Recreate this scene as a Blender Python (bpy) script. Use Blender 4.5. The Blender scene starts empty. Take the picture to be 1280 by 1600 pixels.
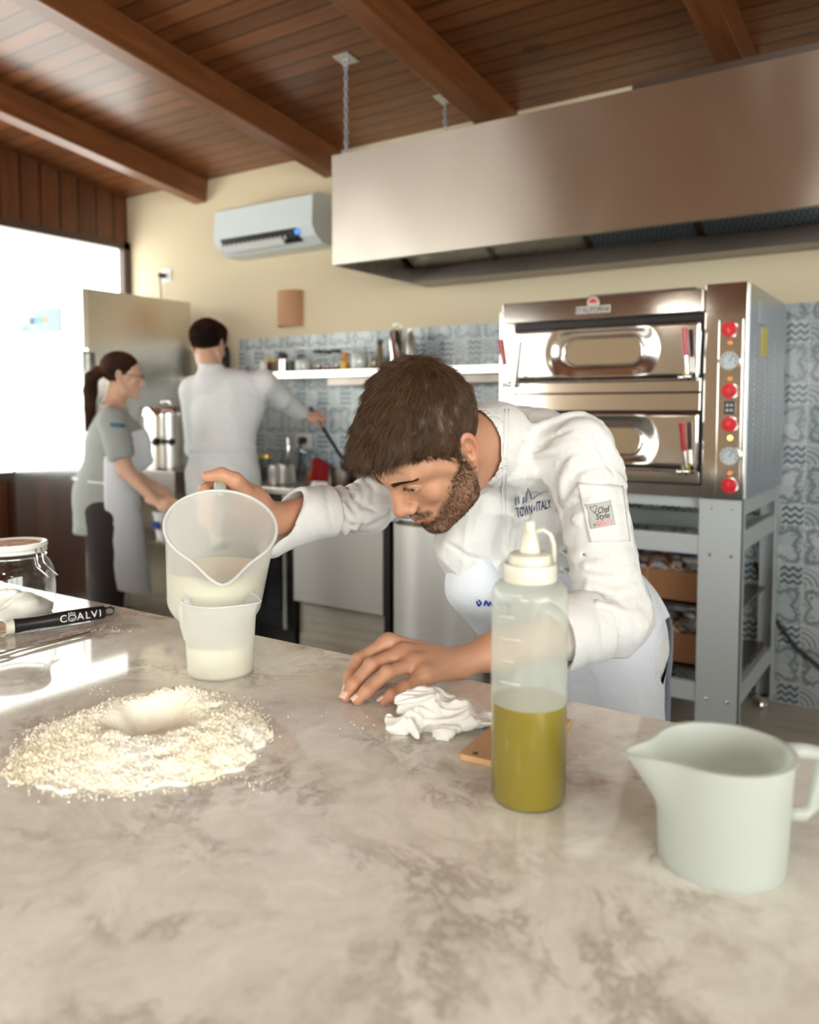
import bpy, bmesh, math, random
import numpy as np
from mathutils import Vector, Matrix
from mathutils.bvhtree import BVHTree
random.seed(7); RNG = np.random.default_rng(7)
SC = bpy.context.scene
COL = SC.collection
R = math.radians
# ------------------------------------------------------------------ camera
CAM = np.array([0.0, 0.0, 1.30]); YAW = R(33.6); PITCH = R(3.5); FPX = 1280.0; PPX = (640.0, 718.0)
cF = np.array([-math.sin(YAW)*math.cos(PITCH), math.cos(YAW)*math.cos(PITCH), -math.sin(PITCH)])
cR = np.array([math.cos(YAW), math.sin(YAW), 0.0])
cU = np.cross(cR, cF)
cam_d = bpy.data.cameras.new('camera'); cam = bpy.data.objects.new('camera', cam_d); COL.objects.link(cam)
cam_d.sensor_fit = 'HORIZONTAL'; cam_d.sensor_width = 24.0; cam_d.lens = 24.0
cam_d.shift_y = -(800-PPX[1])/1280.0
cam_d.clip_start = 0.05; cam_d.clip_end = 60
cam.matrix_world = Matrix(((cR[0], cU[0], -cF[0], CAM[0]), (cR[1], cU[1], -cF[1], CAM[1]), (cR[2], cU[2], -cF[2], CAM[2]), (0, 0, 0, 1)))
cam_d.dof.use_dof = True; cam_d.dof.focus_distance = 1.30; cam_d.dof.aperture_fstop = 2.9
SC.camera = cam
# ------------------------------------------------------------------ world, light, exposure
W = bpy.data.worlds.new('sky'); SC.world = W; W.use_nodes = True
wn = W.node_tree.nodes; wl = W.node_tree.links
wn['Background'].inputs[0].default_value = (0.80, 0.90, 1.0, 1); wn['Background'].inputs[1].default_value = 1.2
PANE_L = 2.8          # daylight behind the frosted panes of the long left window
PANE_F = 6.0  # glow of the unseen front and right windows, added as extra light
LAMP_W = 2.6
SC.view_settings.view_transform = 'Standard'; SC.view_settings.look = 'None'
SC.view_settings.exposure = 1.04; SC.view_settings.gamma = 1.0; SC.view_settings.use_curve_mapping = False
SC.cycles.max_bounces = 10; SC.cycles.transparent_max_bounces = 16; SC.cycles.diffuse_bounces = 4
SC.cycles.glossy_bounces = 4; SC.cycles.transmission_bounces = 6
SC.cycles.use_denoising = True; SC.cycles.sample_clamp_indirect = 6.0
SC.cycles.caustics_reflective = False; SC.cycles.caustics_refractive = False
# ------------------------------------------------------------------ points from the survey of the place
def P(px, py, d):                       # point at depth d
    return CAM + d*(cF + (px-PPX[0])/FPX*cR - (py-PPX[1])/FPX*cU)
def ray(px, py):
    return cF + (px-PPX[0])/FPX*cR - (py-PPX[1])/FPX*cU
def onZ(px, py, z):
    r = ray(px, py); return CAM + r*((z-CAM[2])/r[2])
def onY(px, py, Y):
    r = ray(px, py); return CAM + r*((Y-CAM[1])/r[1])
def onX(px, py, X):
    r = ray(px, py); return CAM + r*((X-CAM[0])/r[0])
def camvec(x, y, z):                    # right, up, forward -> world
    return x*cR + y*cU + z*cF
# ------------------------------------------------------------------ tagging helpers
def tag(o, label=None, cat=None, group=None, kind=None):
    if label: o['label'] = label
    if cat: o['category'] = cat
    if group: o['group'] = group
    if kind: o['kind'] = kind
    return o
def empty(name, loc, label=None, cat=None, group=None, rz=0.0):
    o = bpy.data.objects.new(name, None); o.empty_display_size = 0.05; COL.objects.link(o)
    o.location = Vector([float(v) for v in loc]); o.rotation_euler = (0, 0, rz)
    o['_m'] = 0; del o['_m']
    return tag(o, label, cat, group)
def link(name, me, mats, parent=None, smooth=False):
    """me holds WORLD coordinates when parent is None or an Empty whose matrix is applied below."""
    o = bpy.data.objects.new(name, me); COL.objects.link(o)
    for m in (mats if isinstance(mats, (list, tuple)) else [mats]): me.materials.append(m)
    if smooth: me.polygons.foreach_set('use_smooth', [True]*len(me.polygons))
    if parent is not None: o.parent = parent
    return o
def mesh_from(v, f, name='m'):
    me = bpy.data.meshes.new(name); me.from_pydata([tuple(map(float, x)) for x in v], [], [tuple(map(int, x)) for x in f]); me.update(); return me
def copy_tree(o, parent=None):
    c = o.copy(); COL.objects.link(c); c.parent = parent
    for ch in list(o.children): copy_tree(ch, c)
    return c
class MB:
    """collects shapes in a bmesh and links them as one mesh object"""
    def __init__(s): s.bm = bmesh.new(); s.mi = 0
    def _new(s, verts, mi=None):
        fs = set()
        for v in verts:
            for f in v.link_faces: fs.add(f)
        for f in fs: f.material_index = s.mi if mi is None else mi
    def box(s, lo, hi, mat=None, bev=0.0):
        lo = np.array(lo, float); hi = np.array(hi, float); c = (lo+hi)/2; d = np.abs(hi-lo)
        M = Matrix.Translation(c.tolist()) @ Matrix.Diagonal((d[0], d[1], d[2], 1))
        if mat is not None: M = mat @ M
        r = bmesh.ops.create_cube(s.bm, size=1.0, matrix=M); vs = r['verts']
        s._new(vs)
        if bev > 0:
            es = list({e for v in vs for e in v.link_edges})
            rr = bmesh.ops.bevel(s.bm, geom=es, offset=bev, segments=2, affect='EDGES', profile=0.5)
            for f in rr['faces']: f.material_index = s.mi
        return s
    def cone(s, a, b, ra, rb, n=24, caps=True):
        a = Vector([float(x) for x in a]); b = Vector([float(x) for x in b]); d = b-a; L = d.length
        q = d.to_track_quat('Z', 'Y').to_matrix().to_4x4()
        M = Matrix.Translation((a+b)/2) @ q
        r = bmesh.ops.create_cone(s.bm, cap_ends=caps, cap_tris=False, segments=n, radius1=ra, radius2=max(rb, 1e-5), depth=L, matrix=M)
        s._new(r['verts']); return s
    def cyl(s, a, b, r, n=24): return s.cone(a, b, r, r, n)
    def ball(s, c, r, n=16, M=None):
        c = [float(x) for x in c]; rr = (r, r, r) if isinstance(r, (int, float)) else r
        T = Matrix.Translation(c) @ (M if M is not None else Matrix.Identity(4)) @ Matrix.Diagonal((rr[0], rr[1], rr[2], 1))
        q = bmesh.ops.create_uvsphere(s.bm, u_segments=n*2, v_segments=n, radius=1.0, matrix=T); s._new(q['verts']); return s
    def lathe(s, prof, c=(0, 0, 0), n=48, M=None, close=False):
        """prof list of (r, z)"""
        c = Vector([float(x) for x in c]); rings = []
        T = Matrix.Translation(c) @ (M if M is not None else Matrix.Identity(4))
        for r, z in prof:
            if r < 1e-6: rings.append([s.bm.verts.new(T @ Vector((0, 0, z)))])
            else: rings.append([s.bm.verts.new(T @ Vector((r*math.cos(2*math.pi*i/n), r*math.sin(2*math.pi*i/n), z))) for i in range(n)])
        pr = list(zip(rings, rings[1:]))
        if close: pr.append((rings[-1], rings[0]))
        for A, B in pr:
            for i in range(n):
                j = (i+1) % n
                if len(A) == 1 and len(B) == 1: continue
                if len(A) == 1: f = s.bm.faces.new((A[0], B[j], B[i]))
                elif len(B) == 1: f = s.bm.faces.new((A[i], A[j], B[0]))
                else: f = s.bm.faces.new((A[i], A[j], B[j], B[i]))
                f.material_index = s.mi
        return s
    def tube(s, pts, r, n=10, caps=True, closed=False):
        pts = [Vector([float(x) for x in p]) for p in pts]; m = len(pts)
        rs = r if isinstance(r, (list, tuple)) else [r]*m
        T = []
        for i in range(m):
            if closed: t = pts[(i+1) % m]-pts[i-1]
            else: t = pts[min(i+1, m-1)]-pts[max(i-1, 0)]
            T.append(t.normalized())
        u = T[0].orthogonal().normalized(); rings = []
        for i in range(m):
            u = (u - T[i]*u.dot(T[i])).normalized(); w = T[i].cross(u)
            rings.append([s.bm.verts.new(pts[i] + (u*math.cos(2*math.pi*k/n) + w*math.sin(2*math.pi*k/n))*rs[i]) for k in range(n)])
        pr = list(zip(rings, rings[1:]))
        if closed: pr.append((rings[-1], rings[0]))
        for A, B in pr:
            for k in range(n):
                j = (k+1) % n
                f = s.bm.faces.new((A[k], A[j], B[j], B[k])); f.material_index = s.mi
        if caps and not closed:
            f = s.bm.faces.new(rings[0][::-1]); f.material_index = s.mi
            f = s.bm.faces.new(rings[-1]); f.material_index = s.mi
        return s
    def prism(s, poly, depthvec):
        """poly: list of 3D points (planar), extruded by depthvec"""
        dv = Vector([float(x) for x in depthvec])
        A = [s.bm.verts.new(Vector([float(x) for x in p])) for p in poly]
        B = [s.bm.verts.new(v.co + dv) for v in A]; n = len(A)
        fs = [s.bm.faces.new(A), s.bm.faces.new(B[::-1])]
        for i in range(n):
            j = (i+1) % n; fs.append(s.bm.faces.new((A[i], B[i], B[j], A[j])))
        for f in fs: f.material_index = s.mi
        return s
    def build(s, name, mats, parent=None, smooth=False, sharp=None, recalc=True):
        if recalc: bmesh.ops.recalc_face_normals(s.bm, faces=s.bm.faces)
        me = bpy.data.meshes.new(name); s.bm.to_mesh(me); s.bm.free()
        if parent is not None:
            me.transform(parent_world(parent).inverted())
        o = link(name, me, mats, parent, smooth or sharp is not None)
        if sharp is not None:
            try: me.set_sharp_from_angle(angle=R(sharp))
            except Exception: pass
        return o
def parent_world(p):
    M = Matrix.LocRotScale(p.location, p.rotation_euler, p.scale)
    return parent_world(p.parent) @ M if p.parent else M
def link_world(name, me, mats, parent=None, smooth=False, sharp=None):
    if parent is not None: me.transform(parent_world(parent).inverted())
    o = link(name, me, mats, parent, smooth or sharp is not None)
    if sharp is not None: me.set_sharp_from_angle(angle=R(sharp))
    return o
# ------------------------------------------------------------------ materials
MATS = {}
def mat(name, col=(.8, .8, .8), rough=.5, metal=0.0, spec=.5, coat=0.0, sss=0.0, emit=None, es=0.0, bump=None, alpha=1.0, sheen=0.0, aniso=0.0):
    m = bpy.data.materials.new(name); m.use_nodes = True; nt = m.node_tree; b = nt.nodes['Principled BSDF']
    b.inputs['Base Color'].default_value = (*col, 1); b.inputs['Roughness'].default_value = rough
    b.inputs['Metallic'].default_value = metal; b.inputs['Specular IOR Level'].default_value = spec
    b.inputs['Coat Weight'].default_value = coat; b.inputs['Coat Roughness'].default_value = .08
    if sheen: b.inputs['Sheen Weight'].default_value = sheen
    if sss:
        b.inputs['Subsurface Weight'].default_value = sss; b.inputs['Subsurface Radius'].default_value = (1, .35, .2); b.inputs['Subsurface Scale'].default_value = .006
    if emit: b.inputs['Emission Color'].default_value = (*emit, 1); b.inputs['Emission Strength'].default_value = es
    if alpha < 1: b.inputs['Alpha'].default_value = alpha
    if aniso: b.inputs['Anisotropic'].default_value = aniso
    if bump:   # (scale, strength, distance)
        add_bump(m, *bump)
    MATS[name] = m; return m
def N(m, t, **kw):
    n = m.node_tree.nodes.new(t)
    for k, v in kw.items(): setattr(n, k, v)
    return n
def L(m, a, b): m.node_tree.links.new(a, b)
def coords(m, scale=(1, 1, 1), rot=(0, 0, 0), loc=(0, 0, 0)):
    tc = N(m, 'ShaderNodeTexCoord'); mp = N(m, 'ShaderNodeMapping')
    mp.inputs['Scale'].default_value = scale; mp.inputs['Rotation'].default_value = rot; mp.inputs['Location'].default_value = loc
    L(m, tc.outputs['Object'], mp.inputs['Vector']); return mp.outputs['Vector']
def ramp(m, fac, stops):
    r = N(m, 'ShaderNodeValToRGB'); e = r.color_ramp.elements
    while len(e) < len(stops): e.new(.5)
    for k, (p, c) in enumerate(stops):
        e[k].position = p; e[k].color = (*c, 1) if len(c) == 3 else c
    L(m, fac, r.inputs['Fac']); return r.outputs['Color']
def noise(m, vec, scale=5, detail=4, rough=.5, dist=0.0):
    n = N(m, 'ShaderNodeTexNoise'); n.inputs['Scale'].default_value = scale; n.inputs['Detail'].default_value = detail
    n.inputs['Roughness'].default_value = rough; n.inputs['Distortion'].default_value = dist
    if vec is not None: L(m, vec, n.inputs['Vector'])
    return n.outputs['Fac']
def math_(m, op, a, b=None, c=None):
    n = N(m, 'ShaderNodeMath', operation=op)
    for i, v in enumerate((a, b, c)):
        if v is None: continue
        if isinstance(v, (int, float)): n.inputs[i].default_value = v
        else: L(m, v, n.inputs[i])
    return n.outputs[0]
def mix(m, fac, a, b, bt='MIX'):
    n = N(m, 'ShaderNodeMix', data_type='RGBA', blend_type=bt)
    for s, v in ((n.inputs[0], fac), (n.inputs[6], a), (n.inputs[7], b)):
        if isinstance(v, (int, float)): s.default_value = v
        elif isinstance(v, (tuple, list)): s.default_value = (*v, 1) if len(v) == 3 else v
        else: L(m, v, s)
    return n.outputs[2]
def sepxyz(m, v):
    n = N(m, 'ShaderNodeSeparateXYZ'); L(m, v, n.inputs[0]); return n.outputs
def bsdf(m): return m.node_tree.nodes['Principled BSDF']
def add_bump(m, scale=50, strength=.2, dist=.001, vec=None, height=None, detail=4, vscale=(1, 1, 1)):
    if vec is None: vec = coords(m, vscale)
    h = height if height is not None else noise(m, vec, scale, detail)
    b = N(m, 'ShaderNodeBump'); b.inputs['Strength'].default_value = strength; b.inputs['Distance'].default_value = dist
    L(m, h, b.inputs['Height']); L(m, b.outputs['Normal'], bsdf(m).inputs['Normal'])
def plastic(name, col, clear, rough=.25, diff=.5):
    """thin milky plastic: part clear, part translucent, part diffuse, with a gloss"""
    m = bpy.data.materials.new(name); m.use_nodes = True; nt = m.node_tree; nt.nodes.clear()
    out = N(m, 'ShaderNodeOutputMaterial'); tr = N(m, 'ShaderNodeBsdfTransparent'); tl = N(m, 'ShaderNodeBsdfTranslucent'); df = N(m, 'ShaderNodeBsdfDiffuse')
    gl = N(m, 'ShaderNodeBsdfGlossy'); gl.inputs['Roughness'].default_value = rough
    for n in (tl, df): n.inputs['Color'].default_value = (*col, 1)
    tr.inputs['Color'].default_value = (*[min(1, c*1.05+.02) for c in col], 1)
    a = N(m, 'ShaderNodeMixShader'); a.inputs[0].default_value = diff; L(m, tl.outputs[0], a.inputs[1]); L(m, df.outputs[0], a.inputs[2])
    b = N(m, 'ShaderNodeMixShader'); b.inputs[0].default_value = clear; L(m, a.outputs[0], b.inputs[1]); L(m, tr.outputs[0], b.inputs[2])
    lw_ = N(m, 'ShaderNodeLayerWeight'); lw_.inputs[0].default_value = .5
    fz = math_(m, 'ADD', math_(m, 'MULTIPLY', math_(m, 'POWER', lw_.outputs['Facing'], 4.0), .30), .03)
    c = N(m, 'ShaderNodeMixShader'); L(m, fz, c.inputs[0]); L(m, b.outputs[0], c.inputs[1]); L(m, gl.outputs[0], c.inputs[2])
    L(m, c.outputs[0], out.inputs[0]); MATS[name] = m; return m
def thin_glass(name, tint=(.96, .98, .97), rough=.02, boost=1.0):
    m = bpy.data.materials.new(name); m.use_nodes = True; m.node_tree.nodes.clear()
    out = N(m, 'ShaderNodeOutputMaterial'); tr = N(m, 'ShaderNodeBsdfTransparent'); tr.inputs[0].default_value = (*tint, 1)
    gl = N(m, 'ShaderNodeBsdfGlossy'); gl.inputs['Roughness'].default_value = rough
    lw_ = N(m, 'ShaderNodeLayerWeight'); lw_.inputs[0].default_value = .5
    f2 = math_(m, 'ADD', math_(m, 'MULTIPLY', math_(m, 'POWER', lw_.outputs['Facing'], 4.0), .55*boost), .04*boost)
    c = N(m, 'ShaderNodeMixShader'); L(m, f2, c.inputs[0]); L(m, tr.outputs[0], c.inputs[1]); L(m, gl.outputs[0], c.inputs[2])
    L(m, c.outputs[0], out.inputs[0]); MATS[name] = m; return m
def emis(name, col, s):
    m = bpy.data.materials.new(name); m.use_nodes = True; m.node_tree.nodes.clear()
    out = N(m, 'ShaderNodeOutputMaterial'); e = N(m, 'ShaderNodeEmission'); e.inputs[0].default_value = (*col, 1); e.inputs[1].default_value = s
    L(m, e.outputs[0], out.inputs[0]); MATS[name] = m; return m
# ---- text, laid on a plane given by origin, x and y directions (world)
def text_mesh(body, size, o, ex, ey, depth=.0006, align='CENTER', shear=0.0, spacing=1.0, offset=0.0):
    cu = bpy.data.curves.new('t', 'FONT'); cu.body = body; cu.size = size; cu.align_x = align; cu.align_y = 'CENTER'
    cu.extrude = depth; cu.shear = shear; cu.space_character = spacing; cu.offset = offset; cu.resolution_u = 3
    ob = bpy.data.objects.new('t', cu); COL.objects.link(ob)
    dg = bpy.context.evaluated_depsgraph_get(); dg.update()
    me = bpy.data.meshes.new_from_object(ob.evaluated_get(dg)); bpy.data.objects.remove(ob); me.materials.clear()
    ex = Vector([float(x) for x in ex]).normalized(); ey = Vector([float(x) for x in ey]).normalized(); ez = ex.cross(ey)
    o = [float(x) for x in o]
    me.transform(Matrix(((ex.x, ey.x, ez.x, o[0]), (ex.y, ey.y, ez.y, o[1]), (ex.z, ey.z, ez.z, o[2]), (0, 0, 0, 1))))
    return me
# ------------------------------------------------------------------ organic shapes: distance fields and surface nets
def v3(a): return np.array(a, np.float32)
def smin(a, b, k):
    if k <= 0: return np.minimum(a, b)
    h = np.clip(.5 + .5*(b-a)/k, 0, 1); return b*(1-h) + a*h - k*h*(1-h)
class Field:
    def __init__(s, lo, hi, h):
        s.lo = np.array(lo, float); s.h = h
        n = np.maximum(4, np.ceil((np.array(hi, float)-s.lo)/h).astype(int)+1); s.n = n
        ax = [(s.lo[i] + h*np.arange(n[i])).astype(np.float32) for i in range(3)]; s.ax = ax
        s.f = np.full(n, 1.0, np.float32)
    def _sub(s, lo, hi):
        a = np.clip(np.floor((np.array(lo)-s.lo)/s.h).astype(int), 0, s.n); b = np.clip(np.ceil((np.array(hi)-s.lo)/s.h).astype(int)+1, 0, s.n)
        sl = tuple(slice(int(a[i]), int(b[i])) for i in range(3))
        X = s.ax[0][sl[0]][:, None, None]; Y = s.ax[1][sl[1]][None, :, None]; Z = s.ax[2][sl[2]][None, None, :]
        return sl, X, Y, Z
    def put(s, sl, d, k, op='add'):
        g = s.f[sl]
        if g.size == 0: return s
        if op == 'add': s.f[sl] = smin(g, d, k)
        elif op == 'sub': s.f[sl] = -smin(-g, d, k)
        elif op == 'and': s.f[sl] = -smin(-g, -d, k)
        return s
    def cap(s, a, b, ra, rb=None, k=.01, op='add', fold=None, flat=None):
        """tapered capsule; fold=(amp, freq, slant) wrinkles; flat=(axis vector, factor) squashes across axis"""
        rb = ra if rb is None else rb; a = v3(a); b = v3(b); m = max(ra, rb)*1.15+max(k, .0)+s.h*3+(fold[0]*2 if fold else 0)
        if flat: m *= max(1.0, 1/flat[1])
        sl, X, Y, Z = s._sub(np.minimum(a, b)-m, np.maximum(a, b)+m)
        d = b-a; L2 = float(d@d)+1e-12; x, y, z = X-a[0], Y-a[1], Z-a[2]
        if flat:
            n = v3(flat[0]); n = n/np.linalg.norm(n); t = (x*n[0]+y*n[1]+z*n[2])
            td = float(d@n)
            h = np.clip((x*d[0]+y*d[1]+z*d[2])/L2, 0, 1)
            ex, ey, ez = x-h*d[0], y-h*d[1], z-h*d[2]; tt = ex*n[0]+ey*n[1]+ez*n[2]
            q = (1/flat[1]-1)*tt; ex, ey, ez = ex+q*n[0], ey+q*n[1], ez+q*n[2]
        else:
            h = np.clip((x*d[0]+y*d[1]+z*d[2])/L2, 0, 1); ex, ey, ez = x-h*d[0], y-h*d[1], z-h*d[2]
        r = ra+(rb-ra)*h
        D = np.sqrt(ex*ex+ey*ey+ez*ez)-r
        if flat: D = D*min(1.0, flat[1])
        if fold:
            L_ = math.sqrt(L2); u = v3(np.cross(d, [0.13, .31, .94])); u /= np.linalg.norm(u); w = v3(np.cross(d/L_, u))
            ang = np.arctan2(ex*w[0]+ey*w[1]+ez*w[2], ex*u[0]+ey*u[1]+ez*u[2])
            ph = fold[1]*h*L_ + fold[2]*np.sin(ang+1.3) + .8*np.sin(2*ang+ph0(a)) + .6*np.sin(7*h+ang)
            D = D - fold[0]*(np.abs(np.sin(ph))**.7-.55)*(.6+.4*np.sin(ang*1.0+2.1+5*h))
        return s.put(sl, D, k, op)
    def ell(s, c, r, k=.01, op='add', M=None):
        """ellipsoid; M 3x3 whose columns are its axes"""
        c = v3(c); r = v3(r); m = float(r.max())+max(k, 0)+s.h*3
        sl, X, Y, Z = s._sub(c-m, c+m); x, y, z = X-c[0], Y-c[1], Z-c[2]
        if M is not None:
            M = np.array(M, np.float32)
            x, y, z = (x*M[0, 0]+y*M[1, 0]+z*M[2, 0], x*M[0, 1]+y*M[1, 1]+z*M[2, 1], x*M[0, 2]+y*M[1, 2]+z*M[2, 2])
        k0 = np.sqrt((x/r[0])**2+(y/r[1])**2+(z/r[2])**2)+1e-6; k1 = np.sqrt((x/r[0]**2)**2+(y/r[1]**2)**2+(z/r[2]**2)**2)+1e-6
        return s.put(sl, k0*(k0-1)/k1, k, op)
    def path(s, pts, rs, k=.006, op='add', flat=None, fold=None):
        for i in range(len(pts)-1): s.cap(pts[i], pts[i+1], rs[i], rs[i+1], k if i else k, op, fold=fold, flat=flat)
        return s
    def plane(s, p, n, k=.0):
        """keep the side the normal points AWAY from"""
        n = v3(n); n /= np.linalg.norm(n); sl, X, Y, Z = s._sub(s.lo, s.lo+s.h*s.n)
        s.f = -smin(-s.f, -((X-p[0])*n[0]+(Y-p[1])*n[1]+(Z-p[2])*n[2]), k); return s
    def disp(s, fn):
        """add a displacement fn(X, Y, Z) near the surface"""
        sl, X, Y, Z = s._sub(s.lo, s.lo+s.h*s.n); s.f = s.f + fn(X, Y, Z).astype(np.float32); return s
    def mesh(s):
        return nets(s.f, s.lo, s.h)
def ph0(a): return float(np.sum(a))*17.0
def nets(f, lo, h):
    nx, ny, nz = f.shape; ins = f < 0
    c = np.zeros((nx-1, ny-1, nz-1), np.int8)
    for dx in (0, 1):
        for dy in (0, 1):
            for dz in (0, 1): c += ins[dx:nx-1+dx, dy:ny-1+dy, dz:nz-1+dz]
    act = (c > 0) & (c < 8); idx = np.full(act.shape, -1, np.int64); cells = np.argwhere(act); idx[act] = np.arange(len(cells))
    acc = np.zeros((len(cells), 3)); cnt = np.zeros(len(cells)); I, J, K = cells.T
    co = [(x, y, z) for x in (0, 1) for y in (0, 1) for z in (0, 1)]
    for a in co:
        for ax in range(3):
            if a[ax]: continue
            b = list(a); b[ax] = 1
            fa = f[I+a[0], J+a[1], K+a[2]]; fb = f[I+b[0], J+b[1], K+b[2]]; m = (fa < 0) != (fb < 0)
            t = np.where(m, fa/(fa-fb+1e-20), 0); p = np.repeat([a], len(cells), 0).astype(float); p[:, ax] += t
            acc[m] += p[m]; cnt[m] += 1
    V = lo + h*(cells + acc/cnt[:, None]); F = []
    for ax in range(3):
        sl0 = [slice(None)]*3; sl1 = [slice(None)]*3; sl0[ax] = slice(0, -1); sl1[ax] = slice(1, None)
        A = ins[tuple(sl0)]; B = ins[tuple(sl1)]; e = np.argwhere(A != B); o = [x for x in range(3) if x != ax]
        ok = np.all([(e[:, x] > 0) & (e[:, x] < f.shape[x]-1) for x in o], axis=0); e = e[ok]
        fl = A[tuple(e.T)]; q = []
        for d0, d1 in ((-1, -1), (0, -1), (0, 0), (-1, 0)):
            g = e.copy(); g[:, o[0]] += d0; g[:, o[1]] += d1; q.append(idx[tuple(g.T)])
        q = np.stack(q, 1); flip = fl if ax != 1 else ~fl
        q[~flip] = q[~flip][:, ::-1]; F.append(q)
    F = np.concatenate(F); F = F[(F >= 0).all(1)]
    return V, F
def smooth_vf(V, F, it=2, lam=.5):
    V = V.copy(); n = len(V)
    for _ in range(it):
        acc = np.zeros_like(V); cnt = np.zeros(n)
        for a, b in ((0, 1), (1, 2), (2, 3), (3, 0)):
            np.add.at(acc, F[:, a], V[F[:, b]]); np.add.at(acc, F[:, b], V[F[:, a]]); np.add.at(cnt, F[:, a], 1); np.add.at(cnt, F[:, b], 1)
        V = V + lam*(acc/np.maximum(cnt, 1)[:, None]-V)
    return V
def vf_mesh(V, F, name='m'):
    me = bpy.data.meshes.new(name); F = np.asarray(F, np.int32); V = np.asarray(V, np.float32)
    me.vertices.add(len(V)); me.vertices.foreach_set('co', V.ravel()); k = F.shape[1]
    me.loops.add(F.size); me.loops.foreach_set('vertex_index', F.ravel())
    me.polygons.add(len(F)); me.polygons.foreach_set('loop_start', np.arange(0, F.size, k, dtype=np.int32))
    me.update(calc_edges=True); me.validate(); me.polygons.foreach_set('use_smooth', [True]*len(me.polygons)); return me
def join_vf(*vf):
    Vs, Fs, n = [], [], 0
    for V, F in vf: Vs.append(V); Fs.append(F+n); n += len(V)
    return np.concatenate(Vs), np.concatenate(Fs)
def wav(X, Y, Z, f, seed=0, n=4):
    """cheap smooth noise from warped sines, about -1..1"""
    r = np.random.default_rng(seed); o = 0; wx = 0
    for i in range(n):
        d = r.normal(size=3); d /= np.linalg.norm(d); p = r.uniform(0, 6.28); q = f*(1+.7*i)
        wx = wx + np.sin((X*d[0]+Y*d[1]+Z*d[2])*q + p + 1.2*wx)
    return wx/n
def attr(me, name, vals):
    a = me.attributes.new(name, 'FLOAT', 'POINT'); a.data.foreach_set('value', np.asarray(vals, np.float32))
def strands(roots, dirs, length, r0, segs=4, curl=.3, sides=3, seed=1, gravity=None, lift=.2, normals=None):
    """thin tapered hairs as one mesh"""
    rg = np.random.default_rng(seed); n = len(roots); P_ = [roots]; d = dirs/np.linalg.norm(dirs, axis=1, keepdims=True)
    Ls = np.broadcast_to(length, (n,))*rg.uniform(.75, 1.15, n); nn = normals if normals is not None else np.zeros_like(d)
    cur = roots.copy(); dd = d + nn*lift
    for i in range(segs):
        dd = dd - nn*(lift*1.3/segs) + rg.normal(0, curl/segs, (n, 3))
        if gravity is not None: dd = dd + np.array(gravity)/segs
        dd /= np.linalg.norm(dd, axis=1, keepdims=True); cur = cur + dd*(Ls/segs)[:, None]; P_.append(cur)
    P_ = np.stack(P_, 1); t = np.gradient(P_, axis=1); t /= np.linalg.norm(t, axis=2, keepdims=True)+1e-9
    ref = np.array([.31, .52, .79]); u = np.cross(t, ref); u /= np.linalg.norm(u, axis=2, keepdims=True)+1e-9; w = np.cross(t, u)
    V = []
    for s_ in range(segs+1):
        rr = r0*(1-(s_/segs)**2*.85)
        for k in range(sides):
            a = 2*math.pi*k/sides; V.append(P_[:, s_]+rr*(u[:, s_]*math.cos(a)+w[:, s_]*math.sin(a)))
    V = np.stack(V, 1); m = V.shape[1]; base = (np.arange(n)*m)[:, None]; F = []
    for s_ in range(segs):
        for k in range(sides):
            j = (k+1) % sides; F.append(base+np.array([[s_*sides+k, s_*sides+j, (s_+1)*sides+j, (s_+1)*sides+k]]))
    F = np.stack(F, 1).reshape(-1, 4); return V.reshape(-1, 3), F
def surf_samples(V, F, n, keep, seed=2):
    rg = np.random.default_rng(seed); a, b, c, d = (V[F[:, i]] for i in range(4)); nr = np.cross(c-a, d-b); ar = np.linalg.norm(nr, axis=1)
    nr = nr/(ar[:, None]+1e-12); ct = (a+b+c+d)/4; k = keep(ct, nr).astype(float); p = ar*k; p /= p.sum(); i = rg.choice(len(F), n, p=p)
    u = rg.uniform(0, 1, (n, 1)); v = rg.uniform(0, 1, (n, 1)); return (a[i]*(1-u)+b[i]*u)*(1-v)+(d[i]*(1-u)+c[i]*u)*v, nr[i]
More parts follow.
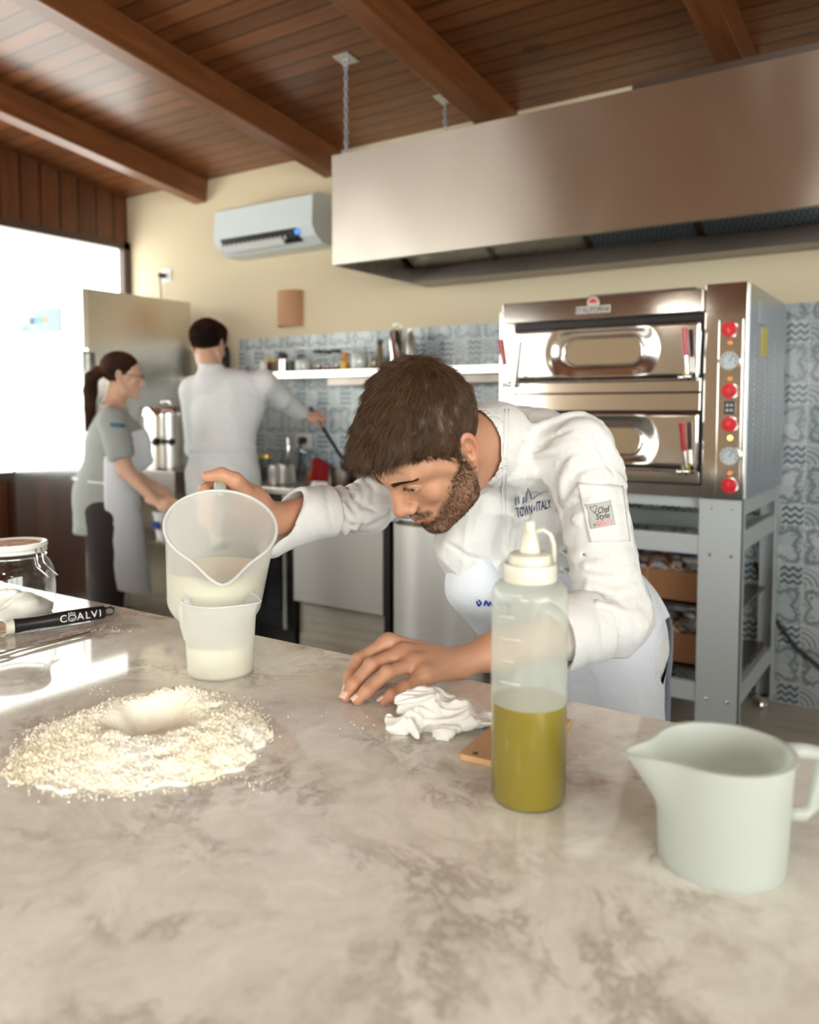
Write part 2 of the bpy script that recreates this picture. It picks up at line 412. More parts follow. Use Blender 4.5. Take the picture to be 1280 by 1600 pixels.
# ================================================================== MATERIALS OF THE ROOM
XL, XR, YB, YF = -5.05, 2.6, 3.90, -4.8
CEIL0, CSL = 2.83, 0.125                      # ceiling height at the back wall, slope
def ceil_z(y): return CEIL0 + CSL*(YB-y)
CS = math.atan(CSL)
m_plaster = mat('cream_plaster', (.74, .63, .44), .9, bump=(60, .12, .002))
m_white_pl = mat('pale_plaster', (.74, .70, .60), .9)
m_pine = mat('stained_pine_boards', (.2, .08, .03), .38, spec=.5)
def wood(m, base_a, base_b, along=0, board=None, gloss=.35, knots=True, bump=.3, seamcol=.18):
    """grain runs along the given axis (0 x, 1 y, 2 z); board=(axis, width) draws the joints"""
    v = coords(m); s = [9, 9, 9]; s[along] = .7
    mp = N(m, 'ShaderNodeMapping'); mp.inputs['Scale'].default_value = s; L(m, v, mp.inputs['Vector'])
    g = noise(m, mp.outputs[0], 2.2, 6, .62, 1.2); g2 = noise(m, v, 1.3, 2)
    c = ramp(m, g, [(.28, base_a), (.72, base_b)])
    if board:
        sp = sepxyz(m, v); q = math_(m, 'DIVIDE', sp[board[0]], board[1]); fl = math_(m, 'FLOOR', q); fr = math_(m, 'FRACT', q)
        wn_ = N(m, 'ShaderNodeTexWhiteNoise', noise_dimensions='1D'); L(m, fl, wn_.inputs['W'])
        c = mix(m, math_(m, 'MULTIPLY', wn_.outputs[0], .6), c, tuple(x*.55 for x in base_a))
        e = math_(m, 'ABSOLUTE', math_(m, 'SUBTRACT', fr, .5)); seam = math_(m, 'GREATER_THAN', e, .445)
        c = mix(m, math_(m, 'MULTIPLY', seam, .95), c, tuple(x*seamcol for x in base_a))
        hb = math_(m, 'SUBTRACT', math_(m, 'MULTIPLY', g, .1), math_(m, 'SMOOTHSTEP' if False else 'MULTIPLY', seam, 1.0))
    else: hb = g
    if knots:
        vo = N(m, 'ShaderNodeTexVoronoi'); vo.inputs['Scale'].default_value = 1.1
        s2 = [2.2, 2.2, 2.2]; s2[along] = 1.2
        mk = N(m, 'ShaderNodeMapping'); mk.inputs['Scale'].default_value = s2; L(m, v, mk.inputs['Vector']); L(m, mk.outputs[0], vo.inputs['Vector'])
        kn = math_(m, 'LESS_THAN', vo.outputs['Distance'], .09); c = mix(m, math_(m, 'MULTIPLY', kn, .7), c, tuple(x*.3 for x in base_a))
    L(m, c, bsdf(m).inputs['Base Color']); bsdf(m).inputs['Roughness'].default_value = gloss
    b = N(m, 'ShaderNodeBump'); b.inputs['Strength'].default_value = bump; b.inputs['Distance'].default_value = .004
    L(m, hb, b.inputs['Height']); L(m, b.outputs[0], bsdf(m).inputs['Normal'])
wood(m_pine, (.14, .045, .014), (.30, .11, .038), 0, (1, .098), .30)
m_beam = mat('stained_pine_beam'); wood(m_beam, (.13, .043, .014), (.25, .088, .03), 1, None, .34)
m_panel = mat('dark_wood_panel'); wood(m_panel, (.10, .036, .016), (.20, .075, .03), 2, (1, .14), .35)
m_frame = mat('brown_window_frame', (.075, .045, .035), .45)
m_pane = emis('frosted_daylight', (.985, 1.0, .93), PANE_L)
m_pane_added = emis('added_daylight', (.98, 1.0, .95), PANE_F)
m_floor = mat('beige_floor_tile', (.50, .44, .36), .35)
v = coords(m_floor); n1 = noise(m_floor, coords(m_floor, (1, 9, 1)), 1.6, 4, .6, .6)
c = ramp(m_floor, n1, [(.3, (.42, .37, .30)), (.5, (.56, .50, .42)), (.75, (.62, .56, .47))]); L(m_floor, c, bsdf(m_floor).inputs['Base Color'])
def steel(name, col, rough, brush=(1, 60, 1), br=.12, dist=.0006, aniso=0.0, bstr=.15):
    m = mat(name, col, rough, 1.0)
    vv = coords(m, brush); g = noise(m, vv, 14, 3); g2 = noise(m, coords(m), 2.2, 2)
    r = math_(m, 'ADD', math_(m, 'MULTIPLY', g, br), rough-br/2); r = math_(m, 'ADD', r, math_(m, 'MULTIPLY', math_(m, 'SUBTRACT', g2, .5), br*1.2)); L(m, r, bsdf(m).inputs['Roughness'])
    if bstr: add_bump(m, height=g, strength=bstr, dist=dist)
    return m
m_steel = steel('brushed_steel', (.66, .63, .58), .28)
m_hood = mat('hood_steel', (.66, .60, .53), .27, 1.0, aniso=.9)
tg = N(m_hood, 'ShaderNodeTangent'); tg.direction_type = 'RADIAL'; tg.axis = 'Z'; L(m_hood, tg.outputs[0], bsdf(m_hood).inputs['Tangent'])
vv = coords(m_hood, (1.4, 1, .9)); g = noise(m_hood, vv, 1.3, 1, .4, .8); add_bump(m_hood, height=g, strength=.5, dist=.02); bsdf(m_hood).inputs['Anisotropic Rotation'].default_value = .25
m_mirror = steel('polished_steel', (.70, .65, .60), .10, (1, 1, 40), .05, bstr=.03)
m_door_steel = mat('pressed_door_steel', (.72, .70, .67), .12, 1.0)
m_dark_steel = steel('dark_steel', (.22, .19, .17), .32)
m_chrome = mat('chrome', (.82, .82, .82), .08, 1.0)
m_grey_paint = mat('grey_painted_steel', (.50, .54, .55), .45, bump=(300, .04, .0005))
m_black = mat('black_plastic', (.012, .012, .013), .35)
m_black_gloss = mat('black_glass', (.008, .008, .009), .12)
m_white = mat('white_plastic', (.80, .81, .80), .35)
# patchwork tiles
m_tile = mat('patchwork_tile', (.6, .65, .68), .18)
def tile_nodes(m, s=.0882):
    sp = sepxyz(m, coords(m)); U = math_(m, 'DIVIDE', sp[0], s); V = math_(m, 'DIVIDE', sp[2], s)
    fu = math_(m, 'FRACT', U); fv = math_(m, 'FRACT', V); iu = math_(m, 'FLOOR', U); iv = math_(m, 'FLOOR', V)
    row = math_(m, 'FLOORED_MODULO', iv, 3.0); cell = math_(m, 'FLOORED_MODULO', iu, 2.0)
    zz = math_(m, 'ABSOLUTE', math_(m, 'SUBTRACT', math_(m, 'FRACT', math_(m, 'MULTIPLY', fu, 2.5)), .5))
    wave = math_(m, 'GREATER_THAN', math_(m, 'FRACT', math_(m, 'ADD', math_(m, 'MULTIPLY', fv, 3.0), math_(m, 'MULTIPLY', zz, 1.1))), .5)
    rr = math_(m, 'SQRT', math_(m, 'ADD', math_(m, 'POWER', fu, 2.0), math_(m, 'POWER', fv, 2.0)))
    ring = math_(m, 'MULTIPLY', math_(m, 'GREATER_THAN', math_(m, 'FRACT', math_(m, 'MULTIPLY', rr, 4.0)), .62), math_(m, 'LESS_THAN', rr, .95))
    # star block: 2 x 2 cells
    U2 = math_(m, 'SUBTRACT', math_(m, 'FRACT', math_(m, 'MULTIPLY', U, .5)), .5)
    V2 = math_(m, 'SUBTRACT', math_(m, 'FRACT', math_(m, 'MULTIPLY', math_(m, 'ADD', math_(m, 'SUBTRACT', row, 1.0), fv), .5)), .5)
    r2 = math_(m, 'SQRT', math_(m, 'ADD', math_(m, 'POWER', U2, 2.0), math_(m, 'POWER', V2, 2.0)))
    th = math_(m, 'ARCTAN2', V2, U2); pet = math_(m, 'COSINE', math_(m, 'MULTIPLY', th, 4.0))
    w1 = math_(m, 'ABSOLUTE', math_(m, 'SUBTRACT', r2, math_(m, 'ADD', .40, math_(m, 'MULTIPLY', pet, -.12))))
    star = math_(m, 'LESS_THAN', w1, .05)
    nz = noise(m, coords(m), 95, 2); sp_ = math_(m, 'MULTIPLY', math_(m, 'GREATER_THAN', r2, .30), math_(m, 'GREATER_THAN', nz, .56)); star = math_(m, 'MAXIMUM', math_(m, 'MULTIPLY', star, .6), math_(m, 'MULTIPLY', sp_, .75))
    a = math_(m, 'MULTIPLY', cell, wave); b = math_(m, 'MULTIPLY', math_(m, 'SUBTRACT', 1.0, cell), math_(m, 'MULTIPLY', ring, .7)); ab = math_(m, 'ADD', a, b)
    r0 = math_(m, 'LESS_THAN', row, .5); pat = math_(m, 'ADD', math_(m, 'MULTIPLY', r0, ab), math_(m, 'MULTIPLY', math_(m, 'SUBTRACT', 1.0, r0), star))
    wn_ = N(m, 'ShaderNodeTexWhiteNoise', noise_dimensions='2D'); cb = N(m, 'ShaderNodeCombineXYZ'); L(m, iu, cb.inputs[0]); L(m, iv, cb.inputs[1]); L(m, cb.outputs[0], wn_.inputs['Vector'])
    base = mix(m, wn_.outputs[0], (.38, .45, .48), (.58, .63, .64))
    ink = mix(m, noise(m, coords(m), 40, 3), (.03, .05, .08), (.13, .17, .21))
    c = mix(m, math_(m, 'MULTIPLY', pat, .95), base, ink)
    ju = math_(m, 'LESS_THAN', math_(m, 'FRACT', math_(m, 'MULTIPLY', U, .5)), .018); jv = math_(m, 'MULTIPLY', math_(m, 'LESS_THAN', fv, .035), math_(m, 'LESS_THAN', row, 1.5)); j = math_(m, 'MAXIMUM', ju, jv)
    c = mix(m, j, c, (.66, .67, .65)); L(m, c, bsdf(m).inputs['Base Color'])
tile_nodes(m_tile)
# ================================================================== ROOM SHELL
def struct(o): o['kind'] = 'structure'; return o
T_ = .15
struct(MB().box((XL-T_, YF-T_, -.12), (XR+T_, YB+T_, 0)).build('floor', m_floor))
struct(MB().box((XL-T_, YB, 0), (XR+T_, YB+T_, 3.1)).build('wall_back', m_plaster))
w = MB(); w.box((XR, YF-T_, 0), (XR+T_, YB, .9)); w.box((XR, YF-T_, 2.5), (XR+T_, YB, 4.1)); w.box((XR, YF-T_, .9), (XR+T_, -3.4, 2.5)); w.box((XR, .6, .9), (XR+T_, YB, 2.5)); struct(w.build('wall_right', m_white_pl))
w = struct(MB().box((XR+.08, -3.4, .9), (XR+.09, .6, 2.5)).build('window_3', m_pane_added))  # unseen window added to brighten the chef's sleeve from the right
f = MB()
for yy in (-3.38, -2.05, -.7, .58): f.box((XR+.02, yy-.025, .9), (XR+.1, yy+.025, 2.5))
f.box((XR+.02, -3.4, .9), (XR+.1, .6, .95)); f.box((XR+.02, -3.4, 2.45), (XR+.1, .6, 2.5)); f.build('window_frame', m_frame, w)
# ceiling: sloping boards, modelled as a slab with its own inclined axes
Lc = (YB-YF+.4)/math.cos(CS)
ceil = MB().box((XL-T_, -Lc, 0), (XR+T_, .25, .08)).build('ceiling', m_pine)
ceil.location = (0, YB, CEIL0); ceil.rotation_euler = (-CS, 0, 0); struct(ceil)
for i, xr in enumerate((-4.20, -3.07, -1.92, -.76, .40, 1.56)):
    b = MB().box((-.11, -Lc+.2, -.155), (0, -.004, -.001), bev=.006).build('trim_%d' % (i+1), m_beam)
    b.location = (xr, YB, CEIL0); b.rotation_euler = (-CS, 0, 0); struct(b)
m_taupe = mat('taupe_plaster', (.36, .28, .20), .9)
# left wall: wood below, long frosted window, wood above
w = MB(); w.box((XL-T_, YF, 0), (XL, YB, .84)); 
w.prism([(XL-T_, YF, 2.50), (XL-T_, YB, 2.50), (XL-T_, YB, ceil_z(YB)), (XL-T_, YF, ceil_z(YF))], (T_, 0, 0)); struct(w.build('wall_left', m_panel))
w = struct(MB().box((XL-.04, YF, .90), (XL-.03, YB-.04, 2.46)).build('window_1', m_pane))
f = MB(); f.box((XL-.10, YF, .84), (XL+.03, YB-.001, .90)); f.box((XL-.10, YF, 2.45), (XL+.03, YB-.001, 2.50)); f.box((XL-.10, YB-.06, .84), (XL+.03, YB-.001, 2.5))
for yy in (1.9, .0, -1.9, -3.8): f.box((XL-.10, yy-.025, .9), (XL+.0, yy+.025, 2.46))
f.build('window_frame', m_frame, w)
# front wall behind the photographer, with an unseen window added for light
w = MB()
zt = ceil_z(YF)
wins = [(-.9, 2.3)]
xs = [XL-T_] + [q for a in wins for q in a] + [XR+T_]
for a, b in zip(xs[0::2], xs[1::2]): w.box((a, YF-T_, 0), (b, YF, 2.5))
for a, b in wins: w.box((a, YF-T_, 0), (b, YF, .9))
w.mi = 1; w.box((XL-T_, YF-T_, 2.5), (XR+T_, YF, zt+.05)); struct(w.build('wall_front', [m_taupe, m_panel]))
for i, (a, b) in enumerate(wins):
    w = struct(MB().box((a, YF-.09, .9), (b, YF-.08, 2.5)).build('window_%d' % (i+2), m_pane_added))
    f = MB()
    for x in (a+.02, (a+b)/2, b-.02): f.box((x-.025, YF-.1, .9), (x+.025, YF-.02, 2.5))
    f.box((a, YF-.1, .9), (b, YF-.02, .95)); f.box((a, YF-.1, 2.45), (b, YF-.02, 2.5)); f.build('window_frame', m_frame, w)
# tiled band on the back wall
struct(MB().box((-3.93, YB-.012, .0), (XR-.001, YB-.0005, 1.757)).build('trim_7', m_tile))
# hanging lamps over the near side of the island, behind the photographer
m_bulb = emis('lamp_bulb', (1.0, .90, .74), 9.0); m_shade = mat('white_enamel', (.8, .78, .72), .4)
for i, (lx, ly) in enumerate(((-1.9, -.75), (-.5, -.75), (.9, -.75))):
    zc = ceil_z(ly); e = empty('pendant_lamp', (lx, ly, 2.1), 'white enamel pendant lamp over the near side of the island, %s of three' % ('leftmost', 'middle', 'rightmost')[i], 'lamp', 'pendant lamps')
    MB().cyl((lx, ly, 2.33), (lx, ly, zc+.002), .006, 8).build('cord', m_frame, e); MB().lathe([(.025, .23), (.03, .20), (.20, .02), (.205, 0), (.200, 0), (.195, .018), (.026, .19), (0, .19), (0, .23)], (lx, ly, 2.1), 40).build('lamp_shade', m_shade, e, sharp=40)
    MB().ball((lx, ly, 2.15), .045, 10).build('bulb', m_bulb, e, smooth=True)
    ld = bpy.data.lights.new('lamp_light', 'AREA'); ld.shape = 'DISK'; ld.size = .36; ld.energy = LAMP_W; ld.color = (1.0, .95, .85); lo_ = bpy.data.objects.new('lamp_light', ld); COL.objects.link(lo_); lo_.location = (0, 0, .01); lo_.parent = e
# ================================================================== LARGE EQUIPMENT
# ---- marble island in the foreground
TZ = 0.90
m_marble = mat('grey_brown_marble', (.6, .57, .52), .05, spec=.32)
def marble(m):
    v = coords(m, rot=(0, 0, .5)); wv = N(m, 'ShaderNodeTexNoise'); wv.inputs['Scale'].default_value = 5; wv.inputs['Detail'].default_value = 6; L(m, v, wv.inputs['Vector'])
    ad = N(m, 'ShaderNodeVectorMath', operation='MULTIPLY_ADD'); L(m, wv.outputs['Color'], ad.inputs[0]); ad.inputs[1].default_value = (.26, .26, .26); L(m, v, ad.inputs[2])
    n1 = noise(m, ad.outputs[0], 10, 8, .70); n2 = noise(m, ad.outputs[0], 3.0, 5, .6); n3 = noise(m, ad.outputs[0], 26, 6, .72)
    e = math_(m, 'ABSOLUTE', math_(m, 'SUBTRACT', n1, .5)); ve = ramp(m, e, [(0, (1, 1, 1)), (.030, (.35, .35, .35)), (.075, (0, 0, 0))])
    base = ramp(m, n2, [(.34, (.60, .58, .515)), (.50, (.76, .75, .69)), (.64, (.88, .88, .83))])
    base = mix(m, .35, base, ramp(m, n3, [(.34, (.50, .46, .37)), (.66, (.92, .91, .85))]))
    msk = ramp(m, noise(m, v, 8.5, 3, .6), [(.45, (0, 0, 0)), (.60, (1, 1, 1))])
    vm = N(m, 'ShaderNodeMath', operation='MULTIPLY'); L(m, ve, vm.inputs[0]); L(m, msk, vm.inputs[1])
    c = mix(m, math_(m, 'MULTIPLY', vm.outputs[0], .70), base, (.30, .235, .185)); L(m, c, bsdf(m).inputs['Base Color'])
marble(m_marble)
m_cab = mat('white_cabinet', (.6, .58, .54), .5)
isl = empty('kitchen_island', (-.8, .55, 0), 'long kitchen island with a polished grey and brown veined marble top', 'kitchen island')
MB().box((-3.2, .02, TZ-.04), (1.6, 1.045, TZ), bev=.003).build('marble_top', m_marble, isl)
MB().box((-3.1, .10, .1), (1.5, .96, TZ-.041)).build('cabinet_body', m_cab, isl)
MB().box((-3.05, .14, 0), (1.45, .92, .1)).build('plinth', m_black, isl)
# ---- dark rubber flooring between island and appliances
m_rub = mat('navy_rubber_mat', (.018, .024, .042), .5, bump=(120, .2, .001))
tag(MB().box((-4.6, 1.25, 0), (1.9, 3.20, .008)).build('floor_mat', m_rub), 'dark navy rubber floor mat between the marble island and the ovens', 'floor mat')
# ---- pizza oven
OX0, OX1, OY0, OY1, OZ0, OZ1 = -1.585, -.617, 3.09, 3.84, .975, 1.737
ov = empty('pizza_oven', ((OX0+OX1)/2, (OY0+OY1)/2, OZ0), 'double-deck stainless steel electric pizza oven with red knobs, on a grey stand', 'oven')
def FP(px, py, dy=0.0):
    q = onY(px, py, OY0); q[1] += dy; return q
xcol = FP(1101, 600)[0]
b = MB(); b.box((OX0, OY0+.03, OZ0+.045), (xcol, OY1, OZ1), bev=.004); b.build('oven_body', m_mirror, ov)
b = MB(); b.box((OX0+.02, OY0+.015, OZ0), (xcol, OY1-.02, OZ0+.044)); b.build('base_rail', m_dark_steel, ov)
# top fascia
zt0 = FP(1090, 489)[2]
b = MB(); b.box((FP(791, 480)[0], OY0-.035, zt0), (xcol-.002, OY0+.03, OZ1-.004), bev=.004); b.build('top_fascia', m_mirror, ov)
# dark recess behind the doors
b = MB(); b.box((FP(802, 510)[0], OY0+.012, OZ0+.05), (xcol-.006, OY0+.032, zt0-.001)); b.build('door_recess', m_black, ov)
def capsule_pts(cx, cz, hw, hh, n=14):
    pts = []
    for k in range(n+1): a = -math.pi/2 + math.pi*k/n; pts.append((cx+hw-hh+hh*math.cos(a), cz+hh*math.sin(a)))
    for k in range(n+1): a = math.pi/2 + math.pi*k/n; pts.append((cx-hw+hh+hh*math.cos(a), cz+hh*math.sin(a)))
    return pts
def oven_door(z0, z1, wz, label=None):
    x0 = FP(806, 550)[0]; x1 = xcol-.012
    # door plate with a pressed dish round the window: grid displaced by distance from the window
    cx = FP(942, 551)[0]; hw, hh = .160, .055; nx, nz = 90, 36; V = []; F = []
    for j in range(nz+1):
        for i in range(nx+1):
            x = x0+(x1-x0)*i/nx; z = z0+(z1-z0)*j/nz
            dx = max(abs(x-cx)-(hw-hh), 0); d = math.hypot(dx, z-wz)-hh
            edge = min((x-x0), (x1-x), (z-z0), (z1-z)); t = min(max(d/.075, 0), 1); y = OY0-.012+.014*(1-t*t*(3-2*t)) - .004*math.sin(math.pi*i/nx)
            y += .006*max(0, 1-edge/.008)
            V.append((x, y, z))
    for j in range(nz):
        for i in range(nx):
            a = j*(nx+1)+i; F.append((a, a+1, a+nx+2, a+nx+1))
    me = mesh_from(V, F); d = link_world('oven_door', me, m_door_steel, ov, smooth=True)
    so = d.modifiers.new('s', 'SOLIDIFY'); so.thickness = .006; so.offset = -1
    pts = capsule_pts(cx, wz, hw, hh)
    MB().prism([(x, OY0-.003, z) for x, z in pts], (0, .002, 0)).build('oven_window', m_ovglass, d)
    MB().tube([(x, OY0-.003, z) for x, z in pts], .0065, 8, closed=True).build('window_frame', m_chrome, d, smooth=True)
    # strip below
    return d
m_ovglass = mat('oven_window_glass', (.33, .24, .15), .06, 0.0, spec=1.0, coat=1.0)
dz0, dz1 = FP(1090, 588)[2], FP(1090, 501)[2]
oven_door(dz0, dz1, FP(942, 549)[2])
ez0, ez1 = FP(1090, 732)[2], FP(1090, 645)[2]
oven_door(ez0, ez1, FP(957, 688)[2])
b = MB(); b.box((FP(806, 600)[0], OY0-.006, FP(1090, 612)[2]), (xcol-.012, OY0+.011, dz0-.006), bev=.002); b.box((FP(806, 600)[0], OY0-.010, FP(1090, 643)[2]+.003), (xcol-.012, OY0+.011, FP(1090, 614)[2]), bev=.002)
b.box((FP(806, 600)[0], OY0-.004, FP(1090, 757)[2]), (xcol-.012, OY0+.011, ez0-.012), bev=.002); b.build('door_sill', m_mirror, ov)
for zz in (dz0-.004, ez0-.004): MB().cyl((FP(812, 600)[0], OY0-.02, zz-.006), (xcol-.02, OY0-.02, zz-.006), .006, 12).build('hinge_bar', m_steel, ov)
m_red = mat('red_plastic', (.42, .012, .02), .3, coat=.3)
m_redk = mat('red_knob', (.75, .02, .03), .3, coat=.4)
def handle(px, ztop, zbot, lean):
    x = FP(px, 560)[0]
    h = MB().cyl((x+lean*.25, OY0-.05, zbot), (x+lean*.6, OY0-.055, zbot+(ztop-zbot)*.5), .0055, 12).build('door_handle', m_chrome, ov, sharp=40)
    MB().cone((x+lean*.55, OY0-.055, zbot+(ztop-zbot)*.42), (x+lean, OY0-.06, ztop), .0105, .0135, 16).build('grip', m_red, h, sharp=40)
    b = MB(); b.ball((x+lean*.2, OY0-.045, zbot-.002), .014, 10); b.ball((x+lean*.2-.026, OY0-.04, zbot-.004), .012, 10); b.build('pivot', m_chrome, h, smooth=True)
handle(1083, FP(1083, 514)[2], FP(1083, 588)[2], -.018)
handle(1083, FP(1083, 660)[2], FP(1083, 735)[2], -.018)
handle(806, FP(800, 532)[2], FP(806, 600)[2], -.04)
b = MB(); x = FP(818, 570)[0]; b.cyl((x-.01, OY0-.05, FP(818, 600)[2]), (x+.02, OY0-.07, FP(826, 536)[2]), .009, 14); b.build('lever_arm', m_chrome, ov, sharp=40)
b = MB(); x = FP(1096, 570)[0]; b.cyl((x-.004, OY0-.04, FP(1092, 590)[2]), (x+.006, OY0-.05, FP(1099, 520)[2]), .005, 12); b.build('lever_arm', m_chrome, ov, sharp=40); b = MB(); b.cyl((x-.004, OY0-.04, FP(1092, 736)[2]), (x+.006, OY0-.05, FP(1099, 690)[2]), .005, 12).build('lever_arm', m_chrome, ov, sharp=40)
m_yel = mat('yellow_warning', (.75, .50, .02), .5)
for py in (583, 727):
    c = FP(1074, py, -.017); MB().prism([(c[0]-.017, c[1], c[2]-.012), (c[0]+.017, c[1], c[2]-.012), (c[0], c[1], c[2]+.016)], (0, .001, 0)).build('warning_sticker', m_yel, ov)
# oven badge
c = FP(932, 485, -.0375); m_badge = mat('badge_plate', (.62, .60, .56), .3, .6); m_dkt = mat('dark_lettering', (.05, .045, .04), .5)
b = MB(); b.box((c[0]-.068, c[1], c[2]-.015), (c[0]+.068, c[1]+.003, c[2]+.014), bev=.001)
b.cyl((c[0], c[1]+.003, c[2]+.026), (c[0], c[1], c[2]+.026), .024, 28); pl = b.build('badge', m_badge, ov)
link_world('badge_text', text_mesh('ITALFORNI', .0265, (c[0], c[1]-.001, c[2]-.002), (1, 0, 0), (0, 0, 1), spacing=1.02), m_dkt, pl)
pts = [(c[0]+.016*math.cos(math.pi*k/14), c[1]-.001, c[2]+.025+.016*math.sin(math.pi*k/14)) for k in range(15)]
MB().prism(pts, (0, .0015, 0)).build('badge_arch', m_redk, pl)
# control column
b = MB(); b.box((xcol, OY0-.012, OZ0), (OX1, OY1, OZ1+.012), bev=.003); cc = b.build('control_column', m_mirror, ov)
px0, px1 = FP(1123, 600)[0], FP(1160, 600)[0]
pnl = MB().box((px0, OY0-.0155, FP(1140, 779)[2]), (px1, OY0-.0125, FP(1140, 500)[2]), bev=.001).build('control_panel', m_mirror, ov)
b = MB()
for x in (px0, px1): b.box((x-.0015, OY0-.019, FP(1140, 779)[2]), (x+.0015, OY0-.0125, FP(1140, 500)[2]))
b.build('panel_edge', m_chrome, pnl)
def knob(py):
    c = FP(1142.5, py, -.016); b = MB(); n = 22; poly = []
    for k in range(n*2):
        a = math.pi*k/n; r = .0285 if k % 2 else .0245; poly.append((c[0]+r*math.cos(a), c[1], c[2]+r*math.sin(a)))
    b.prism(poly, (0, -.016, 0)); b.cyl((c[0], c[1]-.016, c[2]), (c[0], c[1]-.026, c[2]), .016, 20); b.box((c[0]-.004, c[1]-.031, c[2]-.018), (c[0]+.004, c[1]-.02, c[2]+.018), bev=.001); b.build('knob', m_redk, ov, sharp=35)
for py in (515.5, 611, 663, 758): knob(py)
m_gface = mat('gauge_face', (.55, .60, .62), .35)
for py in (564, 712):
    c = FP(1142.5, py, -.016); g_ = MB().cyl(c, c+np.array([0, -.012, 0]), .037, 32).build('gauge', m_chrome, ov, sharp=35)
    MB().cyl(c+np.array([0, -.0121, 0]), c+np.array([0, -.0132, 0]), .031, 32).build('gauge_face', m_gface, g_, sharp=35)
    b = MB()
    for k in range(9):
        a = math.pi*(1.15-.16*k*1.0); q = c+np.array([.024*math.cos(a), -.0135, .024*math.sin(a)]); b.box(q-np.array([.0015, .0004, .004]), q+np.array([.0015, .0004, .004]))
    b.tube([c+np.array([0, -.0140, -.004]), c+np.array([.012, -.0140, .018])], .0012, 6); b.build('gauge_needle', m_dkt, g_)
m_lamp = mat('amber_lamp', (.7, .22, .03), .3, emit=(1, .35, .05), es=.25); m_lampon = mat('amber_lamp_lit', (1, .5, .1), .3, emit=(1, .42, .06), es=4)
for py in (536, 592, 684, 739):
    c = FP(1142.5, py, -.016); MB().ball(c, (.0085, .007, .0085), 10).build('indicator_lamp', m_lampon if py == 684 else m_lamp, ov, smooth=True)
c = FP(1142, 637, -.0165); sw = MB().box(c-np.array([.019, .006, .022]), c+np.array([.019, .0, .022]), bev=.002).build('switch', m_black, ov)
b = MB()
for i in (-1, 1):
    for j in (-1, 1): q = c+np.array([i*.007, -.0075, j*.009]); b.box(q-np.array([.0045, .001, .005]), q+np.array([.0045, .001, .005]))
b.build('switch_mark', m_grey_paint, sw)
# right flank with louvres, label and sticker
sd = MB().box((OX1, OY0-.008, OZ0+.003), (OX1+.006, OY1-.02, OZ1+.008), bev=.002).build('side_panel', m_side := steel('grey_side_steel', (.52, .56, .60), .34, (1, 1, 40)), ov)
for y in (OY0+.10, OY0+.30, OY0+.50):
    b = MB()
    for k in range(24):
        z = OZ0+.10+k*.021; b.box((OX1+.0055, y, z), (OX1+.0085, y+.035, z+.006))
    b.build('louvres', m_dark_steel, sd)
def SP(px, py): return onX(px, py, OX1+.0065)
a = SP(1190, 556); c = SP(1199, 515); MB().box((OX1+.006, a[1], a[2]), (OX1+.0088, c[1], c[2])).build('yellow_sticker', m_yel2 := mat('yellow_label', (.80, .66, .10), .5), sd)
a = SP(1186, 505); c = SP(1197, 476); MB().box((OX1+.006, a[1], a[2]), (OX1+.0088, c[1], c[2])).build('rating_label', mat('pale_label', (.50, .58, .66), .5), sd)
b = MB(); b.box((-1.30, 3.32, OZ1+.03), (-.86, 3.70, OZ1+.042), bev=.003); b.box((-1.22, 3.36, OZ1+.0), (-.92, 3.66, OZ1+.031), bev=.004); b.build('vent_plate', m_dark_steel, ov)
b = MB(); b.box((OX0-.045, OY0+.06, OZ0+.05), (OX0-.002, OY1-.05, OZ1-.02), bev=.003); b.build('side_trim', m_mirror, ov)
# ---- stand
st = empty('oven_stand', ((OX0+OX1)/2, (OY0+OY1)/2, 0), 'grey painted steel stand with bolted rails carrying the pizza oven', 'stand')
SZ = OZ0-.002
def leg(x0, x1, y0, y1):
    sx = 1 if x0 > -1.1 else -1; b = MB()
    xs_ = (x0, x1); fy = y0 if y0 < 3.4 else y1-.006
    b.box((x0, fy, .05), (x1, fy+.006, SZ), bev=.001); ex = x1-.006 if sx > 0 else x0
    b.box((ex, y0, .05), (ex+.006, y1, SZ), bev=.001); o = b.build('leg', m_grey_paint, st)
    MB().cyl(((x0+x1)/2, (y0+y1)/2, .009 if y0 < 3.4 else .0005), ((x0+x1)/2, (y0+y1)/2, .012), .03, 16).cyl(((x0+x1)/2, (y0+y1)/2, .01), ((x0+x1)/2, (y0+y1)/2, .052), .014, 12).box((x0+.004, min(y0, y1)+.007, .045), (x1-.007, max(y0, y1)-.007, .052)).build('foot', m_chrome, o)
    return o
lw = .150
lg = leg(OX1-.006-lw, OX1-.002, OY0+.005, OY0+.045)
for x in (OX1-.115, OX1-.04):
    for z in (SZ-.03, SZ-.205, SZ-.745): MB().ball((x, OY0+.0035, z), (.006, .003, .006), 8).build('bolt', m_chrome, lg)
leg(OX1-.075, OX1-.002, OY1-.09, OY1-.02); leg(OX0, OX0+lw, OY0+.005, OY0+.045); leg(OX0, OX0+.075, OY1-.09, OY1-.02)
def rail(lo, hi): MB().box(lo, hi, bev=.002).build('rail', m_grey_paint, st)
zu0, zu1 = onY(1050, 862, OY0+.02)[2], onY(1050, 832, OY0+.02)[2]
zl0, zl1 = onY(1050, 1088, OY0+.02)[2], onY(1050, 1059, OY0+.02)[2]
xa, xb = OX0+lw, OX1-lw-.006
rail((xa, OY0+.012, zu0), (xb, OY0+.04, zu1)); rail((xa, OY0+.012, zl0), (xb, OY0+.04, zl1))
rail((OX0+.075, OY1-.05, zu0), (OX1-.076, OY1-.022, zu1)); 
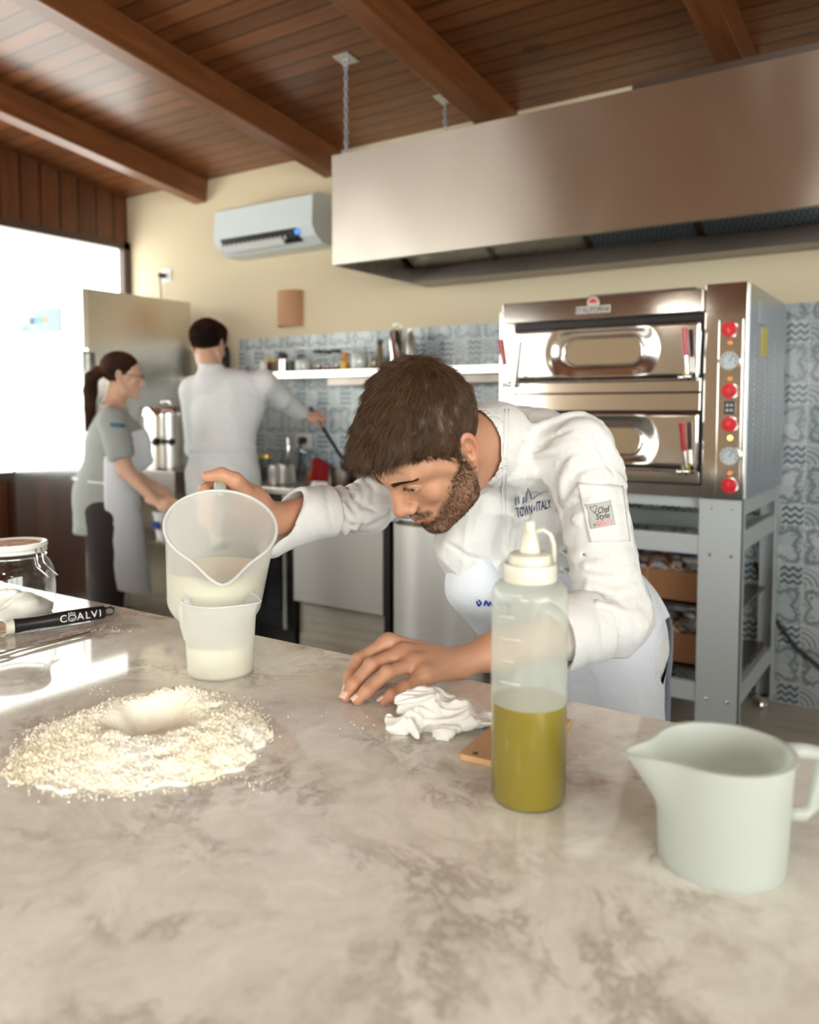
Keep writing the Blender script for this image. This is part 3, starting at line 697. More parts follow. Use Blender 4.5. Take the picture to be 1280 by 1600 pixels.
for x in (OX1-.035, OX0+.007):
    rail((x, OY0+.046, zu0+.02), (x+.027, OY1-.092, zu1+.02)); rail((x, OY0+.046, zl0), (x+.027, OY1-.092, zl1)); 
    rail((x, OY0+.046, SZ-.06), (x+.027, OY1-.092, SZ-.002))
rail((OX0+.003, OY0+.046, SZ-.04), (OX1-.036, OY0+.075, SZ-.001))
MB().box((xb+.0, OY0+.09, zl0), (xb+.032, OY0+.115, SZ-.05), bev=.002).build('upright', mat('cream_paint', (.60, .58, .48), .5), st)
# shelves for the cartons
SH1, SH2 = .300, .545
for z in (SH1, SH2):
    b = MB(); b.box((OX0+.034, OY0+.12, z-.012), (OX1-.036, OY1-.1, z-.002)); b.build('shelf', m_dark_steel, st)
m_card = mat('cardboard', (.30, .135, .055), .8, bump=(90, .15, .001))
def carton(z, lab):
    e = empty('cardboard_box', (-1.0, 3.42, z), lab, 'box', 'cartons on the oven stand shelves')
    b = MB(); x0, x1, y0, y1, h = -1.22, -.80, 3.24, 3.60, .12; t = .005
    b.box((x0, y0, z), (x1, y1, z+t)); b.box((x0, y0, z), (x1, y0+t, z+h)); b.box((x0, y1-t, z), (x1, y1, z+h)); b.box((x0, y0+t, z), (x0+t, y1-t, z+h)); b.box((x1-t, y0+t, z), (x1, y1-t, z+h)); b.build('box_tray', m_card, e)
    MB().box((-1.01, y0-.001, z+.005), (-1.0, y0, z+h)).build('tape_seam', mat('tape', (.38, .2, .1), .5), e)
    f_ = Field((x0, y0, z), (x1, y1, z+.2), .006); rg = np.random.default_rng(int(z*1000))
    for k in range(34): q = (rg.uniform(x0+.05, x1-.05), rg.uniform(y0+.04, y1-.04), z+rg.uniform(.085, .125)); f_.ell(q, (rg.uniform(.03, .05), rg.uniform(.02, .04), rg.uniform(.012, .03)), .004)
    V, F = f_.mesh(); link_world('packed_bags', vf_mesh(V, F), m_bags, e)
    return e
m_bags = mat('crinkled_packs', (.5, .4, .3), .3)
c = ramp(m_bags, noise(m_bags, coords(m_bags), 26, 4, .6, .8), [(.36, (.03, .03, .05)), (.45, (.36, .13, .03)), (.52, (.60, .56, .50)), (.66, (.30, .32, .42))]); L(m_bags, c, bsdf(m_bags).inputs['Base Color'])
carton(SH1, 'low brown cardboard box on the bottom shelf of the oven stand'); e = carton(SH2, 'low brown cardboard box on the upper shelf of the oven stand')
m_blue = mat('blue_lid', (.01, .06, .25), .4)
for x in (-1.13, -.90):
    t = MB().box((x-.055, 3.40, SH2+.155), (x+.055, 3.52, SH2+.195), bev=.006).build('blue_pack', m_blue, e)
# black cable along the tiled wall
pts = [(-.72, 3.875, .62), (-.66, 3.87, .42), (-.55, 3.87, .27), (-.42, 3.87, .17), (-.3, 3.86, .09), (-.15, 3.84, .02), (.1, 3.8, .008)]
tag(MB().tube(pts, .008, 8).build('power_cable', m_black, smooth=True), 'black power cable hanging down the tiled wall right of the oven stand', 'cable')
# ---- extractor hood
HX0, HX1, HY0, HY1, HZ0, HZ1 = -2.455, 1.35, 3.04, 3.885, 1.975, 2.478
hd = empty('extractor_hood', (-.6, 3.4, HZ0), 'long brushed stainless steel extractor hood hung from the wooden ceiling', 'extractor hood')
MB().box((HX0, HY0, HZ0), (HX1, HY0+.003, HZ1), bev=.001).build('front_panel', m_hood, hd)
b = MB(); b.box((HX0, HY0+.003, HZ0), (HX0+.003, HY1, HZ1)); b.box((HX1-.003, HY0+.003, HZ0), (HX1, HY1, HZ1)); b.box((HX0+.003, HY0+.003, HZ1-.003), (HX1-.003, HY1, HZ1)); b.box((HX0+.003, HY1-.003, HZ0), (HX1-.003, HY1, HZ1-.003)); b.build('hood_shell', m_steel, hd)
b = MB(); b.prism([(HX0+.004, 3.70, HZ0), (HX0+.004, HY1-.004, HZ0), (HX0+.004, HY1-.004, HZ0+.085), (HX0+.004, 3.70, HZ0+.075)], (HX1-HX0-.008, 0, 0)); b.box((HX0+.004, HY0+.004, HZ0), (HX1-.004, HY0+.03, HZ0+.012)); b.build('grease_channel', m_dark_steel, hd)
m_mesh = mat('mesh_filter', (.32, .38, .45), .4, .8)
vv = coords(m_mesh); ch = N(m_mesh, 'ShaderNodeTexChecker'); ch.inputs['Scale'].default_value = 90; L(m_mesh, vv, ch.inputs['Vector']); ch.inputs['Color1'].default_value = (.42, .50, .60, 1); ch.inputs['Color2'].default_value = (.16, .19, .23, 1); L(m_mesh, ch.outputs['Color'], bsdf(m_mesh).inputs['Base Color'])
xf = HX0+.03; A0 = (3.70, HZ0+.078); A1 = (3.12, HZ1-.09)
k = 0
while xf < HX1-.1:
    x2 = min(xf+.47, HX1-.02); o = MB().prism([(xf, A0[0], A0[1]), (x2, A0[0], A0[1]), (x2, A1[0], A1[1]), (xf, A1[0], A1[1])], (0, .01, .02)).build('grease_filter', m_mesh if k > 1 else m_steel, hd)
    MB().prism([(x2, A0[0]-.004, A0[1]-.004), (x2+.03, A0[0]-.004, A0[1]-.004), (x2+.03, A1[0], A1[1]), (x2, A1[0], A1[1])], (0, .01, .02)).build('filter_divider', m_dark_steel, hd); xf = x2+.03; k += 1
MB().box((-1.06, 3.12, HZ1), (1.2, 3.85, HZ1+.055)).build('duct_box', m_dark_steel, hd)
# ---- chains
m_zinc = mat('galvanised_steel', (.45, .50, .56), .3, .9)
def chain(x, y, z0, lab, nl=None):
    zc = ceil_z(y); e = empty('hanging_chain', (x, y, z0), lab, 'chain', 'chains holding the hood')
    p = MB().box((-.045, -.045, -.004), (.045, .045, 0), bev=.001, mat=Matrix.Translation((x, y, zc-.001)) @ Matrix.Rotation(-CS, 4, 'X')).build('ceiling_plate', m_badge, e)
    MB().tube([(x+.014*math.cos(t), y, zc-.018+.014*math.sin(t)) for t in np.linspace(0, 6.283, 17)[:-1]], .004, 8, closed=True).build('eye_bolt', m_zinc, e, smooth=True)
    z0 = z0+.012; n = int(round((zc-.03-z0)/.024)); pt = (zc-.03-z0)/n
    for k in range(n):
        zc_ = z0+pt*(k+.5); b = MB(); a = (k % 2)*math.pi/2 + .3; L_ = pt*.72; w_ = .0085
        pts = []
        for t in range(12):
            an = 2*math.pi*t/12; u_ = w_*math.cos(an); q_ = L_*.42*math.copysign(abs(math.sin(an))**.8, math.sin(an)) + math.copysign(pt*.14, math.sin(an)) if abs(math.sin(an)) > .01 else 0
            pts.append((x+u_*math.cos(a), y+u_*math.sin(a), zc_+q_))
        b.tube(pts, .0028, 6, closed=True).build('link', m_zinc, e, smooth=True)
chain(-2.415, 3.10, HZ1, 'steel chain holding the left front corner of the hood')
chain(-2.19, 3.62, HZ1, 'short steel chain with ceiling plate above the back of the hood')
# ---- air conditioner
ac = empty('air_conditioner', (-3.5, 3.78, 2.27), 'white split air conditioner on the cream wall left of the hood', 'air conditioner')
ax0, ax1 = -3.90, -3.10
prof = [(3.895, 2.555), (3.72, 2.555), (3.665, 2.53), (3.655, 2.36), (3.69, 2.305), (3.76, 2.265), (3.895, 2.265)]
b = MB(); b.prism([(ax0, y, z) for y, z in prof], (ax1-ax0, 0, 0)); b.build('casing', m_acw := mat('ac_white', (.74, .82, .84), .35), ac)
b = MB(); b.prism([(ax0+.06, y, z) for y, z in [(3.650, 2.352), (3.662, 2.352), (3.72, 2.285), (3.705, 2.283), (3.680, 2.302)]], (.62, 0, 0)); b.build('air_outlet', m_black, ac)
b = MB()
for k in range(14): x = ax0+.08+k*.038; b.box((x, 3.668, 2.300), (x+.012, 3.690, 2.325))
b.prism([(ax0+.07, y, z) for y, z in [(3.648, 2.302), (3.656, 2.312), (3.690, 2.280), (3.684, 2.274)]], (.50, 0, 0)); b.build('louvre_flap', m_white, ac)
MB().prism([(ax1-.13, y-.003, z) for y, z in [(3.652, 2.340), (3.662, 2.340), (3.674, 2.318), (3.666, 2.316)]], (.025, 0, 0)).build('display', mat('ac_display', (.05, .15, .6), .3, emit=(.1, .35, 1), es=.5), ac)
# ---- clay wall light
m_clay = mat('terracotta', (.52, .29, .16), .85, bump=(40, .2, .002))
sc_ = MB(); n = 20; z0, z1 = 1.815, 2.035; xc = (onY(448, 480, 3.85))[0]; r_ = .092
ring = [(xc+r_*math.cos(math.pi*k/n), YB-.001-.085*math.sin(math.pi*k/n)) for k in range(n+1)]
inn = [(xc+(r_-.008)*math.cos(math.pi*k/n), YB-.001-.077*math.sin(math.pi*k/n)) for k in range(n+1)]
sc_.prism([(x, y, z0) for x, y in ring+inn[::-1]], (0, 0, z1-z0))
tag(sc_.build('wall_light', m_clay, sharp=40), 'half-round terracotta wall light on the cream wall below the air conditioner', 'wall light')
# ---- sockets
def socket(cx, cz, y, lab, w=.10):
    e = empty('power_socket', (cx, y, cz), lab, 'socket')
    MB().box((cx-w/2, y-.008, cz-.045), (cx+w/2, y-.0005, cz+.045), bev=.002).build('cover_plate', m_white, e); return e
q = onY(261, 431, YB); e = socket(q[0], q[2], YB, 'white wall socket with a plugged-in cable above the fridge')
b = MB(); b.cyl((q[0]-.02, YB-.009, q[2]), (q[0]-.02, YB-.05, q[2]), .018, 16); b.tube([(q[0]-.02, YB-.045, q[2]-.01), (q[0]-.035, YB-.03, q[2]-.06), (q[0]-.035, YB-.012, q[2]-.35), (q[0]-.035, YB-.012, q[2]-.6)], .005, 8)
tag(b.build('plug', m_black, smooth=True), 'black plug and thin cable dropping behind the fridge', 'plug')
q = onY(475, 688, YB-.012); e = socket(q[0], q[2], YB-.012, 'white double socket on the tiled wall behind the man in white', .13)
b = MB(); b.cyl((q[0]+.01, YB-.021, q[2]), (q[0]+.01, YB-.06, q[2]), .022, 16); b.tube([(q[0]+.01, YB-.055, q[2]-.01), (q[0]+.005, YB-.05, q[2]-.08), (q[0]-.01, YB-.05, .885+.03), (q[0]-.015, YB-.06, .888)], .007, 8)
tag(b.build('plug', m_black, smooth=True), 'black plug with cord in the socket on the tiled wall', 'plug')
# ---- fridge
m_slot = mat('dark_slot', (.05, .05, .05), .9, spec=.03)
FX0, FX1, FY0, FY1, FZ1 = -4.94, -4.17, 2.90, 3.70, 1.995
fr = empty('upright_fridge', ((FX0+FX1)/2, (FY0+FY1)/2, 0), 'tall stainless steel upright fridge with a display panel beside the window', 'fridge')
m_fr = steel('fridge_steel', (.70, .66, .60), .26, (1, 40, 1), .08, bstr=.06)
b = MB(); b.box((FX0, FY0+.03, .12), (FX1, FY1, FZ1), bev=.004); b.build('cabinet', m_fr, fr)
zs = onY(133, 545, FY0)[2]
b = MB(); b.box((FX0, FY0, zs+.006), (FX1, FY0+.03, FZ1), bev=.003); hd_ = b.build('control_fascia', m_frf := steel('fridge_front_steel', (.86, .87, .86), .16, (1, 1, 1), .02, bstr=0), fr)
m_disp = mat('display_panel', (.42, .53, .60), .9, spec=.03)
m_disp_ = 0; dsp = MB().box((-4.80, FY0-.003, 1.755), (-4.37, FY0, 1.90), bev=.001).build('display_panel', m_disp, hd_)
m_bl = mat('screen_blue', (.02, .12, .7), .3, emit=(.05, .2, 1), es=.8); m_gr = mat('screen_green', (.05, .35, .2), .3); m_or = mat('screen_orange', (.7, .25, .05), .3)
for x, w_, mm, nm in ((-4.66, .05, m_black, 'display_digit'), (-4.62, .035, m_bl, 'display_digit'), (-4.575, .035, m_gr, 'display_digit'), (-4.525, .03, m_or, 'display_digit')):
    MB().box((x-w_/2, FY0-.005, 1.815), (x+w_/2, FY0-.003, 1.85)).build(nm, mm, dsp)
MB().box((-4.78, FY0-.005, 1.785), (-4.70, FY0-.003, 1.80)).build('display_emblem', m_gr, dsp)
b = MB()
for k in range(16):
    z = 1.68+k*.017
    for x in (FX0+.03, FX1-.085): b.box((x, FY0-.002, z), (x+.05, FY0+.001, z+.007))
b.build('louvres', m_slot, hd_)
b = MB(); b.box((FX0+.054, FY0-.008, .14), (FX1-.004, FY0+.026, zs-.010), bev=.004); b.build('door', m_frf, fr)
MB().box((FX0+.002, FY0+.012, .14), (FX0+.052, FY0+.029, zs-.004)).build('door_gap', m_slot, fr)
b = MB(); b.tube([(FX1+.001, FY0+.06, .2), (FX1+.012, FY0+.06, .2), (FX1+.012, FY0+.06, zs-.02), (FX1+.001, FY0+.01, zs-.02)], .006, 8); b.build('hinge_rod', m_black, fr)
for x in (FX0+.06, FX1-.06):
    for y in (FY0+.1, FY1-.06): MB().cyl((x, y, .0085 if y < 3.2 else .0005), (x, y, .121), .022, 14).build('foot', m_steel, fr)
# ---- boiler block left of the counter
bb = empty('pasta_cooker', (-3.8, 3.2, 0), 'square stainless steel cooker block between the fridge and the man in white', 'cooker')
bx0, bx1, by0, by1, bz = -4.13, -3.47, 2.95, 3.55, .965
b = MB(); b.box((bx0, by0, bz-.16), (bx1, by1, bz), bev=.004); b.box((bx0, by1-.05, bz), (bx1, by1, bz+.05), bev=.004); b.build('cooker_top', m_dark_steel, bb)
b = MB(); b.box((bx0, by0+.02, .12), (bx0+.02, by1, bz-.161)); b.box((bx1-.02, by0+.02, .12), (bx1, by1, bz-.161)); b.box((bx0+.021, by1-.02, .12), (bx1-.021, by1, bz-.161)); b.box((bx0+.021, by0+.02, .55), (bx1-.021, by1-.021, .57)); b.box((bx0+.021, by0+.02, .12), (bx1-.021, by1-.021, .14)); b.build('open_cabinet', m_steel, bb)
for x in (bx0+.05, bx1-.05):
    for y in (by0+.08, by1-.06): MB().cyl((x, y, .0085 if y < 3.2 else .0005), (x, y, .119), .02, 12).build('foot', m_steel, bb)
t = empty('plastic_tub', (-3.72, 3.12, .571), 'white plastic tub with blue mark on the shelf inside the cooker block', 'tub')
MB().lathe([(.0, 0), (.075, 0), (.09, .13), (.094, .13), (.094, .15), (0, .15)], (-3.72, 3.12, .571), 28).build('tub_body', m_white, t, sharp=40); MB().box((-3.75, 3.022, .63), (-3.70, 3.03, .67)).build('blue_mark', m_blue, t)
pt = empty('cooking_pot', (-3.80, 3.19, bz), 'tall lidded steel boiling pot with black tap knob on the cooker block', 'pot')
pz = bz+.003; pr = .148
MB().lathe([(0, 0), (pr, 0), (pr, .295), (0, .295)], (-3.80, 3.19, pz), 48).build('pot_body', m_potst := steel('pot_steel', (.72, .70, .66), .25, (1, 1, 1), .03, bstr=0), pt, sharp=40)
MB().lathe([(0, .345), (pr+.004, .345), (pr+.012, .335), (pr+.012, .296), (0, .296)], (-3.80, 3.19, pz), 48).build('lid', m_chrome, pt, sharp=40)
MB().tube([(-3.84, 3.17, pz+.346), (-3.83, 3.17, pz+.378), (-3.77, 3.18, pz+.378), (-3.76, 3.18, pz+.346)], .008, 8).build('lid_handle', m_chrome, pt, smooth=True)
kx, ky = onY(250, 690, 3.03)[0], 3.03; kz = onY(250, 690, 3.03)[2]
b = MB(); b.cyl((kx-.012, ky-.03, kz), (kx+.012, ky-.025, kz), .022, 16); b.cyl((kx+.0, ky-.028, kz), (kx+.11, ky+.012, kz+.004), .008, 10); b.cyl((kx+.08, ky, kz), (kx+.10, ky+.01, kz), .018, 16); b.ball((kx+.045, ky-.01, kz), .014, 8); b.cyl((kx+.09, ky+.0, kz), (-3.80+.10, 3.19-.10, kz), .008, 8); b.build('tap', m_black, pt, smooth=True)
ct = empty('steel_canister', (-3.62, 3.42, bz), 'small shiny steel canister behind the boiling pot', 'canister')
MB().lathe([(0, 0), (.045, 0), (.045, .38), (.03, .40), (0, .40)], (-3.60, 3.43, bz+.001), 24).build('canister_body', m_chrome, ct, sharp=40)
# ---- counter run
WT = .875
tag(MB().box((-3.46, 3.28, WT-.035), (-1.62, 3.885, WT), bev=.004).build('worktop', m_steel), 'stainless steel worktop along the tiled wall behind the chef', 'worktop')
rg_ = empty('oven_range', (-3.2, 3.55, 0), 'black range with chrome edge under the steel worktop', 'range')
b = MB(); b.box((-3.45, 3.32, .10), (-2.965, 3.86, WT-.037), bev=.004); b.build('range_body', m_black, rg_)
MB().box((-3.40, 3.305, .2), (-3.04, 3.32, .72), bev=.003).build('oven_door', m_black_gloss, rg_)
b = MB(); b.box((-3.02, 3.296, .10), (-2.995, 3.32, WT-.04), bev=.002); b.build('edge_strip', m_steel, rg_)
MB().tube([(-3.38, 3.30, .66), (-3.38, 3.28, .66), (-3.08, 3.28, .66), (-3.08, 3.30, .66)], .008, 8).build('handle', m_steel, rg_, smooth=True)
MB().box((-3.43, 3.36, .0005), (-2.99, 3.84, .10)).build('plinth', m_black, rg_)
m_floor_lit = mat('lit_floor_bands', (.6, .55, .47), .35); L(m_floor_lit, ramp(m_floor_lit, noise(m_floor_lit, coords(m_floor_lit, (1, 1, 14)), 2.0, 4, .6, .5), [(.3, (.50, .45, .36)), (.5, (.68, .64, .54)), (.7, (.78, .75, .66))]), bsdf(m_floor_lit).inputs['Base Color'])  # floor colour made lighter, as if lit, for the panel under the cabinet
cb_ = empty('steel_cabinet', (-2.65, 3.55, 0), 'stainless steel base cabinet on legs beside the round steel bin', 'cabinet')
zb = onY(530, 952, 3.30)[2]
b = MB(); b.box((-2.955, 3.33, zb), (-2.352, 3.86, WT-.037), bev=.003); b.build('cabinet_body', m_steel, cb_)
m_soft = mat('satin_door', (.84, .83, .78), .42, .15)
MB().box((-2.95, 3.305, zb+.004), (-2.356, 3.329, .70), bev=.003).build('door', m_soft, cb_)
MB().box((-2.955, 3.36, .009), (-2.352, 3.375, zb-.001)).build('lit_floor_panel', m_floor_lit, cb_)  # added panel in place of the bright floor, which shade hides here
MB().prism([(-2.95, 3.29, .705), (-2.95, 3.329, .705), (-2.95, 3.329, .755), (-2.95, 3.30, .755)], (.594, 0, 0)).build('pull_ledge', m_chrome, cb_)
for x in (-2.90, -2.41):
    for y in (3.40, 3.80): MB().cyl((x, y, .001), (x, y, zb), .018, 14).build('leg', m_steel, cb_)
ds = empty('dark_cabinet', (-2.0, 3.5, 0), 'dark open cabinet under the worktop behind the round steel bin', 'cabinet')
b = MB(); b.box((-2.345, 3.30, .0005), (-2.31, 3.86, WT-.037)); b.box((-2.309, 3.60, .0005), (-1.665, 3.86, WT-.037)); b.box((-1.664, 3.33, .0005), (-1.64, 3.86, WT-.037)); b.build('cabinet_body', m_black, ds)  # left panel is a black strip put in for the gap's shade
# ---- round steel bin
bc = onY(681, 805, 3.02); bcx = bc[0]
bn = empty('steel_bin', (bcx, 3.05, .008), 'round brushed steel bin in front of the dark cabinet behind the chef', 'bin')
r_ = .20; zt = .80
MB().lathe([(0, .0), (r_, .0), (r_, zt), (0, zt)], (bcx, 3.05, .009), 64).build('bin_body', m_bin := mat('bin_steel', (.95, .95, .92), .32, .35), bn, sharp=40)
MB().lathe([(0, zt+.001), (r_+.003, zt+.001), (r_+.003, zt+.022), (0, zt+.022)], (bcx, 3.05, .009), 64).build('lid_ring', m_dark_steel, bn, sharp=40)
MB().lathe([(0, zt+.023), (r_+.002, zt+.023), (r_+.002, zt+.04), (r_*.9, zt+.065), (0, zt+.08)], (bcx, 3.05, .009), 64).build('lid', m_bin, bn, sharp=40)
# ---- wall shelf
SX0, SX1 = onY(404, 583, 3.62)[0], -1.66; SHZ = 1.522
sh = empty('wall_shelf', ((SX0+SX1)/2, 3.75, SHZ-.045), 'long stainless steel wall shelf of jars on the tiled wall', 'shelf')
MB().box((SX0, 3.60, SHZ-.042), (SX1, 3.886, SHZ), bev=.003).build('shelf_board', m_chrome2 := steel('shelf_steel', (.80, .78, .74), .2, (1, 1, 1), .03, bstr=0), sh)
b = MB(); b.box((SX0+.5, 3.66, SHZ-.085), (SX1-.1, 3.86, SHZ-.043)); b.build('under_rail', m_dark_steel, sh)
# ================================================================== THINGS ON THE MARBLE ISLAND
m_milkpl = plastic('milky_plastic', (.96, .97, .95), .50, .18, .35)
m_milkpl2 = plastic('white_milky_plastic', (.74, .77, .73), .22, .30, .45)
m_bott = plastic('bottle_plastic', (.86, .89, .85), .62, .15, .4)
_mx = [n for n in m_bott.node_tree.nodes if n.type == 'MIX_SHADER'][1]; _z = sepxyz(m_bott, coords(m_bott))[2]      # wetted by the oil the wall turns clear
L(m_bott, math_(m_bott, 'ADD', math_(m_bott, 'MULTIPLY', math_(m_bott, 'LESS_THAN', _z, .1035), .35), .62), _mx.inputs[0])
m_capw = mat('ivory_plastic', (.60, .59, .49), .35, sss=.1)
m_milk = mat('cloudy_water', (.82, .76, .60), .18, sss=.3)
m_oil = mat('olive_oil', (.23, .165, .004), .12, sss=.1, coat=.5)
m_glass = thin_glass('jar_glass', boost=1.8)
# ---- flour well
m_flour = mat('semolina_flour', (.90, .83, .66), .95, bump=(300, .25, .001))
n2_ = noise(m_flour, coords(m_flour), 9, 3); L(m_flour, ramp(m_flour, n2_, [(.35, (.83, .78, .60)), (.65, (.86, .84, .75))]), bsdf(m_flour).inputs['Base Color'])
def flour():
    cx, cy = -.805, .632; n = 440; ext = .170; g = np.linspace(-ext, ext, n); X, Y = np.meshgrid(g, g, indexing='ij')
    th = np.arctan2(Y, X); r = np.hypot(X, Y); Xc, Yc = X-.012, Y-.010; rcr = np.hypot(Xc, Yc)
    rg = np.random.default_rng(3)
    ro = .147 + .006*np.sin(3*th+1) + .004*np.sin(7*th+2) + .003*np.sin(13*th) + .0025*np.sin(29*th+1)
    rc = .068 + .006*np.sin(2*th+.5) + .004*np.sin(5*th)
    hp = .036 + .006*np.sin(th-.2) + .003*np.sin(4*th+.7)
    def fb(f, s): return wav(X, Y, 0*X, f, s, 4)
    out = hp*np.clip(1-(rcr-rc)/(ro-rc), 0, 1)*np.clip((ro-r)/.02+.15, 0, 1)**.6**1.0
    tt = np.clip((rcr/rc-.32)/.68, 0, 1); inn = .003+(hp-.003)*tt*tt*(3-2*tt)
    z = np.where(rcr > rc, out, inn)
    z += -.004*np.exp(-((rcr-rc)/.012)**2)
    def fft(lo_, hi_, be_, s_):
        w = np.random.default_rng(s_).normal(size=(n, n)); k_ = np.hypot(*np.meshgrid(np.fft.fftfreq(n, 2*ext/n), np.fft.fftfreq(n, 2*ext/n), indexing='ij')); a_ = np.where((k_ > lo_) & (k_ < hi_), np.maximum(k_, 1)**-be_, 0); q = np.real(np.fft.ifft2(np.fft.fft2(w)*a_)); return q/q.std()
    lump = np.abs(fft(60, 420, 1.1, 1))*.0013 + np.maximum(fft(90, 260, .6, 2), .6)*.0009
    k = np.clip((r-.04)/.02, 0, 1)*.9+.1
    z += (lump+fft(8, 60, 1.2, 5)*.0014)*k
    groove = np.exp(-((th-.35)/.5)**2)*np.exp(-((r-rc*.8)/.02)**2)*np.abs(np.sin(th*28))*.003; z -= groove
    # small clods
    for _ in range(260):
        a = rg.uniform(0, 6.283); q = rg.uniform(.07, .145); s_ = rg.uniform(.0010, .0020); px_, py_ = q*math.cos(a), q*math.sin(a)
        i0 = int((px_+ext)/(2*ext)*n); j0 = int((py_+ext)/(2*ext)*n); w = 6; sl = (slice(max(0, i0-w), i0+w), slice(max(0, j0-w), j0+w))
        dd = np.hypot(X[sl]-px_, Y[sl]-py_); z[sl] = np.maximum(z[sl], z[i0 % n, j0 % n] + np.sqrt(np.maximum(s_**2-dd**2, 0))-.0003)
    z = np.where(r > ro, -.002, np.maximum(z, .0002))
    V = np.stack([X+cx, Y+cy, z+TZ], -1).reshape(-1, 3); idx = np.arange(n*n).reshape(n, n)
    F = np.stack([idx[:-1, :-1], idx[1:, :-1], idx[1:, 1:], idx[:-1, 1:]], -1).reshape(-1, 4)
    keep = (z.reshape(-1)[F] > 0).any(1); F = F[keep]
    V[:, 2] = np.maximum(V[:, 2], TZ+.0001)
    u, inv = np.unique(F, return_inverse=True); me = vf_mesh(V[u], inv.reshape(F.shape))
    tag(link('flour_mound', me, m_flour), 'round mound of pale yellow flour with a hollow in the middle, on the marble top', 'flour')
    b = MB()
    for _ in range(420):
        a = rg.uniform(0, 6.283); q = .143+abs(rg.normal(0, .009)); s_ = rg.uniform(.0004, .0013)
        bmesh.ops.create_icosphere(b.bm, subdivisions=1, radius=s_, matrix=Matrix.Translation((cx+q*math.cos(a), cy+q*math.sin(a), TZ+s_*.6)))
    for (px, py, sp, nn) in ((185, 985, .02, 50), (385, 1100, .02, 60), (300, 1062, .02, 40), (155, 1078, .02, 40), (400, 1222, .015, 30), (560, 1130, .03, 20), (700, 1100, .05, 12)):
        q = onZ(px, py, TZ)
        for _ in range(nn):
            s_ = rg.uniform(.0003, .0011); bmesh.ops.create_icosphere(b.bm, subdivisions=1, radius=s_, matrix=Matrix.Translation((q[0]+rg.normal(0, sp), q[1]+rg.normal(0, sp*.5), TZ+s_*.5)))
    o = b.build('flour_dust', m_flour); tag(o, 'loose flour crumbs scattered on the marble around the mound', 'flour', kind='stuff')
flour()
# ---- graduated jugs
def jug_shell(prof_r, h, spout, sw, th=.0022, n=96, nz=30, spow=5, rimw=.0035, zs0=.55):
    """outer+inner wall; prof_r(t) radius; spout toward +x"""
    def rad(t, a):
        r = prof_r(t); w = math.exp(-(abs(a)/sw)**1.6); k = max(0, (t-zs0)/(1-zs0))**spow
        return r + spout*w*k
    V, F = [], []
    def ring(t, off, dz=0): 
        i0 = len(V)
        for i in range(n):
            a = (2*math.pi*i/n+math.pi) % (2*math.pi)-math.pi; r = rad(t, a)+off; V.append((r*math.cos(a), r*math.sin(a), t*h+dz))
        return i0
    rings = [ring(k/nz, 0) for k in range(nz+1)]; rings[-1:] = [ring(.985, 0), ring(.985, rimw), ring(1.0, rimw), ring(1.0, -th), ring(.985, -th)]
    rings += [ring(max(k/nz, .02), -th) for k in range(nz-1, -1, -1)]
    for A, B in zip(rings, rings[1:]):
        for i in range(n): j = (i+1) % n; F.append((A+i, A+j, B+j, B+i))
    F.append(tuple(range(n))[::-1]); F.append(tuple(rings[-1]+i for i in range(n)))
    return V, F
def jug_frame(o, a, fwd):
    """matrix with z along a, x along fwd (spout)"""
    z = Vector(a).normalized(); x = Vector(fwd); x = (x-z*x.dot(z)).normalized(); y = z.cross(x)
    return Matrix(((x.x, y.x, z.x, o[0]), (x.y, y.y, z.y, o[1]), (x.z, y.z, z.z, o[2]), (0, 0, 0, 1)))
def liquid(prof_r, h, Mx, zlev, th=.0030, n=64, nz=24, spout=0, sw=.3, spow=5, zs0=.55, t0=.025):
    """solid filling of the jug cut level at world height zlev"""
    bm = bmesh.new(); rings = []
    def rad(t, a): return prof_r(t)-th + spout*math.exp(-(abs(a)/sw)**1.6)*max(0, (t-zs0)/(1-zs0))**spow
    for k in range(nz+1):
        t = t0+(1-t0)*k/nz; R_ = []
        for i in range(n):
            a = (2*math.pi*i/n+math.pi) % (2*math.pi)-math.pi; r = rad(t, a); R_.append(bm.verts.new(Mx @ Vector((r*math.cos(a), r*math.sin(a), t*h))))
        rings.append(R_)
    for A, B in zip(rings, rings[1:]):
        for i in range(n): j = (i+1) % n; bm.faces.new((A[i], A[j], B[j], B[i]))
    bm.faces.new(rings[0][::-1]); bm.faces.new(rings[-1])
    r = bmesh.ops.bisect_plane(bm, geom=bm.verts[:]+bm.edges[:]+bm.faces[:], plane_co=(0, 0, zlev), plane_no=(0, 0, 1), clear_outer=True)
    es = [e for e in r['geom_cut'] if isinstance(e, bmesh.types.BMEdge)]; bmesh.ops.holes_fill(bm, edges=es)
    bmesh.ops.recalc_face_normals(bm, faces=bm.faces); me = bpy.data.meshes.new('liquid'); bm.to_mesh(me); bm.free(); return me
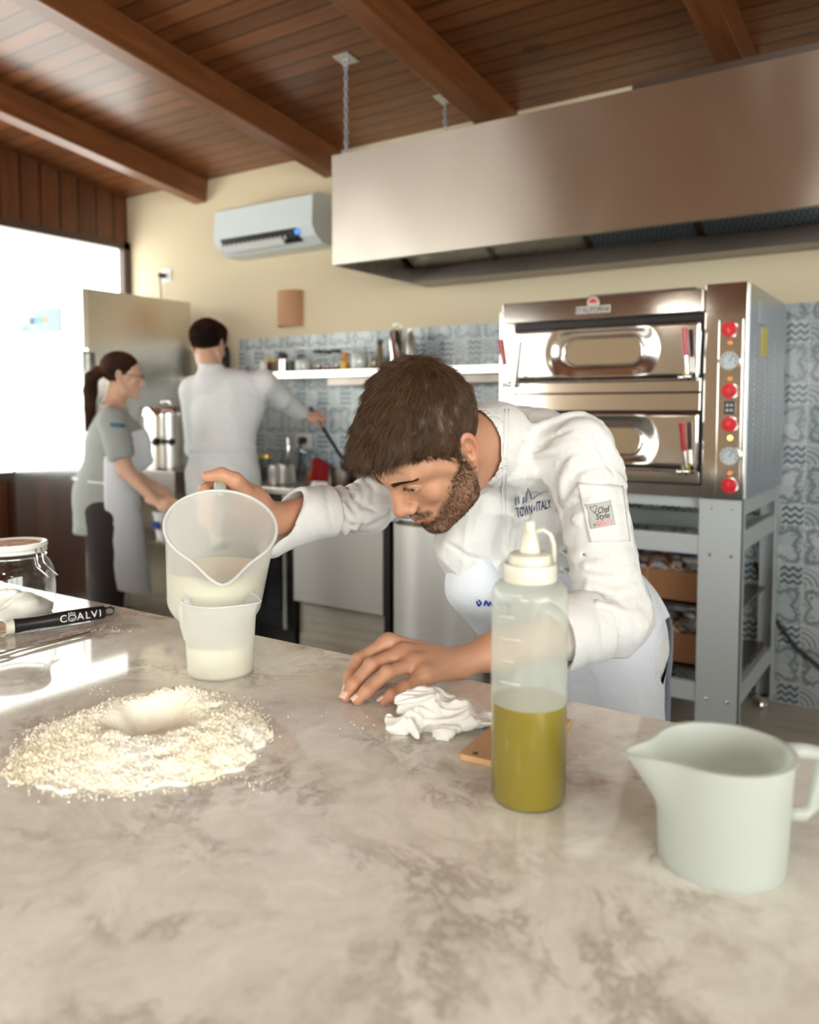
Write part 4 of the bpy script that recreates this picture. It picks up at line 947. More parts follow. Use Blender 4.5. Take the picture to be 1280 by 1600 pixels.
# small jug standing on the marble
sc = onZ(345, 1050, TZ); az = math.atan2(*( (cR[1]), (cR[0]) ))
sj = empty('measuring_jug', (sc[0], sc[1], TZ), 'small translucent measuring jug half full of cloudy water, standing on the marble', 'jug')
rf = lambda t: .0485+.0065*t
M1 = jug_frame((sc[0], sc[1], TZ+.0005), (0, 0, 1), camvec(.95, 0, -.35))
V, F = jug_shell(rf, .112, .012, .38, .0016, zs0=.6, spow=2); me = mesh_from(V, F); me.transform(M1); link_world('jug_body', me, m_milkpl, sj, sharp=40)
link_world('cloudy_water', liquid(rf, .112, M1, TZ+.047, .0022), m_milk, sj, sharp=40)
b = MB(); pts = [M1 @ Vector(p) for p in ((-.054, .0, .106), (-.066, 0, .104), (-.070, .0, .095), (-.068, 0, .065), (-.062, .0, .045), (-.0505, .0, .038))]
b.tube(pts, [.005, .005, .0045, .004, .004, .003], 8); b.build('jug_handle', m_milkpl, sj, smooth=True)
# large jug held by the chef
el = R(56); RC = P(346, 822, 1.27); hv = np.array([-ray(341, 880)[0], -ray(341, 880)[1], 0]); hv /= np.linalg.norm(hv)
aJ = hv*math.cos(el)+np.array([0, 0, 1])*math.sin(el); aJ = aJ + .075*cR; aJ /= np.linalg.norm(aJ); LJ = .172
bJ = -hv*math.sin(el)+np.array([0, 0, 1])*math.cos(el); bJ = bJ-aJ*(bJ@aJ); bJ /= np.linalg.norm(bJ); sJ = np.cross(aJ, bJ)
B0 = RC-aJ*LJ
lj = empty('large_measuring_jug', B0, 'large translucent measuring jug of cloudy water held tilted by the chef over the small jug', 'jug')
M2 = jug_frame(B0, aJ, -bJ)
def rJ(t): return (.0765+.0075*t) - .016*max(0, 1-t/.07)**2
V, F = jug_shell(rJ, LJ, .040, .30, .0022, zs0=.70, spow=1.6); me = mesh_from(V, F); me.transform(M2); link_world('jug_body', me, m_milkpl, lj, sharp=40)
link_world('cloudy_water', liquid(rJ, LJ, M2, 1.047, .003, spout=.040, sw=.30, zs0=.70, spow=1.6), m_milk, lj, sharp=40)
def J(x, y, z): return M2 @ Vector((x, y, z))       # +x spout, z along the axis
b = MB(); b.tube([J(-.082, 0, .160), J(-.100, 0, .163), J(-.118, 0, .158), J(-.126, 0, .145), J(-.125, 0, .06), J(-.118, 0, .048), J(-.100, 0, .045), J(-.079, 0, .050)], [.009, .0095, .010, .010, .010, .0095, .009, .008], 12); b.build('jug_handle', m_milkpl2, lj, smooth=True)
for k in range(6):
    z = .03+k*.02; b = MB(); b.tube([J(-(rJ(z/LJ)+.0006)*math.cos(a_), (rJ(z/LJ)+.0006)*math.sin(a_), z) for a_ in np.linspace(.25, .62 if k % 2 else .45, 6)], .0006, 5); b.build('graduation_mark', m_milkpl2, lj)
def rim_bead(prof_r, h, spout, sw, zs0, spow, Mx, parent, r=.0022, off=.001):
    pts = []
    for i in range(96):
        a = (2*math.pi*i/96+math.pi) % (2*math.pi)-math.pi; q = prof_r(1.0)+off+spout*math.exp(-(abs(a)/sw)**1.6); pts.append(Mx @ Vector((q*math.cos(a), q*math.sin(a), h)))
    MB().tube(pts, r, 8, closed=True).build('rim', m_rim, parent, smooth=True)
m_rim = plastic('rim_plastic', (.90, .92, .91), .10, .2, .5)
rim_bead(rf, .112, .012, .38, .6, 2, M1, sj, .0018, .0008); rim_bead(rJ, LJ, .040, .30, .70, 1.6, M2, lj, .0024, .001)
# white jug right front
q0 = onZ(1125, 1392, TZ); wv_ = np.array([q0[0], q0[1], 0])-np.array([0, 0, 0]); wv_ /= np.linalg.norm(wv_); q0 = q0+wv_*.052
rim = ray(1129, 1168); dH = math.hypot(q0[0], q0[1])/math.hypot(rim[0], rim[1]); zr = CAM[2]+rim[2]*dH; hJ = zr-TZ
wj = empty('plastic_jug', (q0[0], q0[1], TZ), 'white plastic jug with long spout and angular handle at the right front of the marble', 'jug')
rW = lambda t: .0535+.0050*t
M3 = jug_frame((q0[0], q0[1], TZ+.0005), (0, 0, 1), camvec(-1, 0, -.12))
V, F = jug_shell(rW, hJ, .034, .26, .0028, zs0=.40, spow=1.35, rimw=.002); me = mesh_from(V, F); me.transform(M3); link_world('jug_body', me, m_milkpl2, wj, sharp=40)
def J3(x, y, z): return M3 @ Vector((x, y, z))
pts = [(-.057, hJ*.93), (-.075, hJ*.93), (-.092, hJ*.90), (-.094, hJ*.80), (-.086, hJ*.42), (-.078, hJ*.36), (-.0555, hJ*.38)]
b = MB(); 
for sgn in (0,): b.tube([J3(x, 0, z) for x, z in pts], [.0075, .007, .0065, .006, .006, .0065, .0075], 10)
b.build('jug_handle', m_milkpl2, wj, smooth=True)
# ---- squeeze bottle of oil
bq = onZ(825, 1246, TZ); bt = empty('oil_bottle', (bq[0], bq[1], TZ), 'clear squeeze bottle of green-gold oil with ivory nozzle cap, in front of the chef', 'bottle')
rb = .0385; C0 = (bq[0], bq[1], TZ+.0005)
MB().lathe([(0, .0), (rb*.92, 0), (rb, .006), (rb, .212), (rb*.97, .219), (rb*.84, .2245), (.027, .226), (0, .2262)], C0, 64).build('bottle_body', m_bott, bt, smooth=True)
MB().lathe([(0, .001), (rb*.90, .001), (rb-.0006, .0065), (rb-.0006, .103), (0, .103)], C0, 64).build('oil', m_oil, bt, sharp=50)
MB().lathe([(0, .2265), (.0265, .2265), (.0272, .229), (.0272, .240), (.0262, .244), (.0215, .2445), (.0210, .2530), (.0180, .2550), (.0105, .2555), (.0100, .258), (.0078, .268), (.0060, .277), (.0052, .2775), (.0050, .285), (.0042, .287), (0, .287)], C0, 48).build('nozzle_cap', m_capw, bt, sharp=50)
b = MB(); C = np.array(C0); w_ = camvec(1, 0, 0)
b.tube([C+np.array([0, 0, .276])+w_*.005, C+np.array([0, 0, .2780])+w_*.013, C+np.array([0, 0, .273])+w_*.0205, C+np.array([0, 0, .262])+w_*.024, C+np.array([0, 0, .245])+w_*.0245], .0024, 8); b.build('cap_strap', m_capw, bt, smooth=True)
b = MB(); tw_ = camvec(-.75, 0, -.66); ts_ = camvec(.66, 0, -.75)
for k in range(5):
    z = .128+k*.022; aa = [C+np.array([0, 0, z])+(rb+.0003)*(tw_*math.cos(a)+ts_*math.sin(a)) for a in np.linspace(-.12, .30 if k % 2 else .48, 6)]; MB().tube(aa, .0007, 5).build('graduation_mark', m_rim, bt)
# ---- flour jar flour jar at the left
jq = P(21, 900, 1.60); jx, jy = jq[0], jq[1]; jr = empty('flour_jar', (jx, jy, TZ), 'glass clip-top jar of white flour with patterned lid at the left edge of the marble', 'jar')
prof = [(.0, .001), (.060, .001), (.070, .008), (.0755, .03), (.0765, .055), (.074, .085), (.066, .104), (.059, .112), (.058, .122), (.060, .124)]
MB().lathe(prof, (jx, jy, TZ), 64).build('jar_glass', m_glass, jr, smooth=True)
MB().lathe([(.060, .124), (.062, .124), (.062, .129), (.057, .130)], (jx, jy, TZ), 48).build('rubber_ring', m_white, jr, smooth=True)
MB().lathe([(0, .138), (.054, .138), (.0575, .1425), (.062, .1425), (.0635, .138), (.063, .133), (.060, .1305), (0, .1305)], (jx, jy, TZ), 56).build('jar_lid', mat('white_ceramic', (.80, .78, .73), .35, spec=.3), jr, sharp=60)
m_lidp = mat('painted_lid', (.6, .3, .1), .6, spec=.15); vo = N(m_lidp, 'ShaderNodeTexVoronoi'); vo.inputs['Scale'].default_value = 110; L(m_lidp, coords(m_lidp), vo.inputs['Vector']); sx_ = sepxyz(m_lidp, vo.outputs['Color'])
L(m_lidp, ramp(m_lidp, sx_[0], [(.2, (.50, .16, .03)), (.5, (.62, .30, .06)), (.62, (.10, .10, .04)), (.78, (.70, .55, .35)), (.9, (.45, .04, .03))]), bsdf(m_lidp).inputs['Base Color'])
MB().cyl((jx, jy, TZ+.1385), (jx, jy, TZ+.1395), .050, 48).build('lid_picture', m_lidp, jr)
f_ = Field((jx-.08, jy-.08, TZ), (jx+.08, jy+.08, TZ+.09), .0025)
f_.ell((jx, jy, TZ+.008), (.070, .070, .024), .01).ell((jx-.02, jy-.01, TZ+.024), (.05, .045, .024), .012).ell((jx+.03, jy, TZ+.025), (.032, .03, .022), .01).ell((jx+.005, jy-.01, TZ+.042), (.018, .016, .012), .008)
f_.disp(lambda X, Y, Z: .003*wav(X, Y, Z, 90, 4)); f_.plane((0, 0, TZ+.003), (0, 0, -1)); V, F = f_.mesh()
rr = np.hypot(V[:, 0]-jx, V[:, 1]-jy); k = np.minimum(1, .070/np.maximum(rr, 1e-6)); V[:, 0] = jx+(V[:, 0]-jx)*k; V[:, 1] = jy+(V[:, 1]-jy)*k
link_world('flour', vf_mesh(V, F), mat('white_flour', (.88, .86, .80), .95), jr)
b = MB(); rw = Vector(cR.tolist()); J0 = Vector((jx, jy, TZ))
def jw(a, r, z): return (jx+r*math.cos(a), jy+r*math.sin(a), TZ+z)
aR = math.atan2(cR[1], cR[0])-.35
b.tube([jw(aR+t, .0605, .116) for t in np.linspace(0, 6.28, 40)[:-1]], .0013, 6, closed=True)
for da in (-.10, .10):
    b.tube([jw(aR+da, .064, .134), jw(aR+da, .067, .120), jw(aR+da, .070, .106), jw(aR+da*1.2, .078, .098)], .0014, 6)
b.tube([jw(aR-.16, .064, .118), jw(aR-.16, .072, .100), jw(aR-.12, .100, .082), jw(aR+.12, .100, .082), jw(aR+.16, .072, .100), jw(aR+.16, .064, .118)], .0015, 6)
b.build('wire_clasp', m_chrome, jr, smooth=True)
# ---- pastry brush
m_hand = mat('black_handle', (.014, .013, .013), .30); m_wht = mat('white_print', (.80, .80, .78), .5)
e1 = P(163, 958, 1.565); e0 = P(22, 979, 1.462); e1[2] = TZ+.0142; e0[2] = TZ+.0142
dB = (e0-e1); Lb = np.linalg.norm(dB); dB /= Lb
br_ = empty('pastry_brush', e0, 'black-handled pastry brush lying on the marble beside the flour jar', 'brush')
pts = [e1+dB*(Lb*t) for t in (0, .02, .45, .62, .72, .9, 1.0)]
MB().tube(pts, [.0112, .0128, .0132, .0126, .0115, .0122, .0134], 28).build('handle', m_hand, br_, sharp=50)
q = e0+dB*.002; MB().cyl(q, q+dB*.014, .0137, 28).build('ferrule', m_capw, br_, sharp=40)
b = MB(); bw = np.cross(dB, [0, 0, 1])
for k in range(90):
    a = random.uniform(0, 6.28); r_ = .0135*math.sqrt(random.random()); o = bw*(r_*math.cos(a))+np.array([0, 0, r_*math.sin(a)*.8]); b.tube([q+dB*.014+o, q+dB*.045+o*1.1, q+dB*.08+o*1.15-np.array([0, 0, .001])], [.0009, .0009, .0006], 4)
b.build('bristles', mat('bristle', (.35, .24, .16), .7), br_)
bw = np.array([0, 0, 1.0]); lo = [e1-dB*.001+bw*.006, e1-dB*.013+bw*.007, e1-dB*.018+bw*.003, e1-dB*.018-bw*.003, e1-dB*.013-bw*.007, e1-dB*.001-bw*.006]; MB().tube([p+np.array([0, 0, 0]) for p in lo], .0022, 8).build('hanging_loop', m_hand, br_, smooth=True)
# lettering wrapped round the handle
def wrap_on_handle(me):
    """me laid out in the x-y plane: x along the handle from its loop end side, y round it"""
    tc = np.array([-ray(120, 965)[0], -ray(120, 965)[1], 0]); tc -= dB*(tc@dB); tc /= np.linalg.norm(tc); upv = np.array([0, 0, 1.0]); side = tc*.955+upv*.30; upw = np.cross(dB, side)
    if upw[2] < 0: upw = -upw
    bb = bmesh.new(); bb.from_mesh(me)
    for yy in np.arange(-.012, .0121, .0012): bmesh.ops.bisect_plane(bb, geom=bb.verts[:]+bb.edges[:]+bb.faces[:], plane_co=(0, float(yy), 0), plane_no=(0, 1, 0))
    bb.to_mesh(me); bb.free()
    for v in me.vertices:
        x, y, z = v.co; r_ = .01335+z; a = y/.01335; p = e1+dB*(Lb*.30-x)+side*(r_*math.cos(a))+upw*(r_*math.sin(a)); v.co = Vector([float(s) for s in p])
def flat(body, size, x, y=0): 
    me = text_mesh(body, size, (x, y, .0003), (1, 0, 0), (0, 1, 0), depth=.0002); return me
for s_, x in (('C', -.0255), ('A', -.0005), ('L', .0105), ('V', .0205), ('I', .0295)):
    me = flat(s_, .0190, x*1.22, -.0028); wrap_on_handle(me); link_world('lettering', me, m_wht, br_)
b = MB(); b.tube([(-.0155+.0066*math.cos(t), -.0030+.0056*math.sin(t), .0003) for t in np.linspace(0, 6.283, 25)[:-1]], .0008, 5, closed=True)
b.tube([(-.0215, .0025, .0003), (-.0205, .0075, .0003), (-.0175, .0045, .0003), (-.0155, .0085, .0003), (-.0135, .0045, .0003), (-.0105, .0075, .0003), (-.0095, .0025, .0003)], .0007, 5)
b.tube([(-.0185, -.003, .0003), (-.0155, -.006, .0003), (-.0125, -.003, .0003)], .0006, 5)
me = bpy.data.meshes.new('e'); b.bm.to_mesh(me); b.bm.free(); wrap_on_handle(me); link_world('emblem', me, m_wht, br_)
# ---- metal tongs
t0 = onZ(148, 987, TZ+.004); t1 = onZ(28, 1017, TZ+.004); t2 = onZ(-40, 1032, TZ+.004)
tg_ = empty('metal_tongs', t1, 'thin shiny metal tongs lying on the marble in front of the brush', 'tongs')
d_ = (t1-t0); d_ /= np.linalg.norm(d_); s_ = np.cross([0, 0, 1], d_); b = MB()
b.tube([t0, t0+d_*.01+s_*.002, t0+d_*.10+s_*.005, t1+s_*.004, t1+d_*.02+s_*.010, t1+d_*.06+s_*.012, t1+d_*.09+s_*.004], [.0022, .0024, .0018, .0016, .002, .002, .002], 8)
b.build('tong_arm', m_chrome, tg_, smooth=True); b = MB()
b.tube([t0, t0+d_*.01-s_*.002, t0+d_*.10-s_*.004, t1-s_*.003+np.array([0, 0, .003]), t1+d_*.02-s_*.010, t1+d_*.06-s_*.010, t1+d_*.09-s_*.002], [.0022, .0024, .0018, .0016, .002, .002, .002], 8)
b.build('tong_arm', m_chrome, tg_, smooth=True)
# ---- crumpled paper
m_pap = mat('tissue_paper', (.80, .79, .75), .9, sss=.15, bump=(150, .5, .0012))
pc = onZ(672, 1140, TZ); u_ = camvec(1, 0, 0); w_ = np.cross([0, 0, 1], u_)
def UP(a, b, z): q = pc+u_*a+w_*b; return (q[0], q[1], TZ+z)
f_ = Field(pc-np.array([.11, .09, .004]), pc+np.array([.13, .10, .075]), .0013)
for (a, b, z, r_) in ((-.010, .005, .022, (.034, .030, .026)), (-.006, .012, .040, (.019, .018, .015)), (-.040, -.008, .008, (.018, .02, .012)), (.03, .004, .018, (.038, .024, .02)), (.062, .012, .010, (.028, .018, .012)), (.010, -.022, .010, (.016, .020, .014)), (-.02, -.016, .012, (.022, .016, .012))):
    f_.ell(UP(a, b, z), r_, .008)
f_.disp(lambda X, Y, Z: +.013*(np.abs(wav(X, Y, Z, 60, 11, 2))-.25) + .009*(np.abs(wav(X, Y, Z, 120, 12, 2))-.3) + .0045*(np.abs(wav(X, Y, Z, 260, 14, 2))-.3))
f_.plane((0, 0, TZ+.0005), (0, 0, -1)); V, F = f_.mesh(); tag(link('crumpled_tissue', vf_mesh(V, F), m_pap), 'crumpled white paper tissue on the marble beside the chef\'s hand', 'tissue')
# ---- small wooden board
m_bd = mat('beech_board', (.60, .36, .17), .5); A = onZ(716, 1187, TZ); c1 = onZ(768, 1199, TZ)-A; c1 /= np.linalg.norm(c1); c1 = np.array([c1[0], c1[1], 0]); c2 = np.array([-c1[1], c1[0], 0]); Bp = onZ(894, 1133, TZ)
w1, w2 = (Bp-A)@c1, (Bp-A)@c2
MBd = MB(); cor = [(0, 0), (w1, 0), (w1, w2), (0, w2)]; poly = []
for k, (x, y) in enumerate(cor):
    for t in range(5):
        a = math.pi+k*math.pi/2+t*math.pi/8; r_ = .006; cx_ = r_ if x == 0 else x-r_; cy_ = r_ if y == 0 else y-r_; poly.append(A+c1*(cx_+r_*math.cos(a))+c2*(cy_+r_*math.sin(a))+np.array([0, 0, .0005]))
MBd.prism(poly, (0, 0, .007)); bo = empty('wooden_board', A, 'small light wooden board with a hanging hole, lying behind the oil bottle', 'board')
MBd.build('board', m_bd, bo); hq = onZ(743, 1177, TZ+.0077); MB().cyl(hq, hq+np.array([0, 0, .0003]), .0034, 16).build('hanging_hole', m_dkt, bo)
# ================================================================== THE CHEF
def skin_mat(name, col, dark):
    m = mat(name, col, .48, sss=.12, spec=.4)
    a = N(m, 'ShaderNodeAttribute'); a.attribute_name = 'beard'; b = N(m, 'ShaderNodeAttribute'); b.attribute_name = 'lip'; r_ = N(m, 'ShaderNodeAttribute'); r_.attribute_name = 'red'
    n_ = noise(m, coords(m), 45, 4, .6); c = mix(m, math_(m, 'MULTIPLY', math_(m, 'SUBTRACT', n_, .35), .5), col, tuple(x*.78 for x in col))
    c = mix(m, math_(m, 'MULTIPLY', r_.outputs['Fac'], .5), c, (col[0]*.95, col[1]*.55, col[2]*.5))
    c = mix(m, math_(m, 'MULTIPLY', a.outputs['Fac'], .55), c, dark); c = mix(m, math_(m, 'MULTIPLY', b.outputs['Fac'], .8), c, (.42, .15, .12))
    L(m, c, bsdf(m).inputs['Base Color']); nn = noise(m, coords(m), 420, 3); add_bump(m, height=nn, strength=.18, dist=.0006); return m
m_skin = skin_mat('warm_skin', (.50, .265, .165), (.14, .075, .042))
m_hair = mat('brown_hair', (.05, .026, .014), .42, spec=.35)
nh = noise(m_hair, coords(m_hair), 60, 3); L(m_hair, ramp(m_hair, nh, [(.3, (.030, .015, .009)), (.7, (.085, .046, .024))]), bsdf(m_hair).inputs['Base Color'])
at_ = N(m_hair, 'ShaderNodeAttribute'); at_.attribute_name = 'tone'; L(m_hair, mix(m_hair, at_.outputs['Fac'], ramp(m_hair, nh, [(.3, (.028, .014, .008)), (.7, (.07, .037, .019))]), (.17, .098, .052)), bsdf(m_hair).inputs['Base Color'])
m_eye = mat('eye_white', (.50, .45, .42), .15); m_iris = mat('dark_iris', (.04, .02, .012), .1)
def cloth_mat(name, col, scale=900, fine=.35):
    m = mat(name, col, .88, spec=.2, sheen=.15)
    h1 = noise(m, coords(m), scale, 2); h2 = noise(m, coords(m, (1, 1, 1)), 22, 4, .55, .6)
    h = math_(m, 'ADD', math_(m, 'MULTIPLY', h1, .10), h2); add_bump(m, height=h, strength=fine*1.6, dist=.008); return m
m_jack = cloth_mat('white_cotton', (.68, .68, .665)); m_apr = cloth_mat('white_apron_cotton', (.68, .72, .78)); m_blk = mat('black_trousers', (.018, .016, .016), .8)
# ---- head in its own axes: x to his left, y the way he faces, z to the crown
def head_field(h=.0012, wide=1.0, brow=1.0, jaw=1.0, stubble=True):
    f = Field((-.10, -.135, -.175), (.10, .135, .140), h)
    f.ell((0, -.014, .046), (.0755, .096, .082), 0)
    f.ell((0, .030, -.030), (.0600, .062, .083), .03)
    f.ell((0, .055, .035), (.060, .040, .045), .02)
    for s in (-1, 1):
        f.cap((s*.060*wide, -.004, -.040), (s*.050*jaw, .020, -.075), .014, .015, .02)
        f.cap((s*.050*jaw, .020, -.075), (s*.018, .070, -.105), .016, .016, .02)
        f.ell((s*.040, .062, -.018), (.020, .018, .020), .014)                       # cheek
        f.cap((s*.014, .093, .030), (s*.044, .078, .034), .0085, .0075, .012)         # brow ridge
        f.cap((s*.056, .050, .030), (s*.062, .020, -.005), .010, .010, .02)
    f.ell((0, .078, -.104), (.020, .016, .016), .016)
    f.ell((0, .076, -.065), (.030, .022, .026), .014)
    for s in (-1, 1): f.ell((s*.032, .097, .013), (.0150, .0115, .0100), .010, 'sub')
    f.cap((0, .0885, .026), (0, .108, -.020), .0090, .0112, .014); f.ell((0, .1125, -.026), (.0125, .0115, .0105), .008)
    for s in (-1, 1):
        f.ell((s*.0148, .1005, -.031), (.0082, .0105, .0080), .006); f.ell((s*.0075, .107, -.0395), (.0038, .0055, .003), .0015, 'sub')
    # eyeball lids with a slit
    for s in (-1, 1):
        c = (s*.031, .0775, .0105); g = Field((-.10, -.135, -.175), (.10, .135, .140), h); sl, X, Y, Z = g._sub(np.array(c)-.02, np.array(c)+.02)
        d = np.sqrt((X-c[0])**2+(Y-c[1])**2+(Z-c[2])**2)-.0140
        xx = X-c[0]; zz = Z-(c[2]-.0022); slit = np.abs(zz-.0012)-.0060*np.clip(1-(xx/.0135)**2, -.6, 1)
        d = np.maximum(d, -np.maximum(slit, -(Y-c[1]-.004))); f.put(sl, d, .0022)
        f.ell((c[0], c[1]+.002, c[2]-.0010), (.0124, .0124, .0056), .0008, 'sub')
        f.cap((c[0]-.013, c[1]+.0095, c[2]+.0050), (c[0]+.012, c[1]+.0075, c[2]+.0055), .0016, .0016, .002)
    # lips
    f.cap((-.021, .0885, -.0620), (0, .1005, -.0600), .0030, .0042, .003); f.cap((.021, .0885, -.0620), (0, .1005, -.0600), .0030, .0042, .003)
    f.cap((-.017, .0885, -.0685), (0, .0975, -.0700), .0032, .0052, .003); f.cap((.017, .0885, -.0685), (0, .0975, -.0700), .0032, .0052, .003)
    f.cap((-.024, .0885, -.0640), (0, .1050, -.0648), .0011, .0012, .0012, 'sub'); f.cap((.024, .0885, -.0640), (0, .1050, -.0648), .0011, .0012, .0012, 'sub')
    f.cap((0, .103, -.044), (0, .102, -.054), .0016, .0020, .003, 'sub')
    # ears
    for s in (-1, 1):
        ca, sa = math.cos(.35), math.sin(.35); M = np.array([[ca*s, -sa*s, 0], [sa, ca, 0], [0, 0, 1.0]]); tl = .22
        T2 = np.array([[1, 0, 0], [0, math.cos(tl), -math.sin(tl)], [0, math.sin(tl), math.cos(tl)]]); M = M @ T2
        f.ell((s*.0795, -.014, .002), (.0075, .0185, .0320), .004, M=M)
        f.ell((s*.0905, -.0105, .005), (.0130, .0122, .0238), .0015, 'sub', M=M)
        f.ell((s*.0800, -.0115, .000), (.0036, .0045, .0130), .002, M=M); f.ell((s*.0850, -.006, -.005), (.0085, .0062, .0085), .001, 'sub', M=M)
        f.ell((s*.0770, -.004, -.024), (.0048, .0085, .0090), .004, M=M); f.ell((s*.0765, .003, -.004), (.004, .0040, .0055), .002, M=M)
    f.ell((0, .03, -.125), (.05, .05, .018), .02, 'sub')
    return f
def head_attrs(V, beard=True):
    x, y, z = np.abs(V[:, 0]), V[:, 1], V[:, 2]
    zb = np.clip(.010-.98*(y-.012), -.082, .026); n = wav(V[:, 0], V[:, 1], V[:, 2], 130, 3)*.004
    m = np.clip((zb+n*1.6-z)/.020, 0, 1)*np.clip((y+.006)/.008, 0, 1)*np.clip((z+.132)/.01, 0, 1)
    mo = np.clip((.033-x)/.006, 0, 1)*np.clip((-.0465-z)/.004, 0, 1)*np.clip((z+.062)/.004, 0, 1)*np.clip((y-.07)/.01, 0, 1); m = np.maximum(m, mo)
    lip = np.clip((.0215-x)/.004, 0, 1)*np.clip((z+.0745)/.002, 0, 1)*np.clip((-.0585-z)/.002, 0, 1)*np.clip((y-.082)/.004, 0, 1)
    chin_gap = np.clip((.020-x)/.004, 0, 1)*np.clip((z+.082)/.002, 0, 1)*np.clip((-.0735-z)/.002, 0, 1)*.5
    m = np.clip(m*(1-lip)*(1-chin_gap), 0, 1)
    red = np.clip(1-np.hypot(np.hypot(x*1.3, y-.115), z+.030)/.028, 0, 1)*.8 + np.clip((x-.078)/.008, 0, 1)*.9 + .35*np.clip(1-np.hypot(np.hypot(x-.045, y-.065), z+.015)/.03, 0, 1)
    return (m if beard else 0*m), lip, red
def hairline(V, short=False):
    """height above which scalp hair grows"""
    x, y, z = np.abs(V[:, 0]), V[:, 1], V[:, 2]
    h = np.interp(y, [-.12, -.05, -.022, -.012, .006, .018, .030, .055, .075, .10], [-.050, -.058, -.030, .030, -.012, -.012, .036, .052, .072, .068])
    front = np.clip((y-.05)/.03, 0, 1)*np.clip((x-.038)/.02, 0, 1)*(-.004); return h+front
# placement
HC = CAM + camvec(.036, .017, 1.361)
AL, AF, AU = camvec(.6596, -.1573, -.7350), camvec(-.5668, -.7464, -.3489), camvec(-.4937, .6467, -.5814)
HM = np.stack([AL, AF, AU], 1)
def H2W(V): return HC + V @ HM.T
def W2H(p): return (np.array(p)-HC) @ HM
NB = P(782, 690, 1.475)                                  # base of the neck
LS, LE, LW = P(903, 704, 1.43), P(966, 966, 1.37), P(718, 1034, 1.222)
RS, RE, RW = P(745, 728, 1.76), P(575, 790, 1.60), P(422, 812, 1.475)
PEL = P(925, 990, 1.76)
def finger_path(f, pts, r, k=.004):
    f.path(pts, r, k)
    for i in range(1, len(pts)-1): f.ell(pts[i], (r[i]*1.08,)*3, .003)
def build_chef():
    chef = empty('person', (PEL[0], PEL[1], 0.008), 'chef in white jacket and apron leaning over the marble island, pouring from the large jug', 'person')
    parts = []
    f = head_field(); nb = W2H(NB); 
    f.cap((0, -.030, -.030), nb, .058, .062, .03); f.cap((0, .02, -.09), nb+np.array([0, .045, .0]), .030, .030, .04)
    f.disp(lambda X, Y, Z: .0006*np.sin(Z*560+8*X)*np.clip((Y-.075)/.01, 0, 1)*np.clip((Z-.036)/.006, 0, 1)*np.clip((.066-Z)/.006, 0, 1)*np.clip((.05-np.abs(X))/.01, 0, 1))
    V, F = f.mesh(); V = smooth_vf(V, F, 1, .4); bd, lp, rd = head_attrs(V); att = [(bd, lp, rd)]; VH, FH = V, F; Vw = H2W(V); parts.append((Vw, F))
    # torso and arms under the clothes
    lo = np.min([NB, LS, LE, RS, RE, PEL], 0)-.15; hi = np.max([NB, LS, LE, RS, RE, PEL], 0)+.15; f = Field(lo, hi, .006)
    f.cap(NB, (LS+RS)/2*.7+PEL*.3, .052, .088, .03); f.cap((LS+RS)/2*.7+PEL*.3, PEL, .088, .095, .05); f.cap(NB, LS, .036, .036, .03); f.cap(NB, RS, .036, .036, .03)
    f.cap(LS, LE, .038, .033, .02); f.cap(LE, LE*.45+LW*.55, .033, .034, .01); f.cap(RS, RE, .034, .028, .02); f.cap(RE, RE*.5+RW*.5, .028, .032, .01)
    for s in (-1, 1): f.cap(PEL+np.array([s*.05, 0, -.05]), PEL+np.array([s*.07, 0, -.16]), .06, .05, .03)
    V, F = f.mesh(); parts.append((V, F)); att.append((0*V[:, 0], 0*V[:, 0], 0*V[:, 0]))
    # his left hand flat on the marble
    pts = [P(531, 1066, 1.1), P(800, 1010, 1.25), P(655, 1120, 1.1)]; lo = np.array([-.78, .82, .892]); hi = np.array([-.40, 1.20, 1.06])
    f = Field(lo, hi, .0017)
    def zt(px, py, z): return onZ(px, py, z)
    mi, mm, mr, mp = P(607, 1003, 1.205), P(630, 1019, 1.187), P(650, 1037, 1.166), P(662, 1054, 1.150)
    fing = [([mi, P(561, 1031, 1.180), P(548, 1056, 1.160), zt(543, 1078, TZ+.0085)], [.0112, .0098, .0088, .0080]),
            ([mm, P(580, 1039, 1.150), P(553, 1069, 1.130), zt(541, 1088, TZ+.0085)], [.0115, .0100, .0090, .0082]),
            ([mr, P(605, 1051, 1.128), P(574, 1079, 1.112), zt(559, 1093, TZ+.0085)], [.0112, .0096, .0088, .0080]),
            ([mp, P(633, 1074, 1.117), P(613, 1086, 1.104), zt(600, 1095, TZ+.0078)], [.0102, .0086, .0080, .0074])]
    up = np.array([0, 0, 1.0])
    wr = LW
    for (pp_, rr) in fing:
        finger_path(f, pp_, rr); base = pp_[0]; f.cap(base, base*.35+wr*.65, rr[0]*1.12, .016, .010, flat=(up, .9))
    f.cap(mi*.5+mp*.5-up*.003, wr, .020, .022, .012, flat=(up, .75)); f.cap(mp, wr-up*.006, .013, .017, .012)
    # thumb, on the far side
    tb = wr*.55+mi*.45+camvec(0, 0, .014)-up*.012; f.path([tb, P(628, 1010, 1.245), P(600, 1022, 1.245), zt(583, 1030, TZ+.011)], [.017, .0125, .0105, .0090], .010)
    fa = LE*.62+LW*.38; f.cap(wr, LW*.78+LE*.22, .0245, .030, .012, flat=(up, .88)); f.cap(LW*.78+LE*.22, fa, .030, .037, .02)
    for (pp_, rr) in fing:      # knuckles and tendons
        f.ell(pp_[0]+up*.003, (.010, .010, .008), .006); f.cap(pp_[0]+up*.005, pp_[0]*.4+wr*.6+up*.010, .0045, .003, .008)
    f.plane((0, 0, TZ+.0008), (0, 0, -1)); V, F = f.mesh(); V = smooth_vf(V, F, 2, .5)
    r_ = 0*V[:, 0]
